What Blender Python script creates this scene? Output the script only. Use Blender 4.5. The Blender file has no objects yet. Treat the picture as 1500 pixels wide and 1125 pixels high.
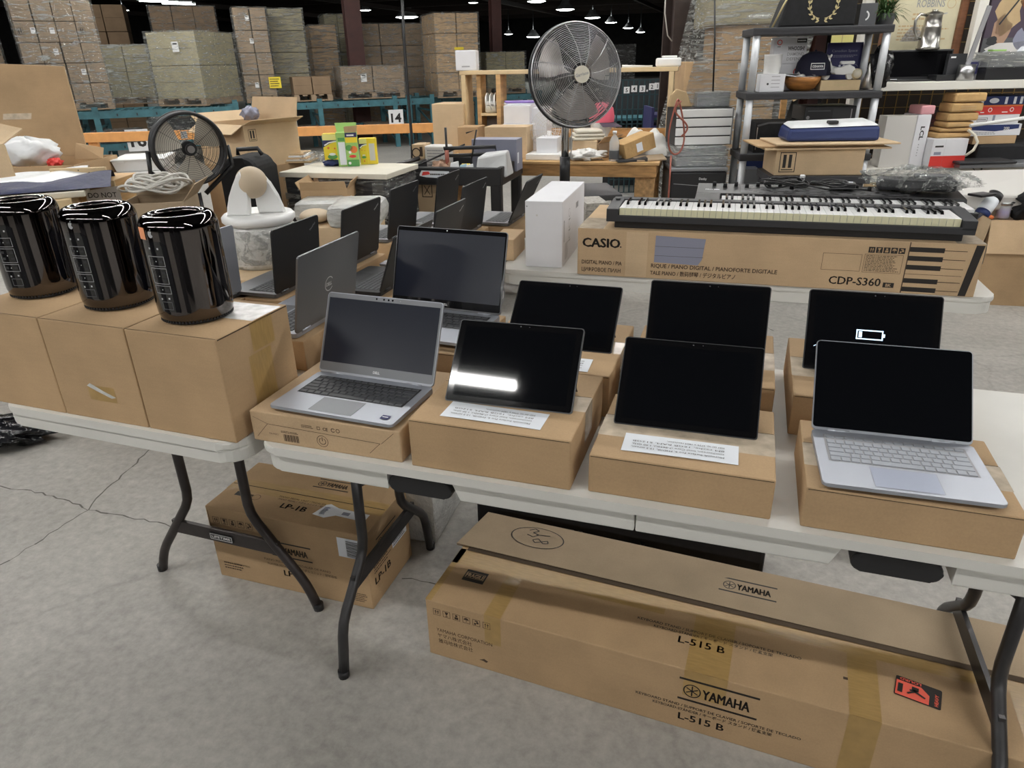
import bpy, bmesh, math, random
import numpy as np
from mathutils import Vector, Matrix
random.seed(7)
SC = bpy.context.scene
COL = SC.collection
rad = math.radians

# ------------------------------------------------------------------ camera
FPX, CX, CY = 1025.0, 750.0, 562.5
CAMH = 1.525
_d = np.array([800 - CX, 2790 - CY, FPX]); _d /= np.linalg.norm(_d)      # straight down, in camera axes
_f = np.array([0, 0, 1.0]); _y = _f - _d * (_f @ _d); _y /= np.linalg.norm(_y)
_z = -_d; _x = np.cross(_y, _z)
HEAD = 18.5                                                               # heading of the camera in world degrees
_t = rad(HEAD)
ROT = np.array([[math.cos(_t), -math.sin(_t), 0], [math.sin(_t), math.cos(_t), 0], [0, 0, 1]])
RC = ROT @ np.array([_x, _y, _z])                                         # camera axes (x right, y down, z ahead) to world
cam = bpy.data.objects.new('camera', bpy.data.cameras.new('camera'))
COL.objects.link(cam)
cam.data.sensor_fit = 'HORIZONTAL'; cam.data.sensor_width = 36.0
cam.data.lens = 36.0 * FPX / 1500.0
cam.data.clip_start = 0.02; cam.data.clip_end = 300
_m = Matrix.Identity(4)
for i in range(3):
    _m[i][0] = RC[i, 0]; _m[i][1] = -RC[i, 1]; _m[i][2] = -RC[i, 2]
_m[2][3] = CAMH
cam.matrix_world = _m
SC.camera = cam

# ------------------------------------------------------------------ exposure, world
SC.view_settings.view_transform = 'Standard'
SC.view_settings.look = 'None'
SC.view_settings.gamma = 1.0
SC.view_settings.use_curve_mapping = False
SC.view_settings.exposure = 0.60
w = bpy.data.worlds.new('world'); SC.world = w; w.use_nodes = True
w.node_tree.nodes['Background'].inputs[0].default_value = (0.95, 1.0, 1.0, 1)
w.node_tree.nodes['Background'].inputs[1].default_value = 0.22
STRIP = 58.0          # glow of the fluorescent strip fixtures
HIBAY = 14.0          # glow of the far round lamps

# ------------------------------------------------------------------ helpers: pixel of the 1500x1125 photograph to a place
FW = ROT @ np.array([0, 1.0, 0])
def ray(px, py): return RC @ np.array([px - CX, py - CY, FPX])
def at(px, py, z):
    r = ray(px, py); t = (z - CAMH) / r[2]; p = r * t; p[2] += CAMH
    return Vector(p)
def D(px, py, d):
    r = ray(px, py); p = r * (d / (r @ FW)); p[2] += CAMH
    return Vector(p)
def vat(p, px, py):
    r = ray(px, py); t = math.hypot(p[0], p[1]) / math.hypot(r[0], r[1])
    return CAMH + r[2] * t
def proj(p):
    c = RC.T @ (np.array(p) - np.array([0, 0, CAMH])); return c[0] / c[2] * FPX + CX, c[1] / c[2] * FPX + CY
def span(p, dr, px):
    a = RC.T @ (np.array(p) - np.array([0, 0, CAMH])); b = RC.T @ np.array([dr[0], dr[1], 0.0]); k = (px - CX) / FPX
    return (k * a[2] - a[0]) / (b[0] - k * b[2])
def V(*a): return Vector(a)
X, Y, Z = V(1, 0, 0), V(0, 1, 0), V(0, 0, 1)

# ------------------------------------------------------------------ materials
MATS = {}
def pm(name, col, rough=.55, metal=0., var=0., scale=12., bump=0., bscale=150., coat=0., stretch=(1, 1, 1), emit=0., spec=.5, alpha=1., trans=0.):
    m = bpy.data.materials.new(name); m.use_nodes = True
    nt = m.node_tree; b = nt.nodes['Principled BSDF']
    c4 = (*col, 1)
    b.inputs['Base Color'].default_value = c4
    b.inputs['Roughness'].default_value = rough
    b.inputs['Metallic'].default_value = metal
    b.inputs['Coat Weight'].default_value = coat
    b.inputs['Specular IOR Level'].default_value = spec
    b.inputs['Alpha'].default_value = alpha
    b.inputs['Transmission Weight'].default_value = trans
    if emit:
        b.inputs['Emission Color'].default_value = c4; b.inputs['Emission Strength'].default_value = emit
    if var or bump:
        tc = nt.nodes.new('ShaderNodeTexCoord'); mp = nt.nodes.new('ShaderNodeMapping')
        mp.inputs['Scale'].default_value = stretch
        nt.links.new(tc.outputs['Object'], mp.inputs['Vector'])
    if var:
        n = nt.nodes.new('ShaderNodeTexNoise'); n.inputs['Scale'].default_value = scale; n.inputs['Detail'].default_value = 5
        nt.links.new(mp.outputs[0], n.inputs['Vector'])
        r = nt.nodes.new('ShaderNodeValToRGB')
        r.color_ramp.elements[0].position = .3; r.color_ramp.elements[1].position = .7
        r.color_ramp.elements[0].color = (*[max(0, c * (1 - var)) for c in col], 1)
        r.color_ramp.elements[1].color = (*[min(1, c * (1 + var)) for c in col], 1)
        nt.links.new(n.outputs['Fac'], r.inputs[0]); nt.links.new(r.outputs[0], b.inputs['Base Color'])
    if bump:
        n2 = nt.nodes.new('ShaderNodeTexNoise'); n2.inputs['Scale'].default_value = bscale; n2.inputs['Detail'].default_value = 3
        nt.links.new(mp.outputs[0], n2.inputs['Vector'])
        bp = nt.nodes.new('ShaderNodeBump'); bp.inputs['Strength'].default_value = bump; bp.inputs['Distance'].default_value = .01
        nt.links.new(n2.outputs['Fac'], bp.inputs['Height']); nt.links.new(bp.outputs[0], b.inputs['Normal'])
    MATS[name] = m
    return m

def card_mat(name, col, rough=.8):
    """corrugated cardboard: cloudy tint, fine fibres, faint flute lines"""
    m = bpy.data.materials.new(name); m.use_nodes = True; nt = m.node_tree; b = nt.nodes['Principled BSDF']
    N, L = nt.nodes.new, nt.links.new
    tc = N('ShaderNodeTexCoord')
    n1 = N('ShaderNodeTexNoise'); n1.inputs['Scale'].default_value = 5; n1.inputs['Detail'].default_value = 6
    n2 = N('ShaderNodeTexNoise'); n2.inputs['Scale'].default_value = 260; n2.inputs['Detail'].default_value = 2
    mp = N('ShaderNodeMapping'); mp.inputs['Scale'].default_value = (1, 1, 9)
    n3 = N('ShaderNodeTexNoise'); n3.inputs['Scale'].default_value = 14; n3.inputs['Detail'].default_value = 4
    L(tc.outputs['Object'], n1.inputs['Vector']); L(tc.outputs['Object'], n2.inputs['Vector'])
    L(tc.outputs['Object'], mp.inputs[0]); L(mp.outputs[0], n3.inputs['Vector'])
    a = N('ShaderNodeMath'); a.operation = 'MULTIPLY_ADD'; a.inputs[1].default_value = .66
    L(n1.outputs['Fac'], a.inputs[0])
    a2 = N('ShaderNodeMath'); a2.operation = 'MULTIPLY_ADD'; a2.inputs[1].default_value = .22
    L(n2.outputs['Fac'], a2.inputs[0])
    a3 = N('ShaderNodeMath'); a3.operation = 'MULTIPLY'; a3.inputs[1].default_value = .10
    L(n3.outputs['Fac'], a3.inputs[0]); L(a3.outputs[0], a2.inputs[2]); L(a2.outputs[0], a.inputs[2])
    r = N('ShaderNodeValToRGB'); r.color_ramp.elements[0].position = .3; r.color_ramp.elements[1].position = .72
    r.color_ramp.elements[0].color = (*[c * .80 for c in col], 1); r.color_ramp.elements[1].color = (*[min(1, c * 1.15) for c in col], 1)
    L(a.outputs[0], r.inputs[0]); L(r.outputs[0], b.inputs['Base Color'])
    b.inputs['Roughness'].default_value = rough; b.inputs['Specular IOR Level'].default_value = .25
    bp = N('ShaderNodeBump'); bp.inputs['Strength'].default_value = .12; bp.inputs['Distance'].default_value = .004
    L(a.outputs[0], bp.inputs['Height']); L(bp.outputs[0], b.inputs['Normal'])
    MATS[name] = m; return m

def film_mat(name, amount=.35, tint=(.85, .88, .86), scale=(3, 3, 16), rough=.12):
    """clear stretch film: mostly see-through with glossy wrinkles and white streaks painted as lamp highlights"""
    m = bpy.data.materials.new(name); m.use_nodes = True; nt = m.node_tree
    for n in list(nt.nodes):
        if n.type != 'OUTPUT_MATERIAL': nt.nodes.remove(n)
    out = [n for n in nt.nodes if n.type == 'OUTPUT_MATERIAL'][0]
    N, L = nt.nodes.new, nt.links.new
    tc = N('ShaderNodeTexCoord'); mp = N('ShaderNodeMapping'); mp.inputs['Scale'].default_value = scale
    n1 = N('ShaderNodeTexNoise'); n1.inputs['Scale'].default_value = 1.6; n1.inputs['Detail'].default_value = 6; n1.inputs['Roughness'].default_value = .65
    n1.inputs['Distortion'].default_value = 1.2
    L(tc.outputs['Object'], mp.inputs[0]); L(mp.outputs[0], n1.inputs['Vector'])
    bp = N('ShaderNodeBump'); bp.inputs['Strength'].default_value = 1.0; bp.inputs['Distance'].default_value = .16
    L(n1.outputs['Fac'], bp.inputs['Height'])
    g = N('ShaderNodeBsdfGlossy'); g.inputs['Color'].default_value = (*tint, 1); g.inputs['Roughness'].default_value = rough
    L(bp.outputs[0], g.inputs['Normal'])
    df = N('ShaderNodeBsdfDiffuse'); df.inputs['Color'].default_value = (.85, .87, .85, 1); L(bp.outputs[0], df.inputs['Normal'])  # white diffuse share puts the wrinkle highlights into the colour
    mg = N('ShaderNodeMixShader'); mg.inputs[0].default_value = .62; L(g.outputs[0], mg.inputs[1]); L(df.outputs[0], mg.inputs[2])
    t = N('ShaderNodeBsdfTransparent')
    r = N('ShaderNodeValToRGB'); r.color_ramp.elements[0].position = .47; r.color_ramp.elements[1].position = .64
    r.color_ramp.elements[0].color = (amount * .30,) * 3 + (1,); r.color_ramp.elements[1].color = (min(1, amount * 2.2),) * 3 + (1,)
    L(n1.outputs['Fac'], r.inputs[0])
    mx = N('ShaderNodeMixShader'); L(r.outputs[0], mx.inputs[0]); L(t.outputs[0], mx.inputs[1]); L(mg.outputs[0], mx.inputs[2])
    L(mx.outputs[0], out.inputs['Surface'])
    MATS[name] = m; return m

def concrete():
    m = bpy.data.materials.new('concrete_floor'); m.use_nodes = True; nt = m.node_tree; b = nt.nodes['Principled BSDF']
    N, L = nt.nodes.new, nt.links.new
    tc = N('ShaderNodeTexCoord')
    n1 = N('ShaderNodeTexNoise'); n1.inputs['Scale'].default_value = 2.2; n1.inputs['Detail'].default_value = 9; n1.inputs['Roughness'].default_value = .62
    n2 = N('ShaderNodeTexNoise'); n2.inputs['Scale'].default_value = 30; n2.inputs['Detail'].default_value = 8; n2.inputs['Roughness'].default_value = .7
    for n in (n1, n2): L(tc.outputs['Object'], n.inputs['Vector'])
    mx = N('ShaderNodeMath'); mx.operation = 'MULTIPLY_ADD'; mx.inputs[1].default_value = .60
    k = N('ShaderNodeMath'); k.operation = 'MULTIPLY'; k.inputs[1].default_value = .42; L(n1.outputs['Fac'], k.inputs[0])
    L(n2.outputs['Fac'], mx.inputs[0]); L(k.outputs[0], mx.inputs[2])
    r = N('ShaderNodeValToRGB')
    r.color_ramp.elements[0].position = .34; r.color_ramp.elements[1].position = .66
    r.color_ramp.elements[0].color = (.265, .252, .232, 1); r.color_ramp.elements[1].color = (.475, .455, .42, 1)
    L(mx.outputs[0], r.inputs[0])
    # hairline cracks
    v = N('ShaderNodeTexVoronoi'); v.feature = 'DISTANCE_TO_EDGE'; v.inputs['Scale'].default_value = .62
    nd = N('ShaderNodeTexNoise'); nd.inputs['Scale'].default_value = 3.2; nd.inputs['Detail'].default_value = 6
    L(tc.outputs['Object'], nd.inputs['Vector'])
    va = N('ShaderNodeVectorMath'); va.operation = 'SCALE'; va.inputs['Scale'].default_value = .22; L(nd.outputs['Color'], va.inputs[0])
    vb = N('ShaderNodeVectorMath'); vb.operation = 'ADD'; L(tc.outputs['Object'], vb.inputs[0]); L(va.outputs[0], vb.inputs[1])
    L(vb.outputs[0], v.inputs['Vector'])
    cr = N('ShaderNodeValToRGB'); cr.color_ramp.elements[0].position = 0; cr.color_ramp.elements[1].position = .006
    cr.color_ramp.elements[0].color = (.84, .84, .84, 1); cr.color_ramp.elements[1].color = (1, 1, 1, 1)
    L(v.outputs['Distance'], cr.inputs[0])
    mu = N('ShaderNodeMix'); mu.data_type = 'RGBA'; mu.blend_type = 'MULTIPLY'; mu.inputs[0].default_value = 1
    L(r.outputs[0], mu.inputs[6]); L(cr.outputs[0], mu.inputs[7]); L(mu.outputs[2], b.inputs['Base Color'])
    rr = N('ShaderNodeMapRange'); rr.inputs[3].default_value = .38; rr.inputs[4].default_value = .6
    L(n1.outputs['Fac'], rr.inputs[0]); L(rr.outputs[0], b.inputs['Roughness'])
    bp = N('ShaderNodeBump'); bp.inputs['Strength'].default_value = .15; bp.inputs['Distance'].default_value = .01
    L(n2.outputs['Fac'], bp.inputs['Height']); L(bp.outputs[0], b.inputs['Normal'])
    MATS['concrete'] = m; return m
concrete()

card_mat('card', (.485, .33, .187)); card_mat('card_light', (.56, .40, .245)); card_mat('card_dark', (.29, .20, .125)); card_mat('card_grey', (.38, .29, .195))
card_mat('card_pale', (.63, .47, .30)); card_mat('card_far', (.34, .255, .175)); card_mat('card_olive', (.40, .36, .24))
pm('tape', (.42, .27, .10), .28, coat=.3, var=.1, scale=30, stretch=(1, 6, 1)); pm('tape_clear', (.60, .50, .38), .18, coat=.5, var=.2, scale=30)
pm('tape_silver', (.62, .62, .60), .2, var=.2, scale=40)
pm('ink', (.018, .014, .012), .6); pm('ink_brown', (.06, .035, .02), .7); pm('seam', (.07, .045, .025), .9)
pm('table_white', (.70, .69, .65), .45, var=.03, scale=9, bump=.05, bscale=300)
pm('leg_grey', (.060, .058, .060), .33, metal=.5, var=.15, scale=20); pm('leg_brown', (.045, .037, .036), .42, metal=.3, var=.2, scale=20)
pm('black_plastic', (.016, .016, .018), .38); pm('black_soft', (.008, .008, .0095), .8, var=.3, scale=30); pm('black_matte', (.02, .02, .022), .6)
pm('charcoal', (.030, .031, .035), .5); pm('dark_grey', (.09, .092, .1), .5); pm('mid_grey', (.28, .28, .29), .5); pm('grey_blue', (.26, .27, .35), .55)
pm('screen_gloss', (.004, .0045, .006), .04, spec=.5); pm('screen_matte', (.011, .014, .026), .26, spec=.38)
pm('bezel_black', (.006, .006, .007), .06)
pm('laptop_silver', (.41, .43, .48), .40, metal=.5); pm('laptop_grey', (.20, .205, .22), .40, metal=.7); pm('laptop_dark', (.011, .0115, .013), .5, var=.1)
pm('keycap', (.05, .053, .06), .5); pm('key_silver', (.33, .35, .39), .45, metal=.3)
pm('silver_lap', (.40, .42, .47), .40, metal=.55); pm('touchpad', (.34, .37, .46), .32, metal=.45)
pm('chrome_dark', (.13, .118, .115), .05, metal=1.0); pm('black_gloss', (.008, .008, .009), .08, coat=.5)
pm('chrome', (.62, .62, .62), .16, metal=1.0); pm('steel', (.45, .45, .46), .3, metal=1.0); pm('pewter', (.50, .49, .46), .28, metal=1.0, var=.2, scale=14)
pm('logo_silver', (.75, .76, .78), .3, metal=.6); pm('white_print', (.85, .85, .85), .6)
pm('white_card', (.74, .74, .77), .5, var=.02); pm('white', (.78, .78, .77), .5); pm('white_cloth', (.74, .73, .70), .85, var=.08, scale=14, bump=.5, bscale=26)
pm('paper', (.78, .81, .86), .7); pm('off_white', (.66, .62, .52), .6, var=.05); pm('ivory_key', (.74, .72, .50), .32); pm('key_white', (.84, .84, .84), .25)
pm('orange', (.78, .20, .05), .5); pm('orange_sticker', (.85, .36, .18), .5); pm('sticker_red', (.90, .14, .09), .45); pm('red', (.72, .05, .04), .5)
pm('yellow', (.85, .66, .04), .5); pm('yellow_pale', (.85, .78, .30), .5); pm('green', (.10, .34, .09), .5); pm('green_light', (.34, .58, .16), .5)
pm('navy', (.008, .008, .026), .8); pm('blue', (.03, .06, .30), .5); pm('blue_deep', (.03, .03, .115), .6); pm('blue_mid', (.013, .028, .12), .5); pm('purple', (.25, .16, .5), .5)
pm('cage_teal', (.018, .05, .058), .6); pm('rack_teal', (.045, .15, .18), .5, var=.25, scale=8); pm('rack_orange', (.72, .34, .11), .5, var=.1)
pm('wood', (.55, .34, .15), .6, var=.22, scale=6, stretch=(1, 1, 6)); pm('wood_beam', (.50, .28, .11), .6, var=.3, scale=7, stretch=(1.2, 6, 6)); pm('wood_pallet', (.36, .26, .17), .8, var=.2)
pm('plywood', (.42, .25, .11), .7, var=.35, scale=40); pm('wood_pale', (.66, .50, .29), .55, var=.08); pm('bowl_wood', (.38, .16, .04), .35, var=.35, scale=12, stretch=(1, 1, 4))
pm('column_red', (.075, .026, .022), .6, var=.2, scale=4); pm('column_brown', (.045, .030, .026), .6, var=.2)
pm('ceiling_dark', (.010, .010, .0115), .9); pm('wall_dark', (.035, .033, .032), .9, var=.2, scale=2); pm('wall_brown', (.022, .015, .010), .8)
pm('brass', (.22, .135, .04), .5, metal=.5); pm('gold', (.62, .52, .28), .4, metal=.5)
pm('wax_white', (.80, .80, .79), .35); pm('ball_beige', (.56, .45, .32), .6, var=.04); pm('cable_white', (.56, .54, .50), .5); pm('cable_black', (.012, .012, .013), .45); pm('cable_red', (.33, .10, .07), .5)
pm('leaf', (.05, .10, .03), .5, var=.4, scale=40); pm('shelf_black', (.035, .035, .04), .5, var=.1); pm('shelf_post', (.58, .60, .63), .4, metal=.2)
pm('shelf_white', (.72, .70, .64), .5); pm('frame_wood', (.16, .065, .03), .35, var=.3, scale=10, stretch=(1, 1, 5)); pm('parchment', (.60, .55, .38), .7, var=.07)
pm('pink', (.75, .13, .20), .6); pm('pink_pale', (.72, .35, .38), .6); pm('plum', (.07, .05, .075), .7); pm('tan', (.50, .36, .20), .75, var=.08); pm('kraft', (.52, .33, .14), .8, var=.1, bump=.3, bscale=60)
pm('wrap_dark', (.03, .03, .035), .22, var=.5, scale=5, stretch=(1, 1, 9), bump=.5, bscale=22); pm('wrap_white', (.62, .62, .60), .25, var=.14, scale=18, bump=.8, bscale=60)
pm('wrap_grey', (.46, .46, .44), .3, var=.25, scale=10, stretch=(1, 1, 4), bump=.7, bscale=30); pm('bag_black', (.010, .010, .012), .22, bump=1, bscale=22)
pm('blue_tarp', (.008, .012, .062), .55, var=.2, bump=.8, bscale=14); pm('white_plastic', (.74, .75, .76), .35, var=.05, bump=.4, bscale=18); pm('steel_grey', (.30, .31, .33), .35, metal=.5)
pm('skin_tan', (.40, .25, .17), .7); pm('news', (.36, .34, .31), .8, var=.3, scale=60); pm('mag_white', (.62, .60, .57), .6)
pm('blade', (.42, .385, .36), .36, metal=.35); pm('blade_tan', (.64, .59, .50), .4)
pm('strip_glow', (1.0, .99, .955), emit=STRIP); pm('crack', (.13, .122, .11), .9); pm('bay_glow', (.93, 1.0, .96), emit=HIBAY); pm('screen_icon', (.62, .82, 1.0), emit=1.0)
film_mat('film', .30); film_mat('film_heavy', .55, scale=(2.5, 2.5, 22)); film_mat('film_soft', .30, scale=(14, 14, 14)); film_mat('bubble', .5, scale=(30, 30, 30), rough=.25)
pm('blue_pale', (.40, .58, .68), .5)
def gls():
    m = pm('clear_plastic', (.85, .87, .88), .08, trans=0, alpha=.35); return m
gls()

# ------------------------------------------------------------------ mesh builder
_tc = {}
def text_mesh(s, bold=0.):
    k = (s, bold)
    if k not in _tc:
        cu = bpy.data.curves.new('t', 'FONT'); cu.body = s; cu.size = 1; cu.offset = bold; cu.resolution_u = 2
        o = bpy.data.objects.new('t', cu); COL.objects.link(o)
        dg = bpy.context.evaluated_depsgraph_get(); ev = o.evaluated_get(dg); me = ev.to_mesh()
        vs = [(v.co.x, v.co.y) for v in me.vertices]; fs = [tuple(p.vertices) for p in me.polygons]
        ev.to_mesh_clear(); bpy.data.objects.remove(o); bpy.data.curves.remove(cu)
        _tc[k] = (vs, fs)
    return _tc[k]

class Fr:
    """a flat frame on a surface: origin, across, up; marks sit just proud of it"""
    def __init__(s, o, u, v): s.o, s.u, s.v = Vector(o), Vector(u).normalized(), Vector(v).normalized(); s.n = s.u.cross(s.v)
    def p(s, x, y, k=0.): return s.o + s.u * x + s.v * y + s.n * k
def front(x0, y0, z0): return Fr((x0, y0, z0), X, Z)
def top(x0, y0, z0): return Fr((x0, y0, z0), X, Y)
def rside(x1, y0, z0): return Fr((x1, y0, z0), Y, Z)

class MB:
    def __init__(s): s.bm = bmesh.new(); s.mats = []; s.k = 0.0004
    def mi(s, m):
        m = MATS[m] if isinstance(m, str) else m
        if m not in s.mats: s.mats.append(m)
        return s.mats.index(m)
    def face(s, pts, m, smooth=False):
        try: f = s.bm.faces.new([s.bm.verts.new(p) for p in pts])
        except ValueError: return
        f.material_index = s.mi(m); f.smooth = smooth; return f
    def faces(s, vs, fs, m, smooth=False):
        b = [s.bm.verts.new(v) for v in vs]; i = s.mi(m); out = []
        for f in fs:
            try: q = s.bm.faces.new([b[j] for j in f])
            except ValueError: continue
            q.material_index = i; q.smooth = smooth; out.append(q)
        return out
    def hexa(s, p, m, bev=0., smooth=False):
        fs = s.faces([Vector(q) for q in p], [(3, 2, 1, 0), (4, 5, 6, 7), (0, 1, 5, 4), (1, 2, 6, 5), (2, 3, 7, 6), (3, 0, 4, 7)], m)
        if bev:
            es = list({e for f in fs for e in f.edges})
            r = bmesh.ops.bevel(s.bm, geom=es, offset=bev, segments=2, profile=.5, affect='EDGES', clamp_overlap=True)
            i = s.mi(m)
            for f in r['faces']: f.material_index = i
    def box(s, x0, y0, z0, x1, y1, z1, m, bev=0.):
        s.hexa([(x0, y0, z0), (x1, y0, z0), (x1, y1, z0), (x0, y1, z0), (x0, y0, z1), (x1, y0, z1), (x1, y1, z1), (x0, y1, z1)], m, bev)
    def bar(s, p, q, w, t, m, up=Z):
        p, q = Vector(p), Vector(q); d = (q - p).normalized(); a = d.cross(up)
        if a.length < 1e-4: a = d.cross(X)
        a.normalize(); b = a.cross(d).normalized(); a *= w / 2; b *= t / 2
        s.hexa([p - a - b, p + a - b, q + a - b, q - a - b, p - a + b, p + a + b, q + a + b, q - a + b], m)
    def tube(s, pts, r, m, seg=8, closed=False, caps=True, smooth=True):
        pts = [Vector(p) for p in pts]; n = len(pts); rs = r if isinstance(r, (list, tuple)) else [r] * n
        rings = []; prev = None
        for i, p in enumerate(pts):
            a = pts[(i - 1) % n] if (closed or i > 0) else p; b = pts[(i + 1) % n] if (closed or i < n - 1) else p
            d = (b - a)
            if d.length < 1e-9: d = Z.copy()
            d.normalize()
            if prev is None: u = d.orthogonal().normalized()
            else:
                u = prev - d * prev.dot(d)
                u = u.normalized() if u.length > 1e-6 else d.orthogonal().normalized()
            prev = u; v = d.cross(u)
            rings.append([s.bm.verts.new(p + (u * math.cos(2 * math.pi * j / seg) + v * math.sin(2 * math.pi * j / seg)) * rs[i]) for j in range(seg)])
        k = s.mi(m)
        for i in range(n if closed else n - 1):
            A, B = rings[i], rings[(i + 1) % n]
            for j in range(seg):
                f = s.bm.faces.new((A[j], A[(j + 1) % seg], B[(j + 1) % seg], B[j])); f.material_index = k; f.smooth = smooth
        if caps and not closed:
            for g in (rings[0][::-1], rings[-1]):
                f = s.bm.faces.new(g); f.material_index = k
    def cyl(s, p, q, r, m, r2=None, seg=20): s.tube([p, q], [r, r if r2 is None else r2], m, seg)
    def lathe(s, prof, m, c=(0, 0, 0), seg=32, ax=Z, caps=False):
        c = Vector(c); ax = Vector(ax).normalized(); u = ax.orthogonal().normalized() if ax != Z else X.copy(); v = ax.cross(u); k = s.mi(m); rings = []
        for r, h in prof:
            rings.append([s.bm.verts.new(c + ax * h + (u * math.cos(2 * math.pi * j / seg) + v * math.sin(2 * math.pi * j / seg)) * max(r, 1e-5)) for j in range(seg)])
        for A, B in zip(rings, rings[1:]):
            for j in range(seg):
                f = s.bm.faces.new((A[j], A[(j + 1) % seg], B[(j + 1) % seg], B[j])); f.material_index = k; f.smooth = True
        if caps:
            for g in (rings[0][::-1], rings[-1]):
                f = s.bm.faces.new(g); f.material_index = k
    def ball(s, c, r, m, sc=(1, 1, 1), seg=20, rings=12):
        c = Vector(c); vs, fs = [], []
        for i in range(rings + 1):
            a = math.pi * i / rings
            for j in range(seg):
                b = 2 * math.pi * j / seg
                vs.append(c + Vector((math.sin(a) * math.cos(b) * sc[0], math.sin(a) * math.sin(b) * sc[1], -math.cos(a) * sc[2])) * r)
        for i in range(rings):
            for j in range(seg): fs.append((i * seg + j, i * seg + (j + 1) % seg, (i + 1) * seg + (j + 1) % seg, (i + 1) * seg + j))
        s.faces(vs, fs, m, True); 
    def prism(s, out, fr, t0, t1, m, bev=0.):
        """outline (x, y) in a frame, swept along the frame's normal from t0 to t1"""
        n = len(out); vs = [fr.p(x, y, t0) for x, y in out] + [fr.p(x, y, t1) for x, y in out]
        fs = [tuple(range(n))[::-1], tuple(range(n, 2 * n))] + [(i, (i + 1) % n, n + (i + 1) % n, n + i) for i in range(n)]
        q = s.faces(vs, fs, m)
        if bev:
            es = [e for f in q[:2] for e in f.edges]
            r = bmesh.ops.bevel(s.bm, geom=es, offset=bev, segments=2, profile=.5, affect='EDGES', clamp_overlap=True)
            k = s.mi(m)
            for f in r['faces']: f.material_index = k
    def grid(s, fn, nu, nv, m, smooth=True):
        vs = [fn(i / nu, j / nv) for j in range(nv + 1) for i in range(nu + 1)]
        fs = [(j * (nu + 1) + i, j * (nu + 1) + i + 1, (j + 1) * (nu + 1) + i + 1, (j + 1) * (nu + 1) + i) for j in range(nv) for i in range(nu)]
        s.faces(vs, fs, m, smooth)
    # printed marks
    def rect(s, fr, x0, y0, x1, y1, m, k=1): s.face([fr.p(x0, y0, s.k * k), fr.p(x1, y0, s.k * k), fr.p(x1, y1, s.k * k), fr.p(x0, y1, s.k * k)], m)
    def poly(s, fr, pts, m, k=1): s.face([fr.p(x, y, s.k * k) for x, y in pts], m)
    def outline(s, fr, x0, y0, x1, y1, t, m, k=1):
        s.rect(fr, x0, y0, x1, y0 + t, m, k); s.rect(fr, x0, y1 - t, x1, y1, m, k); s.rect(fr, x0, y0, x0 + t, y1, m, k); s.rect(fr, x1 - t, y0, x1, y1, m, k)
    def line(s, fr, pts, t, m, k=1):
        for (a, b), (c, d) in zip(pts, pts[1:]):
            l = math.hypot(c - a, d - b) or 1; nx, ny = -(d - b) / l * t / 2, (c - a) / l * t / 2
            s.poly(fr, [(a - nx, b - ny), (c - nx, d - ny), (c + nx, d + ny), (a + nx, b + ny)], m, k)
    def ring(s, fr, cx, cy, r, t, m, k=1, sx=1., sy=1., a0=0, a1=360, n=24):
        for i in range(n):
            A = [rad(a0 + (a1 - a0) * (i + q) / n) for q in (0, 1)]
            pts = [(cx + math.cos(a) * rr * sx, cy + math.sin(a) * rr * sy) for rr, a in ((r - t / 2, A[0]), (r + t / 2, A[0]), (r + t / 2, A[1]), (r - t / 2, A[1]))]
            s.poly(fr, pts, m, k)
    def disc(s, fr, cx, cy, r, m, k=1, sx=1., sy=1., n=20): s.poly(fr, [(cx + math.cos(2 * math.pi * i / n) * r * sx, cy + math.sin(2 * math.pi * i / n) * r * sy) for i in range(n)], m, k)
    def text(s, t, fr, x, y, h, m, align='L', bold=0., w=None, k=1, rot=0):
        vs, fs = text_mesh(t, bold)
        if not vs: return
        cap = .73; sy = h / cap; x0 = min(v[0] for v in vs); x1 = max(v[0] for v in vs); sx = sy
        if w: sx = w / (x1 - x0)
        W = (x1 - x0) * sx; off = {'L': 0, 'C': -W / 2, 'R': -W}[align]; c, sn = math.cos(rad(rot)), math.sin(rad(rot))
        pts = []
        for a, b in vs:
            a = (a - x0) * sx + off; b *= sy; pts.append(fr.p(x + a * c - b * sn, y + a * sn + b * c, s.k * k))
        s.faces(pts, fs, m)
    def heavy(s, t, fr, x, y, h, m, d, w, k=1, bold=0.):
        for dx, dy in ((-d, 0), (d, 0), (0, 0), (-d * .5, d * .6), (d * .5, -d * .6)): s.text(t, fr, x + dx, y + dy, h, m, 'L', bold, w, k)
    def dashes(s, fr, x0, y0, x1, y1, rows, m, k=1, fill=.75, seed=0):
        """unreadably small print: rows of short strokes"""
        rg = random.Random(seed); dh = (y1 - y0) / rows
        for i in range(rows):
            yy = y1 - (i + .5) * dh; x = x0; end = x0 + (x1 - x0) * rg.uniform(fill, 1)
            while x < end:
                l = rg.uniform(.03, .11) * (x1 - x0); s.rect(fr, x, yy - dh * .22, min(end, x + l), yy + dh * .22, m, k); x += l + .018 * (x1 - x0)
    def build(s, name, parent=None, loc=None, rz=None, smooth=None):
        me = bpy.data.meshes.new(name); bmesh.ops.recalc_face_normals(s.bm, faces=s.bm.faces[:]) if smooth == 'fix' else None
        s.bm.to_mesh(me); s.bm.free()
        for m in s.mats: me.materials.append(m)
        o = bpy.data.objects.new(name, me); COL.objects.link(o)
        if parent is not None: o.parent = parent
        if loc is not None: o.location = loc
        if rz is not None: o.rotation_euler[2] = rad(rz)
        return o

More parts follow.
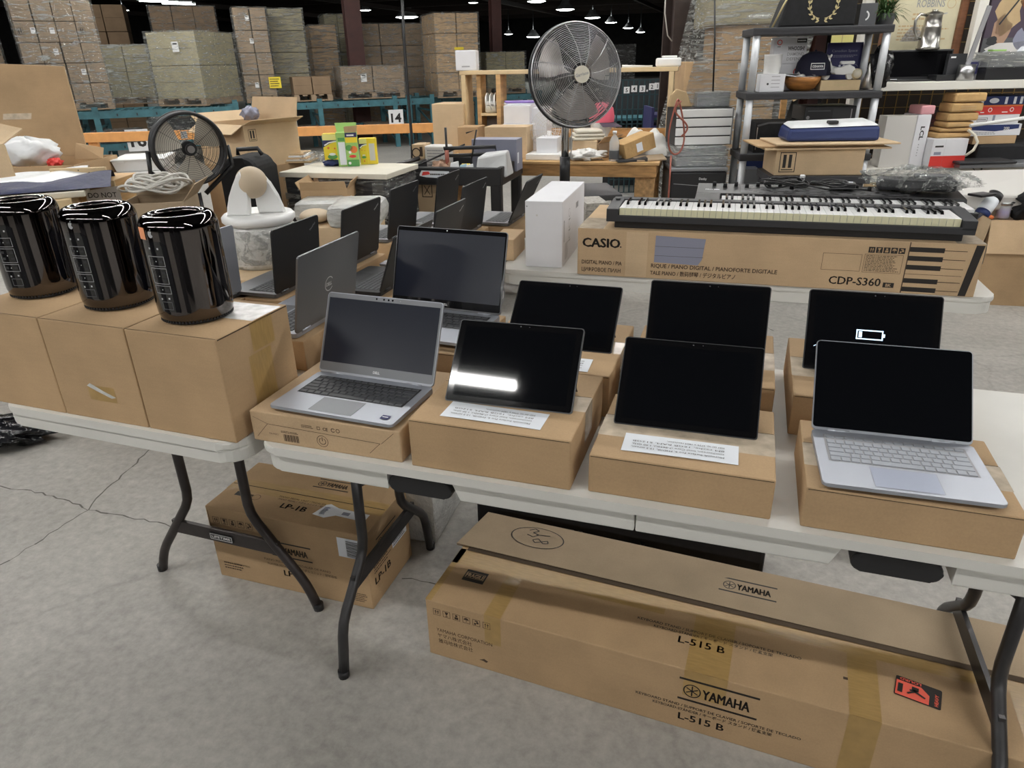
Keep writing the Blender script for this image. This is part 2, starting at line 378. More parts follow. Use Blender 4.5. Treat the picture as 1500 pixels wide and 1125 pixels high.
def tag(o, label=None, cat=None, group=None, kind=None):
    if label: o['label'] = label
    if cat: o['category'] = cat
    if group: o['group'] = group
    if kind: o['kind'] = kind
    return o
def thing(name, label, cat, loc=(0, 0, 0), rz=0., group=None):
    o = bpy.data.objects.new(name, None); o.empty_display_size = .05; COL.objects.link(o)
    o.location = loc; o.rotation_euler[2] = rad(rz)
    return tag(o, label, cat, group)
def structure(o): o['kind'] = 'structure'; return o
def dup(root, loc, rz, label, group=None):
    r = root.copy(); COL.objects.link(r); r.location = loc; r.rotation_euler[2] = rad(rz); r['label'] = label
    if group: r['group'] = group
    for ch in root.children:
        c = ch.copy(); COL.objects.link(c); c.parent = r
        for g in ch.children:
            e = g.copy(); COL.objects.link(e); e.parent = c
    return r
def rrect(x0, y0, x1, y1, r, n=5, corners='abcd'):
    """rounded rectangle outline; corners a=lower left, b=lower right, c=upper right, d=upper left"""
    out = []
    for key, cx, cy, a in (('a', x0 + r, y0 + r, 180), ('b', x1 - r, y0 + r, 270), ('c', x1 - r, y1 - r, 0), ('d', x0 + r, y1 - r, 90)):
        if key in corners: out += [(cx + r * math.cos(rad(a + 90 * i / n)), cy + r * math.sin(rad(a + 90 * i / n))) for i in range(n + 1)]
        else: out.append({'a': (x0, y0), 'b': (x1, y0), 'c': (x1, y1), 'd': (x0, y1)}[key])
    return out
class Pl:
    """where a box-like thing stands: front lower edge from two pixels and a distance (or a resting height)"""
    def __init__(s, xl, xr, yt, yb, dep, d=None, z=None, yaw=HEAD, h=None, w=None):
        s.P = at(xl, yb, z) if z is not None else D(xl, yb, d)
        if z is not None: s.P.z = z
        a = rad(yaw); s.u = V(math.cos(a), math.sin(a), 0); s.v = V(-math.sin(a), math.cos(a), 0)
        s.w = w or span(s.P, s.u, xr); s.h = h or vat(s.P, xl, yt) - s.P.z; s.d = dep
        s.loc = s.P + s.u * s.w / 2 + s.v * dep / 2; s.rz = yaw; s.z1 = s.P.z + s.h
# ================================================================== the setting
m = MB(); m.face([V(-45, -22, 0), V(45, -22, 0), V(45, 75, 0), V(-45, 75, 0)], 'concrete')
rgc = random.Random(3)
for pts, wd in (([(-60, 860), (0, 828), (62, 790), (128, 747), (150, 722), (186, 690), (217, 661), (245, 640)], .007), ([(-60, 705), (0, 713), (62, 722), (130, 746), (190, 757), (250, 771), (330, 792)], .008), ([(1010, 430), (1060, 462), (1100, 470), (1140, 487)], .008), ([(590, 846), (640, 858), (700, 870)], .006)):
    q = [at(x, y, 0) for x, y in pts]; fine = []
    for a_, b_ in zip(q, q[1:]):
        n_ = max(2, int((b_ - a_).length / .03)); e_ = (b_ - a_).normalized(); s_ = V(-e_.y, e_.x, 0)
        fine += [a_.lerp(b_, i / n_) + s_ * rgc.uniform(-.007, .007) for i in range(n_)]
    for a_, b_ in zip(fine, fine[1:]):
        e_ = (b_ - a_).normalized(); s_ = V(-e_.y, e_.x, 0) * wd * rgc.uniform(.15, .5); m.face([a_ - s_ + V(0, 0, .0004), b_ - s_ + V(0, 0, .0004), b_ + s_ + V(0, 0, .0004), a_ + s_ + V(0, 0, .0004)], 'crack')
structure(m.build('floor'))
CEIL = 5.6
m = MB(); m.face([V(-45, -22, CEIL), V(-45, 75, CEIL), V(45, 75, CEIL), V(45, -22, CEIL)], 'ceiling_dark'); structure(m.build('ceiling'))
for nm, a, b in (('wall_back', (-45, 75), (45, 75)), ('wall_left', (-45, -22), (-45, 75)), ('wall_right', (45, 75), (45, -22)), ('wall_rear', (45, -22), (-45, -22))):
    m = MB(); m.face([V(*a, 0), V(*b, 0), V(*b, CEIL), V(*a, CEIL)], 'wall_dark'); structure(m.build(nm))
# runs of fluorescent strip fixtures: real lamps of the hall, hung above and behind the camera
for y, runs in ((-6.4, ((-13, -5.5), (-4.6, 3), (3.9, 11))), (-.60, ((-12, -1.32), (2.2, 11))), (4.7, ((-9, 9),)), (9.9, ((-14, 12),))):
    for a, b in runs:
        t = thing('strip_light', 'white fluorescent strip fixture hung from the dark ceiling over the sale tables', 'ceiling light', ((a + b) / 2, y, 4.0), 0, 'fluorescent strip fixtures over the tables')
        L = (b - a) / 2
        m = MB(); m.prism([(-.036, .0), (.036, .0), (.06, .05), (.05, .09), (-.05, .09), (-.06, .05)], Fr((-L, 0, 0), Y, Z), 0, 2 * L, 'white'); m.build('housing', t)
        m = MB(); m.box(-L + .01, -.034, -.03, L - .01, .034, -.001, 'strip_glow'); m.build('diffuser', t)
        m = MB(); m.cyl((-L * .8, 0, .08), (-L * .8, 0, CEIL - 4.0), .012, 'mid_grey', seg=8); m.build('rod', t)
        m = MB(); m.cyl((L * .8, 0, .08), (L * .8, 0, CEIL - 4.0), .012, 'mid_grey', seg=8); m.build('rod', t)

# ================================================================== folding tables
def leg_set(t, name_m, P, cross_z=.22):
    """P: list of two legs, each a list of points from top to foot (local)"""
    for pts in P:
        m = MB(); q = [Vector(p) for p in pts]
        sm = []
        for i, p in enumerate(q):                                   # round the bends
            if 0 < i < len(q) - 1:
                a, b = q[i - 1], q[i + 1]; e = .035
                sm += [p + (a - p).normalized() * e, p + ((a - p).normalized() + (b - p).normalized()) * e * .28, p + (b - p).normalized() * e]
            else: sm.append(p)
        m.tube(sm, .0145, name_m, 12); 
        lg = m.build('leg', t)
        k = MB(); k.cyl(q[-1] + V(0, 0, .0), q[-1] + V(0, 0, .022), .0156, 'black_plastic', seg=12); k.build('rubber_foot', lg)
def lerp(a, b, t): return Vector(a) * (1 - t) + Vector(b) * t

# ---- front table: tablets and laptops
TX, TY, TZ = -.105, 1.525, .74
t = thing('folding_table', 'long white plastic folding table carrying the tablets and open laptops on cartons', 'table', (TX, TY, 0))
m = MB()
hx, hy = .905, .38
m.prism(rrect(-hx, -hy, hx, hy, .05), top(0, 0, 0), .719, .74, 'table_white', .006)
m.build('tabletop', t)
m = MB()
def apron(x0, x1, sl0, sl1, cor):
    # solid skirt block; slanted ends where the hand gaps are
    if cor:
        m.prism(rrect(x0, -hy + .011, x1, hy - .011, .05, corners=cor), top(0, 0, 0), .672, .7185, 'table_white', .004)
    else:
        m.hexa([(x0 + sl0, -hy + .011, .672), (x1 - sl1, -hy + .011, .672), (x1 - sl1, hy - .011, .672), (x0 + sl0, hy - .011, .672),
                (x0, -hy + .011, .7185), (x1, -hy + .011, .7185), (x1, hy - .011, .7185), (x0, hy - .011, .7185)], 'table_white', .003)
apron(-hx + .004, -.575, 0, 0, 'ad'); apron(-.425, -.0335, .02, 0, ''); apron(-.031, .345, 0, .02, ''); apron(.525, hx - .004, 0, 0, 'bc')
m.build('apron', t)
for x in (-.50, .435):
    m = MB(); m.prism(rrect(-.075, -.02, .075, .02, .018), Fr((x, -hy + .035, .688), X, Z), -.02, .022, 'black_plastic', .004); m.build('handle', t)
    m = MB(); m.box(x - .07, -hy + .03, .695, x + .07, hy - .03, .716, 'black_plastic'); m.build('underside_channel', t)
LEGP = [(0, 1.377), (0, 1.369), (0, 1.215), (0, 1.193)]
for sx, xx in ((-1, -.905), (1, .632)):
    lx = xx - TX; yc = 1.484 - TY
    P = []
    for s in (-1, 1):
        P.append([(lx, yc + s * .105, .672), (lx, yc + s * .115, .30), (lx, yc + s * .262, .160), (lx, yc + s * .291, 0)])
    leg_set(t, 'leg_grey', P)
    m = MB(); m.bar((lx, yc - .19, .235), (lx, yc + .19, .235), .012, .045, 'leg_grey'); m.build('crossbar', t)
    m = MB(); m.bar((lx, yc - .11, .60), (lx, yc + .11, .60), .02, .02, 'leg_grey'); m.build('upper_bar', t)
    m = MB(); m.bar((lx, yc, .60), (lx - sx * .34, yc, .70), .016, .016, 'leg_grey'); m.build('brace', t)
    m = MB(); m.bar((lx + .0, yc - .1, .50), (lx - sx * .36, yc + .0, .705), .014, .01, 'leg_grey'); m.build('lock_brace', t)

# ---- side table: computer cylinders and dark laptops, seen end on
SAX, SAY, SRZ = -1.046, 1.125, -1.2
su, sv = V(math.cos(rad(SRZ)), math.sin(rad(SRZ)), 0), V(-math.sin(rad(SRZ)), math.cos(rad(SRZ)), 0)
SC0 = V(SAX, SAY, 0) - su * .38 + sv * 1.22
t = thing('folding_table', 'white plastic folding table seen end on, carrying the three dark cylinder computers', 'table', SC0, SRZ)
m = MB(); m.prism(rrect(-.38, -1.22, .38, 1.22, .06), top(0, 0, 0), .717, .74, 'table_white', .006); m.build('tabletop', t)
m = MB(); m.prism(rrect(-.376, -1.216, .376, 1.216, .055), top(0, 0, 0), .683, .7168, 'table_white', .005); m.build('apron', t)
for yy in (-.945, .945):
    P = [[(s * .115, yy, .683), (s * .113, yy, .315), (s * .275, yy, .09), (s * .305, yy, 0)] for s in (-1, 1)]
    leg_set(t, 'leg_brown', P)
    m = MB(); m.bar((-.20, yy, .205), (.20, yy, .205), .012, .046, 'leg_brown')
    c = m.build('crossbar', t)
    if yy < 0:
        k = MB(); k.box(-.052, yy - .0105, .192, .034, yy - .0062, .216, 'black_plastic', .001); f = front(-.052, yy - .0105, .192)
        k.outline(f, .002, .002, .084, .022, .0016, 'white_print'); k.text('LIFETIME', f, .043, .0075, .0095, 'white_print', 'C', .01, .070); tag(k.build('maker_plate', c), 'dark plate with white outlined lettering')
    m = MB(); m.bar((-.1, yy, .55), (.1, yy, .55), .016, .016, 'leg_brown'); m.build('upper_bar', t)
    m = MB(); m.bar((0, yy, .55), (0, yy - math.copysign(.38, yy), .695), .014, .012, 'leg_brown'); m.build('brace', t)

# ---- far table under the piano
CRZ = 1.7
cu, cv = V(math.cos(rad(CRZ)), math.sin(rad(CRZ)), 0), V(-math.sin(rad(CRZ)), math.cos(rad(CRZ)), 0)
C0 = V(-.95, 2.70, 0)                                               # front left corner
t = thing('folding_table', 'white folding table behind the tablets, under the piano carton and white tower box', 'table', C0 + cu * .915 + cv * .40, CRZ)
m = MB(); m.prism(rrect(-.915, -.40, .915, .40, .05), top(0, 0, 0), .719, .74, 'table_white', .006); m.build('tabletop', t)
m = MB(); m.prism(rrect(-.91, -.395, .91, .395, .05), top(0, 0, 0), .675, .7188, 'table_white', .005); m.build('apron', t)
for xx, sx in ((-.79, -1), (.79, 1)):
    leg_set(t, 'leg_grey', [[(xx, s * .115, .675), (xx, s * .113, .32), (xx, s * .275, .1), (xx, s * .30, 0)] for s in (-1, 1)])
    m = MB(); m.bar((xx, -.19, .23), (xx, .19, .23), .012, .045, 'leg_grey'); m.build('crossbar', t)
    m = MB(); m.bar((xx, 0, .35), (xx - sx * .40, 0, .685), .018, .014, 'leg_grey'); m.build('brace', t)

# ================================================================== cartons
def carton_mesh(w, d, h, mat, tape=None, seam='x', bev=.003, cut=True):
    m = MB(); m.box(-w / 2, -d / 2, 0, w / 2, d / 2, h, mat, bev)
    f = top(-w / 2, -d / 2, h)
    if tape:
        if seam == 'x': m.rect(f, .004, d / 2 - .024, w - .004, d / 2 + .024, tape, .6); m.rect(f, 0.003, d / 2 - .0012, w - .003, d / 2 + .0012, 'seam', 1.2)
        else: m.rect(f, w / 2 - .024, .004, w / 2 + .024, d - .004, tape, .6); m.rect(f, w / 2 - .0012, .003, w / 2 + .0012, d - .003, 'seam', 1.2)
    return m
def carton(name, label, loc, rz, w, d, h, mat='card', tape=None, seam='x', group=None, deco=None, cat='box'):
    m = carton_mesh(w, d, h, mat, tape, seam)
    if deco: deco(m, w, d, h)
    return tag(m.build(name, None, loc, rz), label, cat, group)
def icons(m, f, x, y, s, n, mat='ink', gap=1.25, inv=False):
    """a row of handling pictograms"""
    for i in range(n):
        a = x + i * s * gap
        if inv: m.rect(f, a, y, a + s, y + s, mat); q = 'card'; kk = 2
        else: m.outline(f, a, y, a + s, y + s, s * .06, mat); q = mat; kk = 1
        j = i % 5
        if j == 0:
            for b in (.3, .62): m.rect(f, a + s * b, y + s * .2, a + s * (b + .1), y + s * .6, q, kk); m.poly(f, [(a + s * (b - .1), y + s * .55), (a + s * (b + .2), y + s * .55), (a + s * (b + .05), y + s * .85)], q, kk)
        elif j == 1: m.poly(f, [(a + s * .25, y + s * .85), (a + s * .4, y + s * .45), (a + s * .6, y + s * .45), (a + s * .75, y + s * .85)], q, kk); m.rect(f, a + s * .46, y + s * .2, a + s * .54, y + s * .5, q, kk); m.rect(f, a + s * .3, y + s * .14, a + s * .7, y + s * .22, q, kk)
        elif j == 2: m.rect(f, a + s * .25, y + s * .15, a + s * .75, y + s * .5, q, kk); m.rect(f, a + s * .35, y + s * .55, a + s * .65, y + s * .85, q, kk)
        elif j == 3: m.poly(f, [(a + s * .12, y + s * .5), (a + s * .88, y + s * .5), (a + s * .7, y + s * .78), (a + s * .5, y + s * .86), (a + s * .3, y + s * .78)], q, kk); m.rect(f, a + s * .47, y + s * .15, a + s * .53, y + s * .5, q, kk)
        else:
            m.rect(f, a + s * .2, y + s * .15, a + s * .45, y + s * .45, q, kk); m.rect(f, a + s * .5, y + s * .35, a + s * .8, y + s * .65, q, kk); m.rect(f, a + s * .3, y + s * .68, a + s * .7, y + s * .84, q, kk)
def yam(m, f, x, y, w, mat='ink'):
    """maker's mark: a ringed three-fork emblem and the name between two bars"""
    h = w * .17
    m.rect(f, x, y + h * 1.48, x + w, y + h * 1.68, mat); m.rect(f, x, y - h * .62, x + w, y - h * .42, mat)
    cx, cy, r = x + w * .175, y + h * .5, h * .62
    m.ring(f, cx, cy, r, h * .10, mat)
    for a in (90, 210, 330, 30, 150, 270):
        c, s_ = math.cos(rad(a)), math.sin(rad(a)); m.line(f, [(cx, cy), (cx + c * r * .82, cy + s_ * r * .82)], h * .10, mat)
    m.heavy('YAMAHA', f, x + w * .31, y, h, mat, w * .006, w * .585)
def yam_box_print(m, f, x, y, k, jp=True):
    """three description lines and the model number; x = centre"""
    m.text('KEYBOARD STAND / SUPPORT DE CLAVIER / SOPORTE DE TECLADO', f, x, y + .045 * k, .0088 * k, 'ink', 'C', .012, .40 * k)
    m.text('KEYBOARD-STÄNDER / キーボード スタンド / 键盘支架', f, x - .01 * k, y + .031 * k, .0088 * k, 'ink', 'C', .012, .29 * k)
    m.heavy('L-515 B', f, x - .088 * k, y, .023 * k, 'ink', .0008, .112 * k)

# cartons under the cylinder computers
bo = V(SAX, SAY, .74) - su * .005 + sv * .012
for x1, wd, lb in ((0, .255, 'plain brown carton under the right-hand cylinder computer, clear tape on its top'), (.258, .264, 'plain brown carton under the middle cylinder computer, torn tape patch on its front'), (.524, .27, 'plain brown carton under the left-hand cylinder computer, cut off by the photo edge')):
    c = bo - su * (x1 + wd / 2) + sv * .127
    o = carton('cardboard_box', lb, c, SRZ, wd, .254, .255, 'card', None, group='plain cartons under the cylinder computers')
    if x1 == 0:
        m = MB(); f = top(-wd / 2, -.127, .255); m.rect(f, .10, .125, wd - .002, .235, 'tape_silver', 1.5); f2 = rside(wd / 2, -.127, 0); m.rect(f2, .11, .185, .19, .2545, 'tape', 1); m.rect(f2, .09, .0, .17, .18, 'tape', .6); m.build('packing_tape', o)
    elif x1 < .3:
        m = MB(); f = front(-wd / 2, -.127, 0); m.rect(f, .10, .055, .185, .095, 'tape', 1); m.poly(f, [(.10, .092), (.112, .10), (.15, .083), (.185, .07), (.17, .066), (.13, .08)], 'tape_silver', 2); m.build('packing_tape', o)
    k = MB(); k.rect(top(-wd / 2, -.127, .255), .002, .001, wd - .002, .003, 'seam', 1); k.rect(rside(wd / 2, -.127, 0), .004, .2505, .25, .2535, 'seam', 1); k.build('lid_seam', o)

# ---- the cylinder computers
def cylinder_computer(loc, label, sticker, pa):
    R, H = .0835, .251
    t = thing('cylinder_computer', label, 'computer', loc, 0, 'dark chrome cylinder computers')
    m = MB()
    prof = [(.070, .004), (.0765, .006), (.0805, .012), (.083, .024), (R, .04), (R, .212)]
    for i in range(1, 13):
        a = rad(90 * i / 12); prof.append((R - .020 + .020 * math.cos(a), .212 + .030 * math.sin(a)))
    for i in range(1, 9):
        a = rad(90 + 90 * i / 8); prof.append((R - .022 + .0125 * math.cos(a) * 1.0 - .0, .235 + .007 * math.sin(a)))
    prof += [(.049, .21), (.047, .15)]
    m.lathe(prof, 'chrome_dark', seg=72); m.build('casing', t)
    m = MB(); m.lathe([(.0, .152), (.0475, .152)], 'black_gloss', seg=40)
    m.build('fan_well', t)
    m = MB(); m.cyl((0, 0, 0), (0, 0, .006), .071, 'black_plastic', seg=48)
    for i in range(64):
        a = 2 * math.pi * i / 64; c, s_ = math.cos(a), math.sin(a)
        m.hexa([V(c * r - s_ * q, s_ * r + c * q, z) for z in (.004, .0095) for r, q in ((.071, -.0018), (.080, -.0018), (.080, .0018), (.071, .0018))], 'black_matte')
    m.build('vent_base', t)
    # port panel, curved with the casing; faces towards pa degrees
    def cp(x, z, r): a = rad(pa) + x / R; return V(math.cos(a) * r, math.sin(a) * r, z)
    m = MB(); n = 10; x0, x1, z0, z1 = -.031, .031, .034, .185
    out = [(x0, z0), (x1, z0)]
    m.grid(lambda a, b: cp(x0 + (x1 - x0) * a, z0 + (z1 - z0) * b, R + .0006), 10, 2, 'black_gloss')
    m.grid(lambda a, b: cp((x0 + .012) + (x1 - x0 - .024) * a, z1 + .008 * b, R + .0006), 8, 1, 'black_gloss')
    for sgn in (-1, 1):
        m.face([cp(sgn * .031, z1, R + .0006), cp(sgn * .019, z1 + .008, R + .0006), cp(sgn * .019, z1, R + .0006)], 'black_gloss')
    def cring(x, z, hw, hh, tt, mat):
        for (a, b, c, d) in ((-hw, -hh, hw, -hh + tt), (-hw, hh - tt, hw, hh), (-hw, -hh, -hw + tt, hh), (hw - tt, -hh, hw, hh)):
            m.grid(lambda p, q: cp(x + a + (c - a) * p, z + b + (d - b) * q, R + .0012), 4, 1, mat)
    for z, hh in ((.150, .0115), (.117, .018), (.086, .0095)): 
        cring(0, z, .021, hh, .0014, 'mid_grey')
        for xx in (-.012, .012):
            for zz in ((z,) if hh < .015 else (z - .008, z + .008)):
                m.grid(lambda p, q: cp(xx - .0045 + .009 * p, zz - .003 + .006 * q, R + .0012), 2, 1, 'black_matte')
        m.grid(lambda p, q: cp(-.001 + .002 * p, z - .001 + .002 * q, R + .0014), 1, 1, 'white_print')
    for xx, zz in ((-.011, .178), (.011, .178), (.012, .066), (-.008, .064)):
        m.grid(lambda p, q: cp(xx - .002 + .004 * p, zz - .002 + .004 * q, R + .0013), 1, 1, 'logo_silver')
    cring(.004, .049, .0135, .0095, .0016, 'dark_grey')
    m.build('port_panel', t)
    # bitten-fruit emblem
    m = MB(); pts = []
    for i in range(28):
        a = 2 * math.pi * i / 28; r = .0072 * (1 - .10 * math.cos(2 * a)) 
        x, z = r * math.cos(a) * .95, r * math.sin(a)
        if x > .0045 and abs(z - .001) < .0035: x = .0045 - .002 * (1 - abs(z - .001) / .0035)
        if abs(x) < .002 and z > 0: z -= .0013
        pts.append((x, z))
    lz = .209
    m.face([cp(x, lz + z, R + .0008) for x, z in pts], 'logo_silver')
    m.face([cp(x, lz + z, R + .0008) for x, z in ((.0002, .0075), (.0012, .0105), (.0035, .0118), (.003, .009))], 'logo_silver')
    m.build('fruit_emblem', t)
    if sticker:
        m = MB(); m.grid(lambda p, q: cp(-.040 + .024 * p, .196 + .026 * q, R + .0010), 4, 2, 'orange_sticker'); tag(m.build('price_sticker', t), 'orange sticker beside the emblem')
    return t
for c, lb, st, pang in (((-1.205, 1.268, .9955), 'dark chrome cylinder computer with an orange sticker by its emblem, rightmost of three', 1, 268.),
                  ((-1.470, 1.300, .9955), 'dark chrome cylinder computer in the middle of the row of three on cartons', 0, 273.),
                  ((-1.748, 1.325, .9955), 'dark chrome cylinder computer at the left end of the row, partly cut off', 0, 281.)):
    cylinder_computer(c, lb, st, pang)

# ---- cartons under tablets and laptops on the front table
F0 = 1.165
def dell_print(m, w, d, h):
    f = front(-w / 2, -d / 2, 0)
    m.line(f, [(.012, .012), (.045, .048), (.33, .040), (.302, .012)], .001, 'ink_brown')
    m.line(f, [(.333, .04), (.365, .07)], .001, 'ink_brown'); m.line(f, [(.008, .062), (.045, .048)], .0008, 'ink_brown')
    for i in range(16):
        a = .083 + i * .0026; m.rect(f, a, .009, a + (.0016 if i % 3 else .0008), .027, 'ink_brown')
    m.dashes(f, .078, .030, .13, .036, 2, 'ink_brown', seed=3); m.text('CN-M2C1', f, .045, .022, .0045, 'ink_brown', rot=180 * 0)
    m.ring(f, .185, .024, .014, .0012, 'ink_brown', n=20); m.ring(f, .185, .024, .008, .0016, 'ink_brown', a0=-240, a1=60, n=14); m.rect(f, .184, .024, .186, .034, 'ink_brown')
    m.dashes(f, .135, .052, .168, .060, 3, 'ink_brown', seed=4)
    m.text('CE', f, .19, .052, .008, 'ink_brown', bold=.02)
    m.outline(f, .175, .052, .183, .060, .0012, 'ink_brown'); m.ring(f, .216, .056, .0045, .0016, 'ink_brown', n=12, a0=30, a1=330); m.ring(f, .228, .056, .0045, .0014, 'ink_brown', n=10)
FP = []
carton('cardboard_box', 'flat brown carton with printed symbols and barcode under the front grey laptop', (-.834, F0 + .16, .74), 0, .38, .32, .0765, 'card_light', deco=dell_print, group='cartons on the front table')
def papr(m, f, x0, y0, x1, y1, seed, lines):
    pass
def tbox(label, x0, x1, y0, y1, h, mat='card', tape=True):
    w, d = x1 - x0, y1 - y0
    def deco(m, w, d, h):
        f = top(-w / 2, -d / 2, h)
        m.rect(f, .002, d * .62, w - .002, d * .62 + .002, 'seam', 1)
        m.rect(front(-w / 2, -d / 2, 0), .003, h - .004, w - .003, h - .0025, 'seam', .8)
    o = carton('cardboard_box', label, ((x0 + x1) / 2, (y0 + y1) / 2, .74), 0, w, d, h, mat, deco=deco, group='cartons on the front table')
    if tape:
        m = MB(); f = top(-w / 2, -d / 2, h); m.rect(f, .0, d * .30, w, d * .62, 'tape_clear', .6) if tape == 2 else m.rect(f, w - .06, d * .4, w, d * .62, 'tape_clear', .6)
        f2 = rside(w / 2, -d / 2, 0); m.rect(f2, d * .4, h * .35, d * .62, h, 'tape_clear', .6); m.build('packing_tape', o)
    return o
tbox('brown carton under the tablet whose glass shows a bright lamp reflection', -.620, -.2705, F0 - .004, F0 + .318, .113, tape=1)
tbox('brown carton under the dark tablet in the front row, beside the silver laptop carton', -.236, .1095, F0 + .004, F0 + .292, .0855, tape=2)
tbox('wide brown carton under the bright silver laptop', .161, .503, F0, F0 + .272, .0845, tape=2)
tbox('brown carton under the larger open laptop in the back row', -.995, -.640, 1.545, 1.87, .1, 'card')
tbox('brown carton under the dark tablet beside the larger laptop, back row', -.612, -.258, 1.495, 1.86, .107, tape=1)
tbox('brown carton under the middle tablet of the back row', -.232, .112, 1.545, 1.895, .1, tape=2)
tbox('brown carton under the tablet showing a battery symbol', .150, .50, 1.525, 1.895, .1, tape=2)

# ---- paper notes
def note(label, x0, x1, y0, y1, z, rz, seed, txt):
    w, d = x1 - x0, y1 - y0
    m = MB(); m.k = .0003
    n = 12
    m.grid(lambda a, b: V((a - .5) * w, (b - .5) * d, .0008 + .0012 * math.sin(a * 3.1) * (1 - b)), 10, 2, 'paper')
    f = Fr((w / 2, d / 2, .0022), -X, -Y)
    for i, s_ in enumerate(txt): m.text(s_, f, w * .12, d * (.22 + .17 * (len(txt) - 1 - i)), d * .085, 'ink', 'L', 0, w * (.80 if i < len(txt) - 1 else .5))
    return tag(m.build('paper_note', None, ((x0 + x1) / 2, (y0 + y1) / 2, z), rz), label, 'paper', 'paper notes on the tablet cartons')
TXT = ['Microsoft Surface Pro 6, FHD/IR, 12.3 screen,', 'touchscreen, Intel Core i7-8650U, 1.90 GHz,', '8M cache, 16GB RAM, 512GB', 'SSD (as is), 2736 x 1824 resolution,']
note('white printed note on the carton below the glare-lit tablet', -.560, -.340, 1.190, 1.262, .853, -1, 5, TXT)
note('white printed note on the carton below the dark front-row tablet', -.180, .042, 1.203, 1.276, .826, 1, 6, TXT)
note('white paper note showing from behind the glare-lit tablet', -.47, -.315, 1.505, 1.585, .8475, 2, 7, TXT)

# ---- tablets on their kickstands
def tablet(label, x0, x1, y0, z0, y1, z1, icon=False, rz=0., edge='charcoal', lamp=False):
    """bottom edge at (y0, z0), top edge at (y1, z1)"""
    w = x1 - x0; L = math.hypot(y1 - y0, z1 - z0); lean = math.atan2(y1 - y0, z1 - z0)
    t = thing('tablet', label, 'tablet', ((x0 + x1) / 2, y0, z0), rz, 'tablets standing on kickstands')
    up = V(0, math.sin(lean), math.cos(lean)); bk = V(0, math.cos(lean), -math.sin(lean))
    F = Fr((0, 0, 0), X, up)                                        # normal towards the viewer (-y)
    m = MB(); m.prism(rrect(-w / 2, 0, w / 2, L, .006), F, -.0085, 0, edge, .0012); m.build('body', t)
    m = MB(); m.k = .0005; o = rrect(-w / 2 + .0022, .0022, w / 2 - .0022, L - .0022, .005); m.poly(F, o, 'bezel_black', 1); b = m.build('glass', t)
    m = MB(); m.k = .0009; m.rect(F, -w / 2 + .016, .015, w / 2 - .016, L - .015, 'screen_gloss', 1)
    if icon:
        cx, cy = -.004, L * .475; q = 'screen_icon'
        m.outline(F, cx - .030, cy - .0115, cx + .028, cy + .0115, .0026, q, 2); m.rect(F, cx + .028, cy - .004, cx + .032, cy + .004, q, 2); m.rect(F, cx - .0245, cy - .007, cx - .0175, cy + .007, q, 2)
        m.line(F, [(-w / 2 + .02, .056), (-w / 2 + .024, .059), (w / 2 - .03, .059)], .0012, q, 2)
    s_ = m.build('screen', b)
    if icon: tag(s_, 'screen with a lit low-battery symbol')
    m = MB(); m.k = .0012; m.disc(F, 0, L - .0075, .0016, 'dark_grey'); m.disc(F, .02, L - .0075, .001, 'dark_grey'); m.build('camera_lens', b)
    # kickstand
    m = MB(); a = up * (L * .42) + bk * .0085; ft = V(0, bk.y * .0085 + up.y * L * .42 + .045 , .002)
    d = ft - a
    m.hexa([a + X * -w * .47, a + X * w * .47, ft + X * w * .47, ft - X * w * .47, a - X * w * .47 + V(0, .002, .001), a + X * w * .47 + V(0, .002, .001), ft + X * w * .47 + V(0, .002, .001), ft - X * w * .47 + V(0, .002, .001)], 'laptop_dark')
    m.build('kickstand', t)
    return t
def tab(label, xc, y0, z0, lean, L=.194, w=.285, **k): tablet(label, xc - w / 2, xc + w / 2, y0, z0, y0 + L * math.sin(rad(lean)), z0 + L * math.cos(rad(lean)), **k)
tab('black tablet on a kickstand, a bright lamp mirrored in its glass, beside the grey laptop', -.438, 1.268, .8535, 42.3, rz=1.8, edge='dark_grey', w=.284)
tab('black tablet on a kickstand in the front row with a note before it, no reflection', -.069, 1.312, .8263, 42, L=.198, w=.290, rz=1.)
tab('black tablet on a kickstand in the back row, just right of the larger laptop', -.423, 1.637, .848, 47, w=.284)
tab('black tablet on a kickstand in the middle of the back row', -.058, 1.668, .8405, 26, w=.289, rz=1.5)
tab('black tablet on a kickstand with a lit battery symbol on its screen',   .320, 1.688, .8405, 28.5, w=.290, icon=True, rz=1.5)

# ---- laptops
def keys(m, x0, x1, y0, y1, z, mat, rows=6, seed=0, hz=.0016):
    """a keyboard of separate caps between x0..x1, y0 (near) .. y1 (far)"""
    dy = (y1 - y0) / rows
    for r in range(rows):
        n = 14; ya, yb = y0 + r * dy + dy * .08, y0 + (r + 1) * dy - dy * .08
        if r == rows - 1: ya += dy * .25
        ws = [1.] * n
        if r == 0: ws = [1.1, 1, 1, 1.1, 5.2, 1.1, 1, 1, 1, 1]
        elif r == 1: ws = [2.2] + [1] * 10 + [2.2]
        elif r == 2: ws = [1.7] + [1] * 11 + [1.9]
        elif r == 3: ws = [1.5] + [1] * 12 + [1.4]
        elif r == 4: ws = [1] * 13 + [1.8]
        s = (x1 - x0) / sum(ws); x = x0
        for q in ws:
            a, b = x + s * .06, x + q * s - s * .06; e = .0008
            m.hexa([(a, ya, z), (b, ya, z), (b, yb, z), (a, yb, z), (a + e, ya + e, z + hz), (b - e, ya + e, z + hz), (b - e, yb - e, z + hz), (a + e, yb - e, z + hz)], mat)
            x += q * s
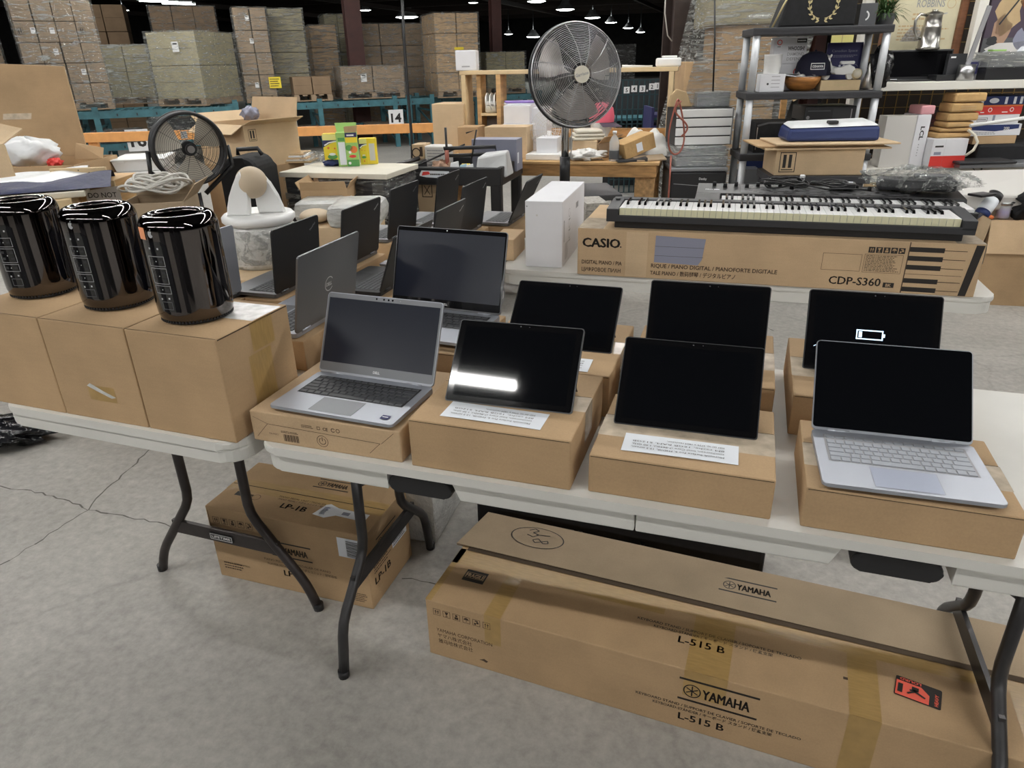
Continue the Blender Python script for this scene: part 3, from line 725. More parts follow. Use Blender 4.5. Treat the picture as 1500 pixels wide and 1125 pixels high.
def laptop(name, label, loc, rz, w, d, lid, open_deg, base_m, lid_m, key_m, scr_m='screen_matte', group=None, th=.016, style='grey', emblem=None, sil=False):
    """origin under the hinge line centre; the keyboard runs towards -y, the lid rises at y = 0. open_deg: lid angle from the keyboard"""
    t = thing(name, label, 'laptop', loc, rz, group)
    m = MB(); th2 = th
    m.prism(rrect(-w / 2, -d, w / 2, 0, .009), top(0, 0, 0), .002, th2, base_m, .0018)
    for v_ in m.bm.verts:
        if v_.co.z < th2 * .6: v_.co.z += (th2 - .006 - .002) * min(1, max(0, -v_.co.y / d)) * .8
    m.build('base', t)
    m = MB()
    for sx in (-1, 1):
        for yy in (-.02, -d + .02): m.box(sx * (w / 2 - .03) - .012, yy - .005, 0, sx * (w / 2 - .03) + .012, yy + .005, .004 if yy > -.1 else th * .62, 'black_plastic')
    m.build('rubber_foot', t)
    kx = w / 2 - .022
    m = MB(); m.k = .0004; f = top(0, 0, th2)
    if not sil: m.rect(f, -kx - .003, -d * .60, kx + .003, -d * .11, 'black_matte' if key_m == 'keycap' else base_m, 1)
    else: m.rect(f, -kx - .003, -d * .60, kx + .003, -d * .10, 'mid_grey', 1)
    keys(m, -kx, kx, -d * .595, -d * .115, th2 + .0004, key_m, 6, hz=.0014)
    m.build('keyboard', t)
    m = MB(); m.k = .0005; m.rect(f, -.058, -d + .008, .052, -d * .635, 'touchpad' if sil else ('laptop_grey' if base_m != 'laptop_dark' else 'black_matte'), 1); m.outline(f, -.058, -d + .008, .052, -d * .635, .0006, 'dark_grey' if not sil else 'mid_grey', 1.6); m.build('touchpad', t)
    a = rad(180 - open_deg)                                          # lid direction: 0 = lying back along +y
    up = V(0, math.cos(a), math.sin(a)); F = Fr((0, -.003, th2 + .0005), X, up)   # normal = X x up, towards the keyboard
    m = MB(); m.prism(rrect(-w / 2, .0005, w / 2, lid, .008), F, -.006, 0, lid_m, .0015); ld = m.build('lid', t)
    m = MB(); m.k = .0006
    if style == 'silver':
        m.poly(F, rrect(-w / 2 + .002, .006, w / 2 - .002, lid - .002, .006), 'screen_gloss', 1); m.build('screen', ld)
    else:
        if style == 'grey': m.poly(F, rrect(-w / 2 + .0018, .006, w / 2 - .0018, lid - .0018, .006), 'laptop_grey', .5)
        else: m.poly(F, rrect(-w / 2 + .0018, .006, w / 2 - .0018, lid - .0018, .006), 'bezel_black', .5)
        m.rect(F, -w / 2 + .006, .028, w / 2 - .006, lid - .013, scr_m, 1); m.build('screen', ld)
        m = MB(); m.k = .0012
        if style == 'grey':
            for x in (-.02, .0, .013, .024): m.disc(F, x, lid - .0068, .0024, 'bezel_black', n=10)
            m.disc(F, .045, lid - .0068, .0015, 'mid_grey', n=8)
            m.text('DELL', F, .004, .0125, .006, 'logo_silver', 'C', .03)
            m.build('bezel_marks', ld)
        elif style == 'camera':
            m.poly(F, rrect(-.028, lid - .0105, .028, lid - .003, .0035), 'bezel_black'); m.disc(F, -.012, lid - .0067, .002, 'logo_silver', 2, n=8); m.build('camera_bar', ld); m = MB(); m.k = .0012; m.text('DELL', F, 0, .0125, .006, 'logo_silver', 'C', .03); m.build('bezel_marks', ld)
        else: m.bm.free()
    c = V(0, .001, th2 - .001)
    for sx in (-1, 1): m = MB(); m.cyl(c + X * (sx * (w / 2 - .05) - .02), c + X * (sx * (w / 2 - .05) + .02), .005, base_m, seg=10); m.build('hinge', t)
    if emblem:
        B = Fr(F.o - F.n * .006, -X, up); k = MB(); k.k = .0008
        if emblem == 'ring': k.ring(B, 0, lid * .46, .021, .0026, 'logo_silver', n=32, a0=35, a1=325); k.text('DELL', B, 0, lid * .46 - .0055, .011, 'logo_silver', 'C', .03, .030); tag(k.build('lid_emblem', ld), 'ringed silver maker mark')
        elif emblem == 'slash': k.text('ThinkPad', B, w / 2 - .052, lid - .046, .0065, 'logo_silver', 'L', .02, .038, rot=32); tag(k.build('lid_emblem', ld), 'small silver slanted lettering')
        elif emblem == 'dark': k.text('ThinkPad', B, w / 2 - .056, lid - .046, .0065, 'mid_grey', 'L', .02, .040, rot=32); tag(k.build('lid_emblem', ld), 'small grey slanted lettering')
        else: k.bm.free()
    return t
l1 = laptop('laptop', 'open grey laptop facing the viewer on the flat printed carton, dark screen', (-.808, 1.367, .817), -2.3, .316, .200, .200, 115, 'laptop_silver', 'laptop_silver', 'keycap', style='grey', group='open grey laptops facing the viewer')
m = MB(); m.k = .0008; f = top(0, 0, .0168); m.rect(f, .118, -.183, .138, -.166, 'blue_deep'); m.rect(f, .121, -.1765, .135, -.1735, 'logo_silver', 2); tag(m.build('processor_sticker', l1), 'small dark blue sticker')
l2 = laptop('laptop', 'larger open grey laptop with camera shutter bar, standing in the back row', (-.816, 1.824, .8405), -3.3, .358, .24, .237, 109, 'laptop_silver', 'laptop_grey', 'keycap', style='camera', th=.019, group='open grey laptops facing the viewer')
laptop('laptop', 'small bright silver laptop with pale keys, nearest to the right edge', (.322, 1.376, .825), 2, .288, .208, .191, 130, 'silver_lap', 'silver_lap', 'key_silver', style='silver', th=.0145, sil=True)

# ---- dark laptops on the side table, seen from behind: hinge along y, keyboard towards -x
def back_laptop(label, hx_, y0, y1, z, deg, kind, dep=.215, lid=.215, carton_label=None, cm='card', cw=None):
    yc = (y0 + y1) / 2; w = y1 - y0
    base, lidm, em = {'silver': ('laptop_silver', 'laptop_grey', 'ring'), 'dark': ('laptop_dark', 'laptop_dark', 'slash'), 'dim': ('laptop_dark', 'laptop_dark', 'dark'), 'plain': ('laptop_grey', 'laptop_silver', None), 'slate': ('laptop_grey', 'laptop_dark', 'slash'), 'slate2': ('laptop_grey', 'laptop_dark', 'dark')}[kind]
    laptop('laptop', label, (hx_, yc, z), 270, w, dep, lid, deg, base, lidm, 'keycap', style='black', group='laptops on the side table seen from behind', emblem=em)
    cw = cw or dep + .05
    carton('cardboard_box', carton_label, (hx_ + .018 - cw / 2 + .01, yc, .74), 0, cw, w + .02, z - .7405, cm, group='cartons under the side table laptops')
ZB = .83
back_laptop('silver-grey laptop seen from behind, ringed mark on its lid, by the cylinder carton', -1.155, 1.555, 1.880, ZB, 101, 'silver', lid=.226, carton_label='brown carton under the silver-grey laptop with the ringed lid mark')
back_laptop('black laptop lid with faint grey lettering, directly behind the rightmost cylinder computer', -1.435, 1.86, 2.128, ZB, 96, 'slate2', carton_label='brown carton under the black laptop behind the rightmost cylinder computer', lid=.212, dep=.20)
back_laptop('plain grey laptop lid half hidden by the rightmost cylinder computer', -1.578, 1.585, 1.872, ZB, 93, 'plain', carton_label='brown carton under the plain grey laptop', lid=.222, cw=.2, dep=.19)
back_laptop('black laptop lid partly hidden by the larger grey laptop screen edge', -1.108, 1.965, 2.262, ZB, 111, 'dim', carton_label='brown carton under the black laptop by the larger laptop screen', lid=.2, dep=.2)
back_laptop('black laptop lid with silver slanted lettering just before the wrapped sacks', -1.395, 2.205, 2.495, ZB, 99, 'slate', carton_label='brown carton under the black laptop next to the wrapped sacks', lid=.215, dep=.2)
back_laptop('black laptop lid just peeking over the middle of the larger grey laptop screen', -1.085, 2.292, 2.575, ZB, 104, 'slate', carton_label='brown carton under the black laptop peeking over the larger screen', lid=.21, dep=.2)
back_laptop('tall black laptop lid standing in front of the dark wrapped dresser end', -1.435, 2.66, 2.935, ZB, 99, 'slate2', carton_label='brown carton under the tall black laptop by the dresser', lid=.212, dep=.2)
back_laptop('black laptop lid below the middle of the black utility cart', -1.155, 2.765, 3.065, ZB, 99, 'slate', carton_label='brown carton under the black laptop below the cart', lid=.215, dep=.2)
back_laptop('black laptop lid under the cart sticker, farthest back on the left', -1.370, 3.00, 3.268, ZB, 99, 'slate', carton_label='brown carton under the black laptop below the cart sticker', lid=.215, dep=.2)
back_laptop('black laptop leaning far open beside the white tower box', -1.035, 3.09, 3.355, ZB, 116, 'slate', carton_label='brown carton under the far open laptop by the white tower box', lid=.212, dep=.2)
carton('cardboard_box', 'small tan carton left of the white tower box, end facing the viewer', (-.985, 2.94, .74), 4, .10, .21, .092, 'card_light')

# ---- white tower box and piano carton
p = Pl(770, 824, 293, 390, .52, z=.74, yaw=3, w=.157, h=.272)
def wb(m, w, d, h):
    f = rside(w / 2, -d / 2, 0)
    m.dashes(f, .02, .10, .05, .19, 14, 'ink', seed=9)
    for cz in (.20, .155, .11): m.ring(f, .15, cz, .017, .003, 'mid_grey', n=16, a0=60, a1=360); m.rect(f, .13, cz - .028, .17, cz - .024, 'mid_grey')
    m.dashes(f, .05, .02, .12, .09, 9, 'mid_grey', seed=2); m.rect(f, .30, .19, .36, .215, 'mid_grey')
    g = front(-w / 2, -d / 2, 0); m.disc(g, .008, .25, .003, 'mid_grey'); m.disc(g, .05, .215, .004, 'mag_white')
carton('tower_box', 'tall white computer box standing left of the piano carton', p.loc, 3, p.w, .52, p.h, 'white_card', deco=wb)
CB0 = V(-.615, 2.700, .74); CBW, CBD, CBH = 1.415, .50, .187
def casio(m, w, d, h):
    f = front(-w / 2, -d / 2, 0)
    m.heavy('CASIO', f, .021, .115, .036, 'ink', .0022, .146); m.disc(f, .171, .119, .003, 'ink', n=8)
    m.text('DIGITAL PIANO / PIA', f, .018, .046, .0155, 'ink_brown', 'L', .022, .160); m.text('ЦИФРОВОЕ ПИАН', f, .018, .016, .0155, 'ink_brown', 'L', .022, .156)
    m.text('RIQUE / PIANO DIGITAL / PIANOFORTE DIGITALE', f, .292, .045, .0155, 'ink_brown', 'L', .022, .465); m.text('TALE PIANO / 数码钢琴 / デジタルピアノ', f, .290, .0165, .0155, 'ink_brown', 'L', .022, .32)
    m.outline(f, .905, .072, 1.035, .134, .0012, 'ink_brown')
    m.outline(f, 1.043, .070, 1.168, .137, .0012, 'ink_brown'); m.dashes(f, 1.048, .074, 1.164, .134, 11, 'ink_brown', seed=12); icons(m, f, 1.052, .142, .021, 5, 'ink', 1.15, True)
    m.heavy('CDP-S360', f, .939, .021, .030, 'ink', .0008, .172); m.rect(f, 1.120, .018, 1.156, .036, 'ink'); m.text('BK', f, 1.138, .0215, .011, 'card_light', 'C', .02, k=2)
    m.rect(f, 1.180, 0.002, 1.1835, h - .002, 'ink_brown')
    for i, z in enumerate((.160, .1285, .0965, .048, .0165)): m.rect(f, 1.183, z - .0085, 1.292, z + .0085, 'ink'); m.rect(f, 1.292, z - .0012, 1.362, z + .0012, 'ink_brown')
    m.rect(f, 1.183, .0715, 1.362, .073, 'ink_brown')
    m.poly(f, [(1.364, .003), (1.388, .003), (1.411, h - .004), (1.385, h - .004)], 'ink', 1.5)
def casio_box():
    loc = CB0 + cu * CBW / 2 + cv * CBD / 2
    m = carton_mesh(CBW, CBD, CBH, 'card_light'); casio(m, CBW, CBD, CBH)
    o = tag(m.build('piano_carton', None, loc, CRZ), 'long printed piano carton on the far white table, under the black digital piano', 'box')
    m = MB(); f = front(-CBW / 2, -CBD / 2, 0); m.rect(f, .192, .004, .275, .180, 'card_pale', 1.5); tag(m.build('paper_patch', o), 'pale tan patch covering part of the print')
    m = MB(); m.poly(f, [(.302, .066), (.468, .062), (.482, .085), (.490, .164), (.304, .170)], 'grey_blue', 1.5)
    for z in (.092, .128): m.rect(f, .303, z, .486, z + .0015, 'dark_grey', 2.2)
    tag(m.build('duct_tape', o), 'grey duct tape patch')
    m = MB(); t_ = top(-CBW / 2, -CBD / 2, CBH); m.rect(t_, .0, .0, .10, .2, 'tape_clear', 1); m.rect(t_, CBW - .09, .0, CBW, .2, 'tape_clear', 1); g = rside(CBW / 2, -CBD / 2, 0); m.rect(g, .0, .12, .1, CBH, 'tape_silver', 3); m.build('packing_tape', o)
casio_box()

# ---- the digital piano
PW, PD = 1.268, .230
PZ = .74 + CBH + .0005
t = thing('digital_piano', 'black slim digital piano with ivory-fronted keys lying on the printed piano carton', 'piano', CB0 + V(0, 0, CBH + .0005) + cu * (.108 + PW / 2) + cv * (.012 + PD / 2), CRZ)
hw, hd = PW / 2, PD / 2
m = MB(); m.box(-hw + .03, -hd + .02, 0, hw - .03, hd - .005, .026, 'black_plastic', .003); m.build('underside', t)
m = MB(); m.box(-hw, -hd, .026, hw, -hd + .012, .0515, 'charcoal', .003); m.box(-hw, -hd + .012, .026, hw, hd, .040, 'charcoal', .002); m.build('key_bed', t)
m = MB(); m.box(-hw, hd - .052, .040, hw, hd, .084, 'charcoal', .004)
for i in range(9): m.box(.1 + i * .02, hd - .035, .084, .112 + i * .02, hd - .028, .0855, 'dark_grey')
m.text('CASIO', top(0, 0, .0845), -.06, hd - .03, .011, 'logo_silver', 'C', .04); m.build('control_panel', t)
for sx in (-1, 1):
    a, b = (-hw, -hw + .046) if sx < 0 else (hw - .046, hw)
    m = MB(); m.hexa([(a, -hd, .040), (b, -hd, .040), (b, hd - .05, .040), (a, hd - .05, .040), (a, -hd, .076), (b, -hd, .076), (b, hd - .05, .087), (a, hd - .05, .087)], 'charcoal', .003)
    if sx < 0: m.cyl(((a + b) / 2, .03, .082), ((a + b) / 2, .03, .092), .009, 'black_plastic', seg=16)
    m.build('cheek_block', t)
kx0, kx1 = -hw + .048, hw - .048; kw = (kx1 - kx0) / 52
def white_key_mesh():
    m = MB(); m.box(.0006, -hd + .013, .042, kw - .0006, hd - .054, .0785, 'key_white', .001); m.rect(front(0, -hd + .0128, .042), .0006, .0, kw - .0006, .0355, 'ivory_key', 1)
    return m
wk = white_key_mesh().build('white_key', t, (kx0, 0, 0))
bm_ = MB(); bm_.hexa([(-.0055, -.035, .0785), (.0055, -.035, .0785), (.0055, hd - .054, .0785), (-.0055, hd - .054, .0785), (-.0042, -.026, .0895), (.0042, -.026, .0895), (.0042, hd - .054, .0895), (-.0042, hd - .054, .0895)], 'black_gloss', .0008)
bk = bm_.build('black_key', t)
first = True
for i in range(52):
    if i:
        o = wk.copy(); COL.objects.link(o); o.location = (kx0 + i * kw, 0, 0)
    nxt = 'ABCDEFG'[i % 7]
    if nxt in 'ACDFG' and i < 51:
        if first: o = bk; first = False
        else: o = bk.copy(); COL.objects.link(o)
        o.location = (kx0 + (i + 1) * kw, 0, 0)
# ---- the second keyboard behind it
SY0 = CB0 + V(0, 0, CBH + .0005) + cu * .425 + cv * .252
t = thing('synthesizer', 'black keyboard synthesizer with sloped control panel, lying behind the digital piano', 'keyboard', SY0 + cu * .51 + cv * .17, CRZ)
m = MB(); m.box(-.51, -.17, 0, .51, .17, .058, 'black_plastic', .004); m.build('case', t)
m = MB(); m.hexa([(-.51, -.01, .058), (.51, -.01, .058), (.51, .17, .058), (-.51, .17, .058), (-.51, .0, .078), (.51, .0, .078), (.51, .168, .092), (-.51, .168, .092)], 'black_plastic', .003)
fp = Fr((-.51, .0, .0786), X, V(0, .168, .014)); rg = random.Random(4)
m.text('PRO MK', fp, .035, .05, .012, 'logo_silver', 'L', .03); m.dashes(fp, .18, .02, .98, .14, 8, 'mid_grey', seed=8)
m.build('control_panel', t)
for i in range(16):
    m = MB()
    x = -.44 + (i % 8) * .045 + (.48 if i >= 8 else 0); c = fp.p(x + .51, .10 if i % 2 else .125, 0); m.cyl(c, c + V(0, 0, .016), .008, 'black_soft', seg=10); m.build('knob', t)
m = MB(); m.hexa([(-.51, -.17, .058), (-.41, -.17, .058), (-.41, -.01, .058), (-.51, -.01, .058), (-.51, -.17, .075), (-.41, -.17, .075), (-.41, -.0, .078), (-.51, -.0, .078)], 'black_plastic', .003); m.build('wheel_block', t)
sk0, sk1 = -.405, .495; kw2 = (sk1 - sk0) / 43
m = MB(); m.box(.0005, -.165, .058, kw2 - .0005, -.012, .070, 'key_white', .0008); wk = m.build('white_key', t, (sk0, 0, 0))
m = MB(); m.box(-.005, -.105, .070, .005, -.012, .0785, 'black_gloss', .0008); bk = m.build('black_key', t); first = True
for i in range(43):
    if i: o = wk.copy(); COL.objects.link(o); o.location = (sk0 + i * kw2, 0, 0)
    if 'CDEFGAB'[i % 7] in 'CDFGA' and i < 42:
        if first: o = bk; first = False
        else: o = bk.copy(); COL.objects.link(o)
        o.location = (sk0 + (i + 1) * kw2, 0, 0)
# cables and wrapped parts lying on the synthesizer
def coil(m, c, n, R, r, mat, seed=0, flat=.35, squash=1., loops=1.6, thick=.02):
    rg = random.Random(seed)
    for i in range(n):
        rr = R * rg.uniform(.55, 1.05); ph = rg.uniform(0, 6.28); off = V(rg.uniform(-1, 1) * R * .25, rg.uniform(-1, 1) * R * .2 * squash, rg.uniform(0, thick))
        pts = []
        for k in range(int(26 * loops)):
            a = ph + 2 * math.pi * k / 26; pts.append(Vector(c) + off + V(math.cos(a) * rr, math.sin(a) * rr * squash, r + thick * .5 * (1 + math.sin(a * 2 + ph)) * flat))
        m.tube(pts, r, mat, 6)
q = at(1155, 268, .985)
m = MB(); coil(m, (0, 0, 0), 6, .085, .0035, 'cable_black', 2, 1.0, .6); coil(m, (.17, -.01, 0), 3, .07, .0035, 'cable_black', 5, .8, .5)
m.tube([V(.02, -.05, .03), V(.06, -.02, .02), V(.15, -.07, .01), V(.24, -.05, .01), V(.31, -.04, .005)], .0035, 'cable_black', 6)
m.box(.055, .02, .035, .075, .045, .05, 'white_plastic', .004)
tag(m.build('cable_tangle', None, SY0 + cu * .36 + cv * .27 + V(0, 0, .090), CRZ), 'tangle of black cables lying on the rear synthesizer', 'cable')
m = MB(); m.box(-.05, -.03, 0, .05, .03, .025, 'black_plastic', .004); m.rect(top(-.05, -.03, .025), .01, .03, .09, .055, 'paper', 2)
tag(m.build('power_adapter', None, SY0 + cu * .58 + cv * .27 + V(0, 0, .092), CRZ - 4), 'black power adapter with white label on the rear synthesizer', 'adapter')
t = thing('wrapped_pedal', 'dark pedal wrapped in clear crinkled plastic on the right end of the synthesizer', 'pedal', SY0 + cu * .86 + cv * .26 + V(0, 0, .092), CRZ - 3)
m = MB(); m.box(-.15, -.045, .004, .13, .05, .05, 'charcoal', .012); m.box(-.02, -.03, .05, .11, .035, .065, 'dark_grey', .006); m.build('pedal_body', t)
def crumple(a, b, sx, sy, sz, seed, amp=.25):
    th_, ph_ = 2 * math.pi * a, math.pi * b
    n = 1 + amp * (math.sin(5 * th_ + seed) * math.sin(4 * ph_ + seed * 2) + .6 * math.sin(11 * th_ + 3 * seed) * math.sin(9 * ph_ + seed) + .35 * math.sin(23 * th_ + seed) * math.sin(17 * ph_))
    return V(math.cos(th_) * math.sin(ph_) * sx * n, math.sin(th_) * math.sin(ph_) * sy * n, max(.001, sz + math.cos(ph_) * -sz * n))
m = MB(); m.grid(lambda a, b: crumple(a, b, .20, .08, .045, 1.3, .18), 48, 24, 'film_soft'); m.build('plastic_wrap', t)

# ================================================================== under the tables
YRZ = -3.6
yu, yv = V(math.cos(rad(YRZ)), math.sin(rad(YRZ)), 0), V(-math.sin(rad(YRZ)), math.cos(rad(YRZ)), 0)
Y0 = V(-.712, 1.338, 0); YW, YD, YH = 1.62, .425, .197
def ybox(m, w, d, h):
    f = front(-w / 2, -d / 2, 0); t_ = top(-w / 2, -d / 2, h)
    icons(m, f, .022, .150, .022, 5, 'ink_brown', 1.35); icons(m, f, .1705, .150, .022, 1, 'ink_brown')
    m.text('YAMAHA CORPORATION', f, .028, .092, .0125, 'ink_brown', 'L', 0, .168); m.text('ヤマハ株式会社', f, .030, .072, .0125, 'ink_brown', 'L', 0, .105); m.text('雅马哈株式会社', f, .032, .052, .0125, 'ink_brown', 'L', 0, .105)
    m.poly(f, [(.155, .03), (.17, .038), (.182, .032), (.176, .026), (.166, .03)], 'ink_brown')
    yam(m, f, .690, .118, .185); yam_box_print(m, f, .782, .032, .97)
    yam_box_print(m, t_, .758, .082, 1.0)
    yam(m, t_, .742, .325, .15)
    m.rect(t_, 1.05, .10, 1.06, .108, 'ink_brown'); m.poly(t_, [(1.07, .275), (1.09, .285), (1.085, .268)], 'ink_brown'); m.disc(t_, 1.085, .252, .008, 'card_dark')
    # pen marks: an oval round a scrawled number
    m.ring(t_, .20, .352, .066, .0030, 'ink', sx=1.25, sy=.72, n=36)
    m.line(t_, [(.165, .38), (.18, .392), (.195, .385), (.18, .372), (.20, .366), (.185, .352), (.165, .358)], .003, 'ink'); m.line(t_, [(.195, .365), (.235, .372)], .003, 'ink')
    m.line(t_, [(.19, .338), (.205, .348), (.225, .330), (.24, .335), (.235, .346), (.215, .335), (.2, .327), (.19, .338)], .003, 'ink')
    m.rect(t_, 0.02, .229, w - .004, .2468, 'seam', 4)                 # the open slot between the flaps
    m.rect(t_, 0.03, .246, w - .004, .249, 'card_pale', 1.5)
m = carton_mesh(YW, YD, YH, 'card'); ybox(m, YW, YD, YH)
o = tag(m.build('long_carton', None, Y0 + yu * YW / 2 + yv * YD / 2, YRZ), 'long printed keyboard stand carton on the floor under the front table', 'box')
m = MB(); t_ = top(-YW / 2, -YD / 2, YH); f = front(-YW / 2, -YD / 2, 0)
m.rect(t_, .0, .165, .62, .233, 'tape', 1); m.rect(t_, .175, 0, .222, .17, 'tape', 1.6); m.rect(f, .175, .10, .222, YH, 'tape', 1)
m.rect(t_, .70, 0, .80, .425, 'tape', 1); m.rect(f, .70, .115, .80, YH, 'tape', .6)
m.rect(t_, .62, .19, 1.58, .233, 'tape', .6); m.rect(t_, 1.06, 0, 1.125, .42, 'tape', 1); m.rect(f, 1.06, 0.02, 1.125, YH, 'tape', 1); m.rect(t_, 1.40, 0, 1.46, .42, 'tape', 1); m.rect(t_, 0.0, .0, .018, .42, 'tape', 1)
m.build('packing_tape', o)
m = MB(); m.hexa([(-YW / 2 - .022, .035, YH - .004), (YW * .46, .035, YH - .002), (YW * .46, YD / 2, YH - .002), (-YW / 2 + .005, YD / 2, YH - .004),
                  (-YW / 2 - .022, .033, YH + .005), (YW * .46, .035, YH + .0022), (YW * .46, YD / 2, YH + .0022), (-YW / 2 + .005, YD / 2, YH + .006)], 'card_grey')
fl = Fr((-YW / 2, -YD / 2, YH + .0056), X, Y)
yam(m, Fr((-YW / 2, -YD / 2, YH + .0034), X, Y), .742, .325, .15)
fl = Fr((-YW / 2, -YD / 2, YH + .0056), V(1, 0, -.0022), Y)
m.ring(fl, .20, .352, .066, .0030, 'ink', sx=1.25, sy=.72, n=36, k=2)
m.line(fl, [(.165, .38), (.18, .392), (.195, .385), (.18, .372), (.20, .366), (.185, .352), (.165, .358)], .003, 'ink', 2); m.line(fl, [(.195, .365), (.235, .372)], .003, 'ink', 2)
m.line(fl, [(.19, .338), (.205, .348), (.225, .330), (.24, .335), (.235, .346), (.215, .335), (.2, .327), (.19, .338)], .003, 'ink', 2)
tag(m.build('lid_flap', o), 'rear top flap with hand-drawn oval')
m = MB(); m.k = .0012; m.rect(t_, .060, .105, .125, .152, 'ink', 1); m.text('FRAGILE', t_, .0925, .121, .016, 'card_light', 'C', .03, .055, 2); m.outline(t_, .064, .117, .121, .141, .0012, 'card_light', 2); tag(m.build('fragile_label', o), 'black label with pale lettering')
m = MB(); m.k = .0012; L0 = Fr(t_.p(1.155, .095), V(math.cos(rad(-10)), math.sin(rad(-10)), 0), V(math.sin(rad(10)), math.cos(rad(10)), 0))
m.poly(L0, rrect(0, 0, .094, .062, .004), 'ink', 1); m.poly(L0, [(.002, .002), (.070, .002), (.070, .030), (.052, .048), (.002, .048)], 'sticker_red', 2)
m.text('LOURD', L0, .052, .0585, .0075, 'sticker_red', 'L', .03, .044, 2, rot=180); m.text('HEAVY', L0, .088, .006, .0075, 'sticker_red', 'L', .03, .036, 2, rot=90); m.rect(L0, .006, .01, .016, .038, 'ink', 3)
m.line(L0, [(.026, .014), (.04, .026), (.05, .022), (.062, .016)], .005, 'ink', 3); m.rect(L0, .034, .028, .048, .04, 'ink', 3); m.line(L0, [(.03, .026), (.045, .03)], .005, 'ink', 3)
tag(m.build('weight_label', o), 'fluorescent red heavy-load label')
# second printed carton
LW, LD, LH = .565, .275, .275; LRZ = 0
def lp(m, w, d, h):
    f = front(-w / 2, -d / 2, 0); t_ = top(-w / 2, -d / 2, h); g = rside(w / 2, -d / 2, 0)
    icons(m, f, .02, .215, .024, 5, 'ink_brown', 1.3); m.rect(f, .006, .18, .008, .26, 'ink_brown')
    yam(m, f, .225, .148, .145); m.text('PIANO PEDAL UNIT / PEDALIER DE PIANO', f, .19, .108, .0085, 'ink_brown', 'L', 0, .24); m.text('KLAVIER PEDALEINHEIT / ペダルユニット / 钢琴踏板', f, .20, .092, .0085, 'ink_brown', 'L', 0, .25)
    m.heavy('LP-1B', f, .256, .060, .022, 'ink', .0009, .080)
    m.dashes(f, .025, .035, .11, .065, 3, 'ink_brown', seed=3)
    m.text('YAMAHA CORPORATION', f, .025, .058, .007, 'ink_brown', 'L', 0, .10)
    m.dashes(f, w - .07, .02, w - .015, .055, 5, 'ink_brown', seed=5)
    m.text('PIANO PEDAL UNIT / PEDALIER', t_, .20, .108, .008, 'ink_brown', 'L', 0, .17); m.text('PIANO PEDAL / ペダルユニット / 踏板', t_, .205, .095, .008, 'ink_brown', 'L', 0, .17)
    m.heavy('LP-1B', t_, .235, .058, .025, 'ink', .0009, .090); m.ring(t_, .13, .085, .014, .0015, 'ink_brown'); m.rect(t_, .05, .078, .085, .1, 'ink'); m.rect(t_, .09, .085, .115, .095, 'ink_brown')
    yam(m, t_, .27, .205, .13)
    m.rect(t_, .004, .136, w - .004, .1395, 'seam', 1)
    yam(m, g, .06, .185, .13); m.heavy('LP-1B', g, .03, .072, .027, 'ink', .001, .10); m.dashes(g, .03, .11, .14, .17, 6, 'ink_brown', seed=6)
m = carton_mesh(LW, LD, LH, 'card'); lp(m, LW, LD, LH)
o = tag(m.build('printed_carton', None, (-1.515 + LW / 2, 1.447 + LD / 2, 0), LRZ), 'square printed pedal carton on the floor behind the dark table legs', 'box')
m = MB(); m.k = .0012; t_ = top(-LW / 2, -LD / 2, LH); m.poly(t_, [(.355, .055), (.40, .048), (.43, .068), (.53, .062), (.53, .10), (.42, .105), (.385, .118), (.372, .11)], 'paper', 1); m.dashes(t_, .375, .06, .395, .10, 6, 'blue_mid', 2); m.rect(t_, .445, .075, .47, .09, 'grey_blue', 2); m.build('shipping_label', o)
m = MB(); m.k = .0012
f = front(-LW / 2, -LD / 2, 0); m.rect(f, .47, .185, .545, .255, 'paper', 1)
for i in range(14): m.rect(f, .50 + .0, .19 + i * .0042, .54, .1915 + i * .0042 + (.0008 if i % 3 else 0), 'ink', 2)
m.build('shipping_label', o); m = MB(); m.k = .0012
g = rside(LW / 2, -LD / 2, 0); m.rect(g, .15, .12, .25, .18, 'paper', 1); m.dashes(g, .155, .125, .245, .175, 6, 'ink', 2)
tag(m.build('shipping_label', o), 'white shipping label on the end')
m = MB(); m.rect(t_, .0, .105, LW, .17, 'tape', .6); m.build('packing_tape', o)
# things behind the boxes
m = MB(); m.box(-.46, -.13, .0, .46, .13, .205, 'black_soft', .012); m.box(-.30, -.137, .12, -.12, -.128, .15, 'black_plastic', .003); m.tube([V(-.1, -.132, .15), V(-.1, -.16, .13), V(.1, -.16, .13), V(.1, -.132, .15)], .008, 'black_plastic', 8)
tag(m.build('equipment_case', None, (-.285, 1.945, 0), -1), 'long black case on the floor behind the keyboard stand carton', 'case')
t = thing('wrapped_carton', 'carton wrapped in white stretch film on the floor behind the pedal carton', 'box', (-1.12, 2.02, 0), 3)
m = carton_mesh(.42, .46, .24, 'card'); m.build('carton', t)
m = MB(); m.box(-.216, -.236, .002, .216, .236, .246, 'wrap_white', .01); m.dashes(front(-.216, -.2365, 0), .2, .05, .34, .17, 7, 'mid_grey', seed=4); m.build('stretch_wrap', t)
# black bin bag at the photo's left edge
m = MB(); m.grid(lambda a, b: crumple(a, b, .30, .13, .05, .7, .22), 40, 20, 'bag_black')
tag(m.build('plastic_bag', None, at(5, 648, 0) + V(-.08, 0, 0), 15), 'crumpled black plastic bag on the floor at the far left edge', 'bag')
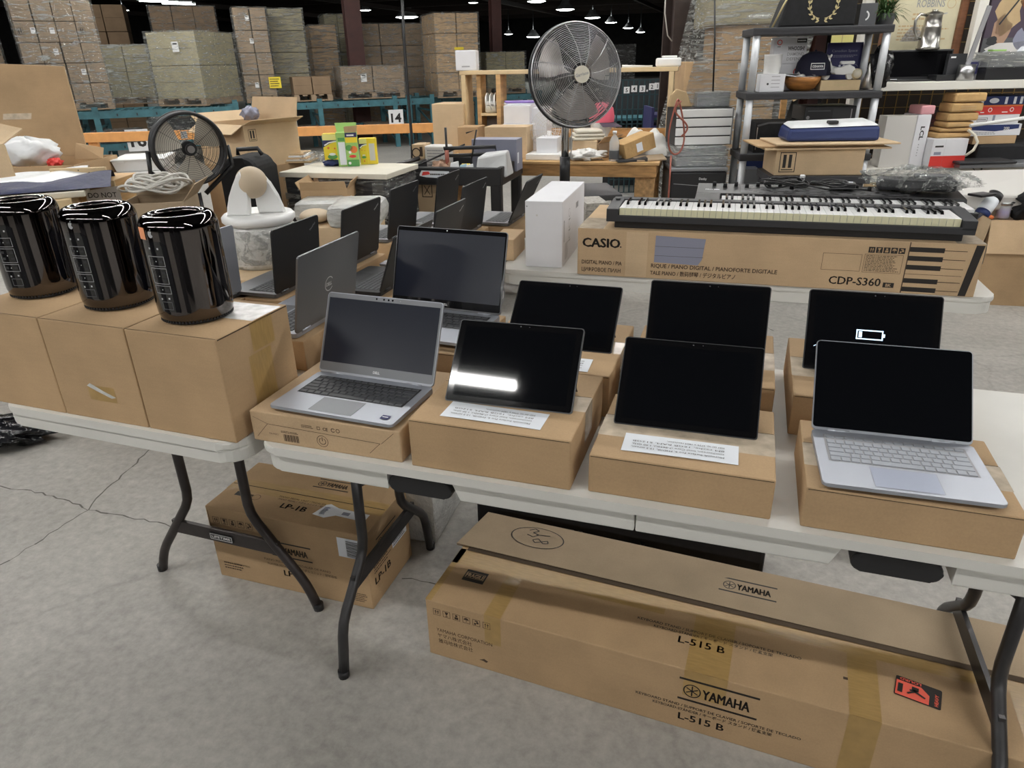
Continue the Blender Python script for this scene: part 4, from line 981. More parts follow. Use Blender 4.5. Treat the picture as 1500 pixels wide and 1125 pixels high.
# ================================================================== middle ground
class Pt(Pl):
    """like Pl, from the front upper edge at a distance; reaches down to height zb"""
    def __init__(s, xl, xr, yt, d, dep, zb=0., yaw=HEAD, w=None, h=None):
        s.P = D(xl, yt, d); zt = s.P.z
        if h: zb = zt - h
        a = rad(yaw); s.u = V(math.cos(a), math.sin(a), 0); s.v = V(-math.sin(a), math.cos(a), 0)
        s.w = w or span(s.P, s.u, xr); s.P = V(s.P.x, s.P.y, zb); s.h = zt - zb; s.d = dep
        s.loc = s.P + s.u * s.w / 2 + s.v * dep / 2; s.rz = yaw; s.z1 = zt
def pcarton(name, label, p, mat='card', tape=None, cat='box', group=None, deco=None, seam='x', bev=.004):
    m = carton_mesh(p.w, p.d, p.h, mat, tape, seam, bev)
    if deco: deco(m, p.w, p.d, p.h, front(-p.w / 2, -p.d / 2, 0))
    return tag(m.build(name, None, p.loc, p.rz), label, cat, group)
def open_carton(name, label, p, mat, flaps=(1, 1, 1, 1), ang=(40, 40, 40, 40), group=None, deco=None, t=.006):
    """an open-topped carton with its four flaps (front, right, back, left) folded out by an angle above level"""
    r = thing(name, label, 'box', p.loc, p.rz, group); w, d, h = p.w / 2, p.d / 2, p.h
    m = MB()
    m.box(-w, -d, 0, w, -d + t, h, mat); m.box(-w, d - t, 0, w, d, h, mat); m.box(-w, -d + t, 0, -w + t, d - t, h, mat); m.box(w - t, -d + t, 0, w, d - t, h, mat); m.box(-w + t, -d + t, 0, w - t, d - t, t, mat)
    if deco: deco(m, p.w, p.d, p.h, front(-w, -d, 0))
    m.build('carton_body', r)
    L = min(d, w) * .95
    for i, (n, base, e) in enumerate((((0, -1), (0, -d), X * w), ((1, 0), (w, 0), Y * d), ((0, 1), (0, d), X * w), ((-1, 0), (-w, 0), Y * d))):
        if not flaps[i]: continue
        a = rad(ang[i]); dr = V(n[0] * math.cos(a), n[1] * math.cos(a), math.sin(a)); b = V(base[0], base[1], h); k = L * flaps[i]
        nn = dr.cross(e).normalized() * .002
        q = MB(); q.hexa([b - e - nn, b + e - nn, b + e * .96 + dr * k - nn, b - e * .96 + dr * k - nn, b - e + nn, b + e + nn, b + e * .96 + dr * k + nn, b - e * .96 + dr * k + nn], mat); q.build('flap', r)
    return r
def arrows(m, f, x, y, s):
    m.outline(f, x, y, x + s, y + s * 1.25, s * .05, 'ink')
    for b in (.2, .55): m.rect(f, x + s * b, y + s * .28, x + s * (b + .2), y + s * 1.1, 'ink'); 
    m.rect(f, x + s * .14, y + s * .13, x + s * .86, y + s * .19, 'ink')
def lump(name, label, cat, c, sx, sy, sz, mat, seed, amp=.2, rz=HEAD, group=None, nu=32, nv=16):
    m = MB(); m.grid(lambda a, b: crumple(a, b, sx, sy, sz, seed, amp), nu, nv, mat)
    return tag(m.build(name, None, c, rz), label, cat, group)

# ---- white sculpture stool on a film-wrapped drum
DS = 2.70
b0 = D(391, 388, DS)
zb = b0.z
c = V(b0.x, b0.y, 0)
base_xy = c
ctop = .8308
carton('cardboard_box', 'low tan carton carrying the film-wrapped drum, behind the rightmost cylinder computer', (c.x - .02, c.y - .03, .7405), -1.2, .27, .40, .09, 'card_pale', 'tape_clear')
zt = D(391, 327, DS - .03).z
t = thing('wrapped_drum', 'drum-shaped bundle wrapped in white film under the white figure stool', 'bundle', (base_xy.x, base_xy.y, ctop))
R0 = 47 / 1025 * DS
m = MB(); m.lathe([(0, .001), (R0 * .98, .001), (R0, .02), (R0 * .97, (zt - ctop) * .5), (R0 * 1.02, zt - ctop - .012), (R0 * .9, zt - ctop), (0, zt - ctop)], 'wrap_white', seg=40); m.build('film_roll', t)
m = MB(); m.lathe([(R0 * 1.02, .02), (R0 * 1.0, (zt - ctop) * .5), (R0 * 1.05, zt - ctop - .01)], 'film_soft', seg=40); m.build('stretch_wrap', t)
t = thing('figure_stool', 'white figure with two leaf-shaped wings holding a beige ball, on a round white plate', 'sculpture', (base_xy.x, base_xy.y, zt))
k = 1 / 1025 * DS; R1 = 51 * k
m = MB(); m.lathe([(0, .0), (R1 * .92, .0), (R1, .012), (R1, .026), (R1 * .93, .036), (R1 * .86, .034), (0, .032)], 'wax_white', seg=48); m.build('round_plate', t)
hx_ = V(math.cos(rad(HEAD)), math.sin(rad(HEAD)), 0)
def wing(cx, lean, hh, wd, yoff):
    m = MB(); n = 14; ol = []
    prof = [(-.5, 0), (-.48, .2), (-.36, .45), (-.2, .7), (-.05, .92), (.06, 1.0), (.16, .93), (.3, .7), (.42, .4), (.48, .15), (.46, 0)]
    ol = [((x * wd) + cx + lean * z * wd, z * hh) for x, z in prof]
    m.prism(ol, Fr(V(0, yoff, .033), hx_, Z), -.016, .016, 'wax_white', .008); m.build('wing', t)
wing(-18 * k, .25, 60 * k, 34 * k, -.035); wing(18 * k, -.35, 60 * k, 38 * k, .015)
m = MB(); m.ball(hx_ * (-2 * k) + V(0, .0, .033 + 43 * k), 22 * k, 'ball_beige', seg=32, rings=20); tag(m.build('ball', t), 'beige textured ball')
m = MB(); m.ball((0, 0, 0), .052, 'ball_beige', (1, 1, .8), seg=24)
# ---- film-wrapped sacks behind it
for i, (xl, xr, yt, yb, d, lb) in enumerate(((430, 505, 297, 332, 3.75, 'flat film-wrapped sack lying behind the white figure stool'), (478, 558, 303, 338, 3.55, 'bulging film-wrapped sack in front of the dark dresser'))):
    p = Pl(xl, xr, yt, yb, .35, d=d); m = MB()
    m.box(-p.w / 2, -.17, 0, p.w / 2, .17, p.h, 'wrap_grey', p.h * .35); tag(m.build('wrapped_sack', None, p.loc, p.rz), lb, 'sack', 'film-wrapped sacks')
p = Pt(425, 528, 333, 3.62, .4, 0, yaw=10); SACKZ = p.z1; pcarton('cardboard_box', 'wide carton stand under the film-wrapped sacks', p, 'card_pale')
p = Pl(478, 520, 330, 352, .2, d=3.25); m = MB(); m.ball((0, 0, .036), .08, 'ball_beige', (1, 1, .45)); 
_q = D(464, 334, 3.72); tag(m.build('beige_ball', None, V(_q.x, _q.y, SACKZ + .0015)), 'beige ball half hidden behind the black laptop lid, beside the figure stool', 'ball')
p = Pl(442, 510, 279, 296, .3, d=3.95); open_carton('open_carton', 'shallow open carton standing below the dark wrapped dresser', p, 'card', (.4, .4, .4, .4), (70, 60, 80, 60))

# ---- dresser with pale top, wrapped in dark film
p = Pt(408, 566, 252, 4.3, .46, 0, yaw=2)
t = thing('dresser', 'dark film-wrapped dresser with a pale grey top carrying the yellow boxes', 'dresser', p.loc, p.rz)
m = MB(); m.box(-p.w / 2 + .02, -p.d / 2 + .02, 0, p.w / 2 - .02, p.d / 2 - .02, p.h - .03, 'wrap_dark', .01); m.build('carcass', t)
m = MB(); m.box(-p.w / 2, -p.d / 2, p.h - .03, p.w / 2, p.d / 2, p.h, 'off_white', .004); m.build('dresser_top', t)
m = MB(); m.box(-p.w / 2 + .012, -p.d / 2 + .012, .02, p.w / 2 - .012, p.d / 2 - .012, p.h - .035, 'film', .01); m.box(p.w / 2 - .10, -p.d / 2 + .006, .05, p.w / 2 - .03, -p.d / 2 + .011, p.h - .04, 'film_heavy'); m.build('stretch_wrap', t)
DZ = p.z1
def food(label, xl, xr, yt, yb, dep, kind, yaw):
    q = Pl(xl, xr, yt, yb, dep, z=DZ + .001, yaw=yaw)
    t = thing('snack_box', label, 'box', q.loc, q.rz, 'bright printed boxes on the dresser'); w, d, h = q.w, q.d, q.h
    m = MB(); m.box(-w / 2, -d / 2, 0, w / 2, d / 2, h, 'yellow' if kind < 2 else 'green_light', .002); f = front(-w / 2, -d / 2, 0)
    if kind < 2:
        m.rect(f, 0, h * .80, w, h * .985, 'yellow_pale'); 
        m.poly(f, [(0, h * .80), (0, h * .58)] + [(w * x, h * (.58 + .19 * math.sin(x * 1.5))) for x in (.2, .45, .7, 1)] + [(w, h * .80)], 'blue_deep', 2)
        m.line(f, [(w * .08, h * .64), (w * .35, h * .72), (w * .7, h * .755), (w * .98, h * .765)], h * .04, 'white_print', 3)
        m.disc(f, w * .5, h * .28, w * .3, 'green', 2, 1, .5); m.disc(f, w * .5, h * .36, w * .2, 'white_print', 3, 1, .4); m.disc(f, w * .3, h * .56, w * .07, 'orange', 3); m.disc(f, w * .68, h * .54, w * .05, 'orange', 3); m.poly(f, [(w * .45, h * .1), (w * .58, h * .1), (w * .52, h * .2)], 'red', 3)
    else:
        m.rect(f, 0, h * .86, w, h * .99, 'blue_deep'); m.rect(f, w * .15, h * .895, w * .75, h * .94, 'white_print', 2); m.rect(f, 0, h * .70, w, h * .86, 'yellow', 1)
        m.rect(f, 0, 0, w, h * .2, 'green', 1); m.disc(f, w * .25, h * .55, w * .3, 'green', 2, 1, .8); m.disc(f, w * .65, h * .5, w * .3, 'orange', 2); m.disc(f, w * .5, h * .3, w * .25, 'red', 3, 1.2, .5); m.disc(f, w * .3, h * .42, w * .12, 'white_print', 3); m.disc(f, w * .2, h * .1, w * .12, 'white_print', 2)
        for i, (a, b) in enumerate(((.0, .35), (.4, .8))): pass
    m.build('printed_carton', t)
    return t, q
food('yellow printed food box with a dark blue band, leftmost of the three on the dresser', 477, 501, 196, 243, .06, 0, HEAD + 4)
g, q = food('green printed food box with open flaps, middle of the dresser trio', 510, 527, 194, 244, .07, 2, HEAD + 8)
m = MB(); f = Fr((-q.w / 2 - .0005, q.d / 2, 0), -Y, Z); m.box(-q.w / 2 - .055, -q.d / 2 + .01, .0, -q.w / 2 - .001, q.d / 2, q.h, 'green_light', .002); m.rect(front(-q.w / 2 - .05, -q.d / 2 + .01, 0), .005, .01, .045, q.h * .72, 'paper', 2); m.rect(front(-q.w / 2 - .05, -q.d / 2 + .01, 0), .005, q.h * .75, .045, q.h * .85, 'green', 2); m.build('side_panel', g)
m = MB(); h = q.h; m.hexa([(-q.w / 2, -q.d / 2, h), (q.w / 2, -q.d / 2, h), (q.w / 2 + .01, -q.d / 2 - .02, h + .04), (-q.w / 2, -q.d / 2 - .02, h + .035), (-q.w / 2, -q.d / 2 + .002, h), (q.w / 2, -q.d / 2 + .002, h), (q.w / 2 + .01, -q.d / 2 - .018, h + .04), (-q.w / 2, -q.d / 2 - .018, h + .035)], 'tan'); m.hexa([(-q.w / 2 - .05, q.d / 2, h), (q.w / 2, q.d / 2, h), (q.w / 2, q.d / 2 + .02, h + .05), (-q.w / 2 - .06, q.d / 2 + .02, h + .05), (-q.w / 2 - .05, q.d / 2 + .002, h), (q.w / 2, q.d / 2 + .002, h), (q.w / 2, q.d / 2 + .022, h + .05), (-q.w / 2 - .06, q.d / 2 + .022, h + .05)], 'green_light'); m.build('flap', g)
g, q = food('yellow printed food box with a pale side panel, rightmost of the three', 529, 540, 203, 241, .06, 1, HEAD + 6)
m = MB(); m.box(q.w / 2, -q.d / 2 + .004, 0, q.w / 2 + .058, q.d / 2, q.h, 'yellow', .002); f = front(q.w / 2, -q.d / 2 + .004, 0); m.rect(f, .012, q.h * .14, .046, q.h * .80, 'mag_white', 2); m.build('side_panel', g)
p = Pl(474, 497, 237, 244, .07, z=DZ + .001); lump('snack_bag', 'small blue snack bag lying before the yellow boxes on the dresser', 'bag', p.loc, p.w * .55, .05, .018, 'blue_mid', 2.2)
p = Pl(405, 455, 229, 240, .25, z=DZ + .001); m = MB()
for i in range(5): m.box(-p.w / 2 + i * .01, -.12 + i * .008, i * .011, p.w / 2 - i * .013, .12, i * .011 + .01, ('tan', 'mag_white', 'card_pale', 'paper', 'tan')[i], .002)
tag(m.build('paper_stack', None, p.loc, p.rz), 'low stack of papers and flattened packaging on the dresser', 'papers')
lump('clear_bag', 'crumpled clear plastic bag on the dresser, left of the yellow boxes', 'bag', D(460, 240, 4.75) * 1 + V(0, 0, DZ - D(460, 240, 4.75).z + .001), .09, .07, .03, 'film_soft', 3.1)

# ---- open moving carton on a stand
p = Pl(300, 366, 180, 240, .40, d=4.75, yaw=HEAD - 36)
open_carton('open_carton', 'large open tan moving carton with printed arrows behind the drum fan', p, 'card_pale', (.5, .45, .75, .5), (-30, 20, 75, 35), deco=lambda m, w, d, h, f: (arrows(m, rside(w / 2, -d / 2, 0), .03, h * .62, .055), m.rect(f, 0, h * .98, w, h * .985, 'seam')))
lump('blue_cloth', 'crumpled blue-grey cloth sticking out of the open moving carton', 'cloth', D(368, 176, 4.9), .055, .05, .04, 'grey_blue', 4.0)
q = Pt(299, 367, 240, 4.745, .41, 0, yaw=HEAD - 36); pcarton('cardboard_box', 'carton stand carrying the open moving carton, behind the black suitcase', q, 'card')

# ---- black suitcase-like bag behind the drum fan
p = Pt(318, 372, 232, 3.98, .28, .0, yaw=HEAD - 6)
t = thing('suitcase', 'big black soft suitcase standing behind the drum fan', 'suitcase', p.loc, p.rz)
m = MB(); m.prism(rrect(-p.w / 2, 0, p.w / 2, p.h, .07), Fr((0, -p.d / 2, 0), X, Z), -p.d, 0, 'black_soft', .03); m.build('shell', t)
m = MB(); m.tube([V(-.05, 0, p.h), V(-.05, 0, p.h + .03), V(.07, 0, p.h + .035), V(.09, 0, p.h)], .012, 'black_plastic', 8); m.build('grab_handle', t)
m = MB(); m.tube([V(p.w / 2 - .05, -.1, p.h * .9), V(p.w / 2 + .02, -.12, p.h * .86), V(p.w / 2 + .07, -.13, p.h * .78)], .02, 'black_plastic', 8); m.build('strap', t)

# ---- drum fan on a stand
def disc_dir(c, n):
    n = Vector(n).normalized(); u = Z.cross(n).normalized(); return Fr(c, u, n.cross(u))
FD = 3.75
c = D(276, 217, FD); R = 46.5 / 1025 * FD
toc = V(-c.x, -c.y, 0).normalized(); nd = (toc * 1.0 + hx_ * .22 + V(0, 0, -.03)).normalized()
t = thing('drum_fan', 'black drum fan with pale blades on a stand, behind the cylinder computers', 'fan', c, 0)
fr_ = disc_dir((0, 0, 0), nd)
def ringpts(r, off, n=48): return [fr_.p(math.cos(2 * math.pi * i / n) * r, math.sin(2 * math.pi * i / n) * r, off) for i in range(n)]
m = MB(); m.tube(ringpts(R, .045), .009, 'black_plastic', 8, True); m.tube(ringpts(R, -.045), .009, 'black_plastic', 8, True)
m.lathe([(R - .004, -.045), (R - .004, .045), (R + .004, .045), (R + .004, -.045)], 'charcoal', (0, 0, 0), 48, nd); m.build('drum_housing', t)
def guard(m, off, R, rings, ribs, mat, bulge, wr=.0008, hub=.18, kick=0):
    for i in range(rings):
        q = hub + (1 - hub) * (i + 1) / (rings + .2); m.tube(ringpts(R * q, off + bulge * (1 - q ** 2.2), 40), wr, mat, 4, True)
    for j in range(ribs):
        a = 2 * math.pi * j / ribs; pts = []
        for i in range(7):
            q = hub * .8 + (1 - hub * .8) * i / 6; b = a + kick * q
            pts.append(fr_.p(math.cos(b) * R * q, math.sin(b) * R * q, off + bulge * (1 - q ** 2.2)))
        m.tube(pts, wr * 1.3, mat, 4)
m = MB(); guard(m, .045, R, 15, 10, 'black_plastic', .012); m.build('front_guard', t)
m = MB(); guard(m, -.045, R, 8, 10, 'black_plastic', -.01); m.build('rear_guard', t)
def blades(t, nb, R, mat, off, pitch, ang0, w0=.55):
    for b in range(nb):
        m = MB(); a0 = ang0 + 2 * math.pi * b / nb
        def fn(u, v):
            q = .16 + .78 * v; wd = w0 * (.55 + .75 * math.sin(min(1, v * 1.1) * math.pi * .62)); a = a0 + (u - .5) * wd * 1.5
            return fr_.p(math.cos(a) * R * q, math.sin(a) * R * q, off + (u - .5) * pitch)
        m.grid(fn, 8, 8, mat); m.build('blade', t)
blades(t, 3, R, 'blade_tan', 0.0, .05, rad(-88), .62)
m = MB(); m.cyl(fr_.p(0, 0, -.06), fr_.p(0, 0, .03), .035, 'black_plastic'); m.build('motor', t)
m = MB(); m.cyl(fr_.p(0, 0, .05), fr_.p(0, 0, .062), .026, 'black_plastic'); m.cyl(fr_.p(0, 0, .062), fr_.p(0, 0, .0635), .018, 'steel'); m.build('hub_badge', t)
m = MB()
for s in (-1, 1): m.tube([fr_.u * (R + .02) * s, fr_.u * (R + .03) * s + V(0, 0, -R * .6), V(0, 0, -R - .06) + fr_.u * .04 * s], .012, 'black_plastic', 8)
m.build('yoke', t)
m = MB(); m.cyl((0, 0, -R - .05), (0, 0, -c.z + .02), .018, 'black_plastic'); m.build('stand_post', t)
for i in range(3):
    a = i * 2.1 + .4; m = MB(); m.tube([V(0, 0, -c.z + .18), V(math.cos(a) * .15, math.sin(a) * .15, -c.z + .012)], .012, 'black_plastic', 8); m.build('leg', t)
m = MB(); m.rect(Fr(fr_.p(-.02, .045, -.02), fr_.u, fr_.v), 0, 0, .03, .035, 'paper', 1); m.build('rating_label', t)

# ---- left clutter behind the cylinders
p = Pt(98, 166, 266, 3.62, .28, 0, yaw=HEAD + 3)
t = thing('wooden_crate', 'plywood crate with a white stencilled sign, behind the middle cylinder computer', 'crate', p.loc, p.rz)
m = MB(); m.box(-p.w / 2, -p.d / 2, 0, p.w / 2, p.d / 2, p.h, 'wood', .004); m.build('crate_body', t)
m = MB()
for x in (-p.w / 2 - .008, p.w / 2 - .04): m.box(x, -p.d / 2 - .014, 0, x + .048, -p.d / 2 - .001, p.h, 'wood_pale', .002)
m.build('corner_batten', t)
m = MB(); f = Fr((-.03, -p.d / 2 - .016, p.h - .125), X, Z); m.hexa([f.p(x, y, k) for k in (0, .003) for x, y in ((0, 0), (.17, .0), (.17, .10), (0, .08))], 'mag_white'); m.text('DO NOT', f, .012, .045, .026, 'ink', 'L', .01, .14, 12); m.dashes(f, .012, .01, .15, .03, 2, 'ink', 12); m.build('sign', t)
p2 = Pl(92, 158, 245, 266, .26, d=3.68, yaw=HEAD + 4); p2.loc.z = p.z1 + .0005
m = MB(); m.box(-p2.w / 2 - .05, -p2.d / 2, 0, p2.w / 2, -p2.d / 2 + .02, .055, 'wood_pale', .002)
for i in range(5): m.disc(front(-p2.w / 2 - .05, -p2.d / 2, 0), .09 + i * .025, .02 + .012 * (i % 3), .003, 'ink_brown')
tag(m.build('wood_offcut', None, p2.loc, p2.rz), 'pale wooden board with nail holes lying on the crate', 'board')
p = Pt(-12, 103, 301, 3.25, .40, 0, yaw=HEAD + 24)
def stk(m, w, d, h, f): m.text('NO STACKING', f, w * .52, h - .065, .024, 'ink', 'L', .02, w * .42); m.dashes(f, w * .68, h - .15, w * .95, h - .08, 3, 'ink', seed=3)
pcarton('cardboard_box', 'brown carton with stencilled stacking warning, behind the left cylinder computer', p, 'wood_pale', deco=stk)
zc = p.z1
m = MB(); m.box(-.50, -.19, 0, .28, .17, .028, 'off_white', .006); tag(m.build('foam_board', None, V(p.loc.x - .06, p.loc.y - .02, zc + .0005), HEAD + 23), 'white board lying on the stencilled carton', 'board')
m = MB()
def tarp(a, b):
    return V((a - .5) * .80, (b - .5) * .33, .006 + (.012 * math.sin(a * 5.3 + b * 4) + .008 * math.sin(a * 13 - b * 7) + .020) * (1 - (2 * b - 1) ** 4) + .016 * (1 - (2 * b - 1) ** 2))
m.grid(tarp, 30, 12, 'blue_tarp'); tag(m.build('blue_tarp', None, V(p.loc.x - .06, p.loc.y - .03, zc + .030), HEAD + 23), 'dark blue folded plastic sheet on the white board', 'tarp')
m = MB(); m.grid(lambda a, b: tarp(a, b) * .9 + V(-.16, .13, .022), 24, 10, 'white_plastic'); tag(m.build('white_sheet', None, V(p.loc.x - .02, p.loc.y + .05, zc + .028), HEAD + 23), 'white plastic sheet beside the blue folded sheet', 'sheet')
# tall opened carton at the left edge
p = Pt(-30, 108, 246, 3.95, .5, 0, yaw=HEAD + 2)
t = thing('open_carton', 'very large opened carton with a tall raised lid at the left photo edge', 'box', p.loc, p.rz)
m = MB(); w, d, h = p.w / 2, p.d / 2, p.h
for a in ((-w, -d, w, -d + .008), (-w, d - .008, w, d), (-w, -d, -w + .008, d), (w - .008, -d, w, d)): m.box(a[0], a[1], 0, a[2], a[3], h, 'card')
m.box(-w, -d, .0, w, d, h - .12, 'card'); m.build('carton_body', t)
pt_ = D(92, 97, 4.52); hh = pt_.z - h; ca, sa = math.cos(rad(p.rz)), math.sin(rad(p.rz))
def lc(px, py, d_): q = D(px, py, d_) - p.loc; return V(q.x * ca + q.y * sa, -q.x * sa + q.y * ca, q.z)
P4 = [lc(-40, 243, 4.47), lc(134, 243, 4.47), lc(93, 97, 4.54), lc(-40, 92, 4.54)]
m = MB(); m.hexa(P4 + [q + V(0, .012, 0) for q in P4], 'card', .003)
f = Fr(lc(0, 243, 4.47) - V(0, .004, 0), X, P4[3] - P4[0]); m.k = .002; m.rect(f, .018, hh * .55, .36, hh * .62, 'tape_clear', 1); m.rect(f, -.1, hh * .20, .52, hh * .203, 'seam', 1); m.build('raised_lid', t)
m = MB(); m.hexa([(w - .15, -d + .3, h), (w + .01, -d + .3, h), (w + .01, -d + .34, h + .055), (w - .14, -d + .34, h + .085), (w - .15, -d + .306, h), (w + .01, -d + .306, h), (w + .01, -d + .346, h + .055), (w - .14, -d + .346, h + .085)], 'card'); m.build('flap', t)
m = MB(); a = D(0, 262, 2.9); b = D(24, 256, 2.9); cc = D(0, 184, 2.9); e = D(38, 193, 2.9)
fw = Vector(FW) * .005
m.hexa([D(-30, 265, 2.9), D(22, 258, 2.9), D(6, 212, 2.9), D(-30, 212, 2.9)] + [q + fw for q in (D(-30, 265, 2.9), D(22, 258, 2.9), D(6, 212, 2.9), D(-30, 212, 2.9))], 'card_pale')
m.hexa([D(-30, 214, 2.9), D(4, 213, 2.9), D(33, 190, 3.05), D(-30, 176, 3.05)] + [q + V(0, 0, .005) for q in (D(-30, 214, 2.9), D(4, 213, 2.9), D(33, 190, 3.05), D(-30, 176, 3.05))], 'card_pale')
tag(m.build('carton_flap', None), 'pale folded carton panel cut off by the left photo edge', 'cardboard')
lump('white_bag', 'white crumpled plastic bag inside the very large opened carton', 'bag', D(48, 243, 4.15), .155, .13, .075, 'white_plastic', 1.1, .16)
lump('red_net', 'small red net bag beside the white crumpled bag', 'bag', D(82, 244, 4.1), .035, .04, .022, 'red', 2.1, .25)
# white foam boxes
p = Pt(158, 240, 238, 3.75, .32, 0, yaw=HEAD + 14)
q = Pt(150, 238, 270, 4.3, .42, 0, yaw=HEAD + 10); pcarton('cardboard_box', 'carton stand hidden below the white foam trays', q, 'card')
zf = q.z1
t = thing('foam_tray', 'white foam tray lid with sloped rim, lower of the two left of the drum fan', 'tray', V(q.loc.x, q.loc.y, zf + .0005), HEAD + 10)
w, d = q.w / 2 * .98, .2
m = MB(); m.hexa([(-w * .94, -d * .9, 0), (w * .94, -d * .9, 0), (w * .94, d, 0), (-w * .94, d, 0), (-w, -d, .045), (w, -d, .045), (w, d, .045), (-w, d, .045)], 'white', .004); m.box(-w * 1.02, -d * 1.02, .045, w * 1.02, d * 1.02, .056, 'white', .004); m.build('tray_body', t)
t = thing('foam_tray', 'white foam tray lid, upper of the two left of the drum fan', 'tray', V(q.loc.x + .02, q.loc.y + .03, zf + .057), HEAD + 13)
w *= .9; m = MB(); m.hexa([(-w * .9, -d * .8, 0), (w * .9, -d * .8, 0), (w * .9, d * .8, 0), (-w * .9, d * .8, 0), (-w, -d * .85, .062), (w, -d * .85, .062), (w, d * .85, .062), (-w, d * .85, .062)], 'white', .004); m.box(-w * 1.02, -d * .88, .062, w * 1.02, d * .88, .072, 'white', .004)
m.box(-w * .75, -d * .9, .048, -w * .5, -d * .84, .062, 'white', .002); m.build('tray_body', t)
# cable coil in a small open carton
p = Pt(172, 268, 300, 3.25, .26, 0, yaw=HEAD + 8)
r = open_carton('open_carton', 'open carton holding the pale cable coil, below the drum fan', p, 'card_grey', (0, .8, .5, 0), (0, 50, 70, 0))
m = MB(); coil(m, (0, 0, 0), 11, .135, .006, 'cable_white', 3, .9, .75, 1.5, .05)
tag(m.build('cable_coil', None, V(p.loc.x - .02, p.loc.y + .02, p.z1 + .012), HEAD), 'thick coil of pale grey cable in the open carton', 'cable')
for nm, rr_ in (('cable_coil', 0),): pass

# ---- black utility cart
CD = 4.78
p = Pt(588, 733, 244, CD, .58, .0, yaw=3)
t = thing('utility_cart', 'black plastic utility cart loaded with odds and ends, with a torn sticker on its tray', 'cart', p.loc, p.rz)
w, d, h = p.w / 2, p.d / 2, p.h
m = MB()
m.box(-w, -d, h - .115, w, -d + .03, h, 'black_plastic', .008); m.box(-w, d - .03, h - .115, w, d, h, 'black_plastic', .008); m.box(-w, -d + .03, h - .115, -w + .03, d - .03, h, 'black_plastic', .004); m.box(w - .03, -d + .03, h - .115, w, d - .03, h, 'black_plastic', .004)
m.box(-w + .03, -d + .03, h - .09, w - .03, d - .03, h - .07, 'black_plastic'); m.build('top_tray', t)
m = MB(); m.box(-w, -d, .22, w, d, .25, 'black_plastic', .006); m.build('lower_shelf', t)
for sx in (-1, 1):
    for sy in (-1, 1):
        m = MB(); m.box(sx * (w - .04) - .035, sy * (d - .04) - .035, .16, sx * (w - .04) + .035, sy * (d - .04) + .035, h - .1, 'black_plastic', .012); m.build('leg', t)
        m = MB(); cx, cy = sx * (w - .04), sy * (d - .04); m.cyl((cx - .018, cy, .068), (cx + .018, cy, .068), .066, 'mid_grey', seg=20); m.cyl((cx - .022, cy, .068), (cx + .022, cy, .068), .03, 'white_print', seg=12); m.bar((cx, cy, .07), (cx, cy, .17), .05, .012, 'steel'); m.build('caster', t)
m = MB(); f = front(-w, -d, h - .1); m.k = .002; m.poly(f, [(.12, .045), (.14, .078), (.33, .075), (.335, .03), (.17, .035)], 'paper', 1); m.poly(f, [(.14, .045), (.20, .055), (.19, .072), (.15, .07)], 'red', 2); m.dashes(f, .2, .045, .32, .065, 1, 'ink', 2, seed=5); m.build('torn_sticker', t)
m = MB(); m.tube([V(-w, -d + .05, h - .03), V(-w - .05, -d + .05, h), V(-w - .05, d - .05, h), V(-w, d - .05, h - .03)], .016, 'black_plastic', 8); m.build('push_handle', t)
TZ2 = h - .07
CP, CU, CV = p.P.copy(), p.u.copy(), p.v.copy()
def dcart(px, off): b = CP + CV * off; return (b + CU * span(b, CU, px)).dot(Vector(FW))
def oncart(xl, xr, yt, yb, dep, dy=0., z=None, yaw=HEAD + 2):
    return Pl(xl, xr, yt, yb, dep, z=(TZ2 if z is None else z) + .0008, yaw=yaw)
q = Pl(692, 757, 204, 243, .16, d=dcart(692, .34), yaw=3); q.h += q.loc.z - TZ2 - .001; q.loc.z = TZ2 + .001
m = carton_mesh(q.w, q.d, q.h, 'grey_blue'); m.rect(rside(q.w / 2, -q.d / 2, 0), .02, .05, .06, .12, 'paper', 2); tag(m.build('grey_box', None, q.loc, q.rz), 'long grey-blue box standing on the black cart', 'box')
q = Pl(694, 742, 225, 247, .2, d=dcart(694, .06), yaw=3); q.loc.z = TZ2 + .001; q.h += .06
m = MB(); m.hexa([(-q.w / 2, -.09, 0), (q.w / 2, -.09, 0), (q.w / 2, .09, 0), (-q.w / 2, .09, 0), (-q.w / 2 + .02, -.08, q.h * .8), (q.w / 2 - .01, -.06, q.h * 1.0), (q.w / 2 - .03, .08, q.h), (-q.w / 2 + .03, .08, q.h * .9)], 'white_plastic', .012); tag(m.build('paper_parcel', None, q.loc, q.rz), 'crumpled white paper parcel at the right front of the cart', 'parcel')
def p_(x, y, dd): q_ = D(x, y, dcart(x, dd - CD)); return V(q_.x, q_.y, TZ2 + .001)
q = Pl(605, 622, 209, 238, .14, d=dcart(605, .40), yaw=3); q.loc.z = TZ2 + .001; q.h += .03
pcarton('printed_box', 'yellowish printed box with a round logo at the back of the cart', q, 'card_pale', deco=lambda m, w, d, h, f: (m.ring(f, w * .35, h * .65, .03, .008, 'ink'), m.rect(f, w * .65, h * .5, w * .9, h * .9, 'ink_brown'), m.dashes(f, w * .1, h * .1, w * .8, h * .35, 3, 'ink_brown')))
q = Pl(623, 655, 212, 240, .14, d=dcart(623, .36), yaw=3); q.loc.z = TZ2 + .001; q.h += .03
m = MB(); m.box(-q.w / 2, -.07, 0, q.w / 2, .07, q.h, 'mag_white', .01); m.dashes(front(-q.w / 2, -.07, 0), .02, .02, q.w - .02, q.h - .02, 6, 'mid_grey', seed=6); tag(m.build('bubble_parcel', None, q.loc, q.rz), 'pale wrapped parcel beside the printed box on the cart', 'parcel')
m = MB(); b = p_(655, 238, CD + .1)
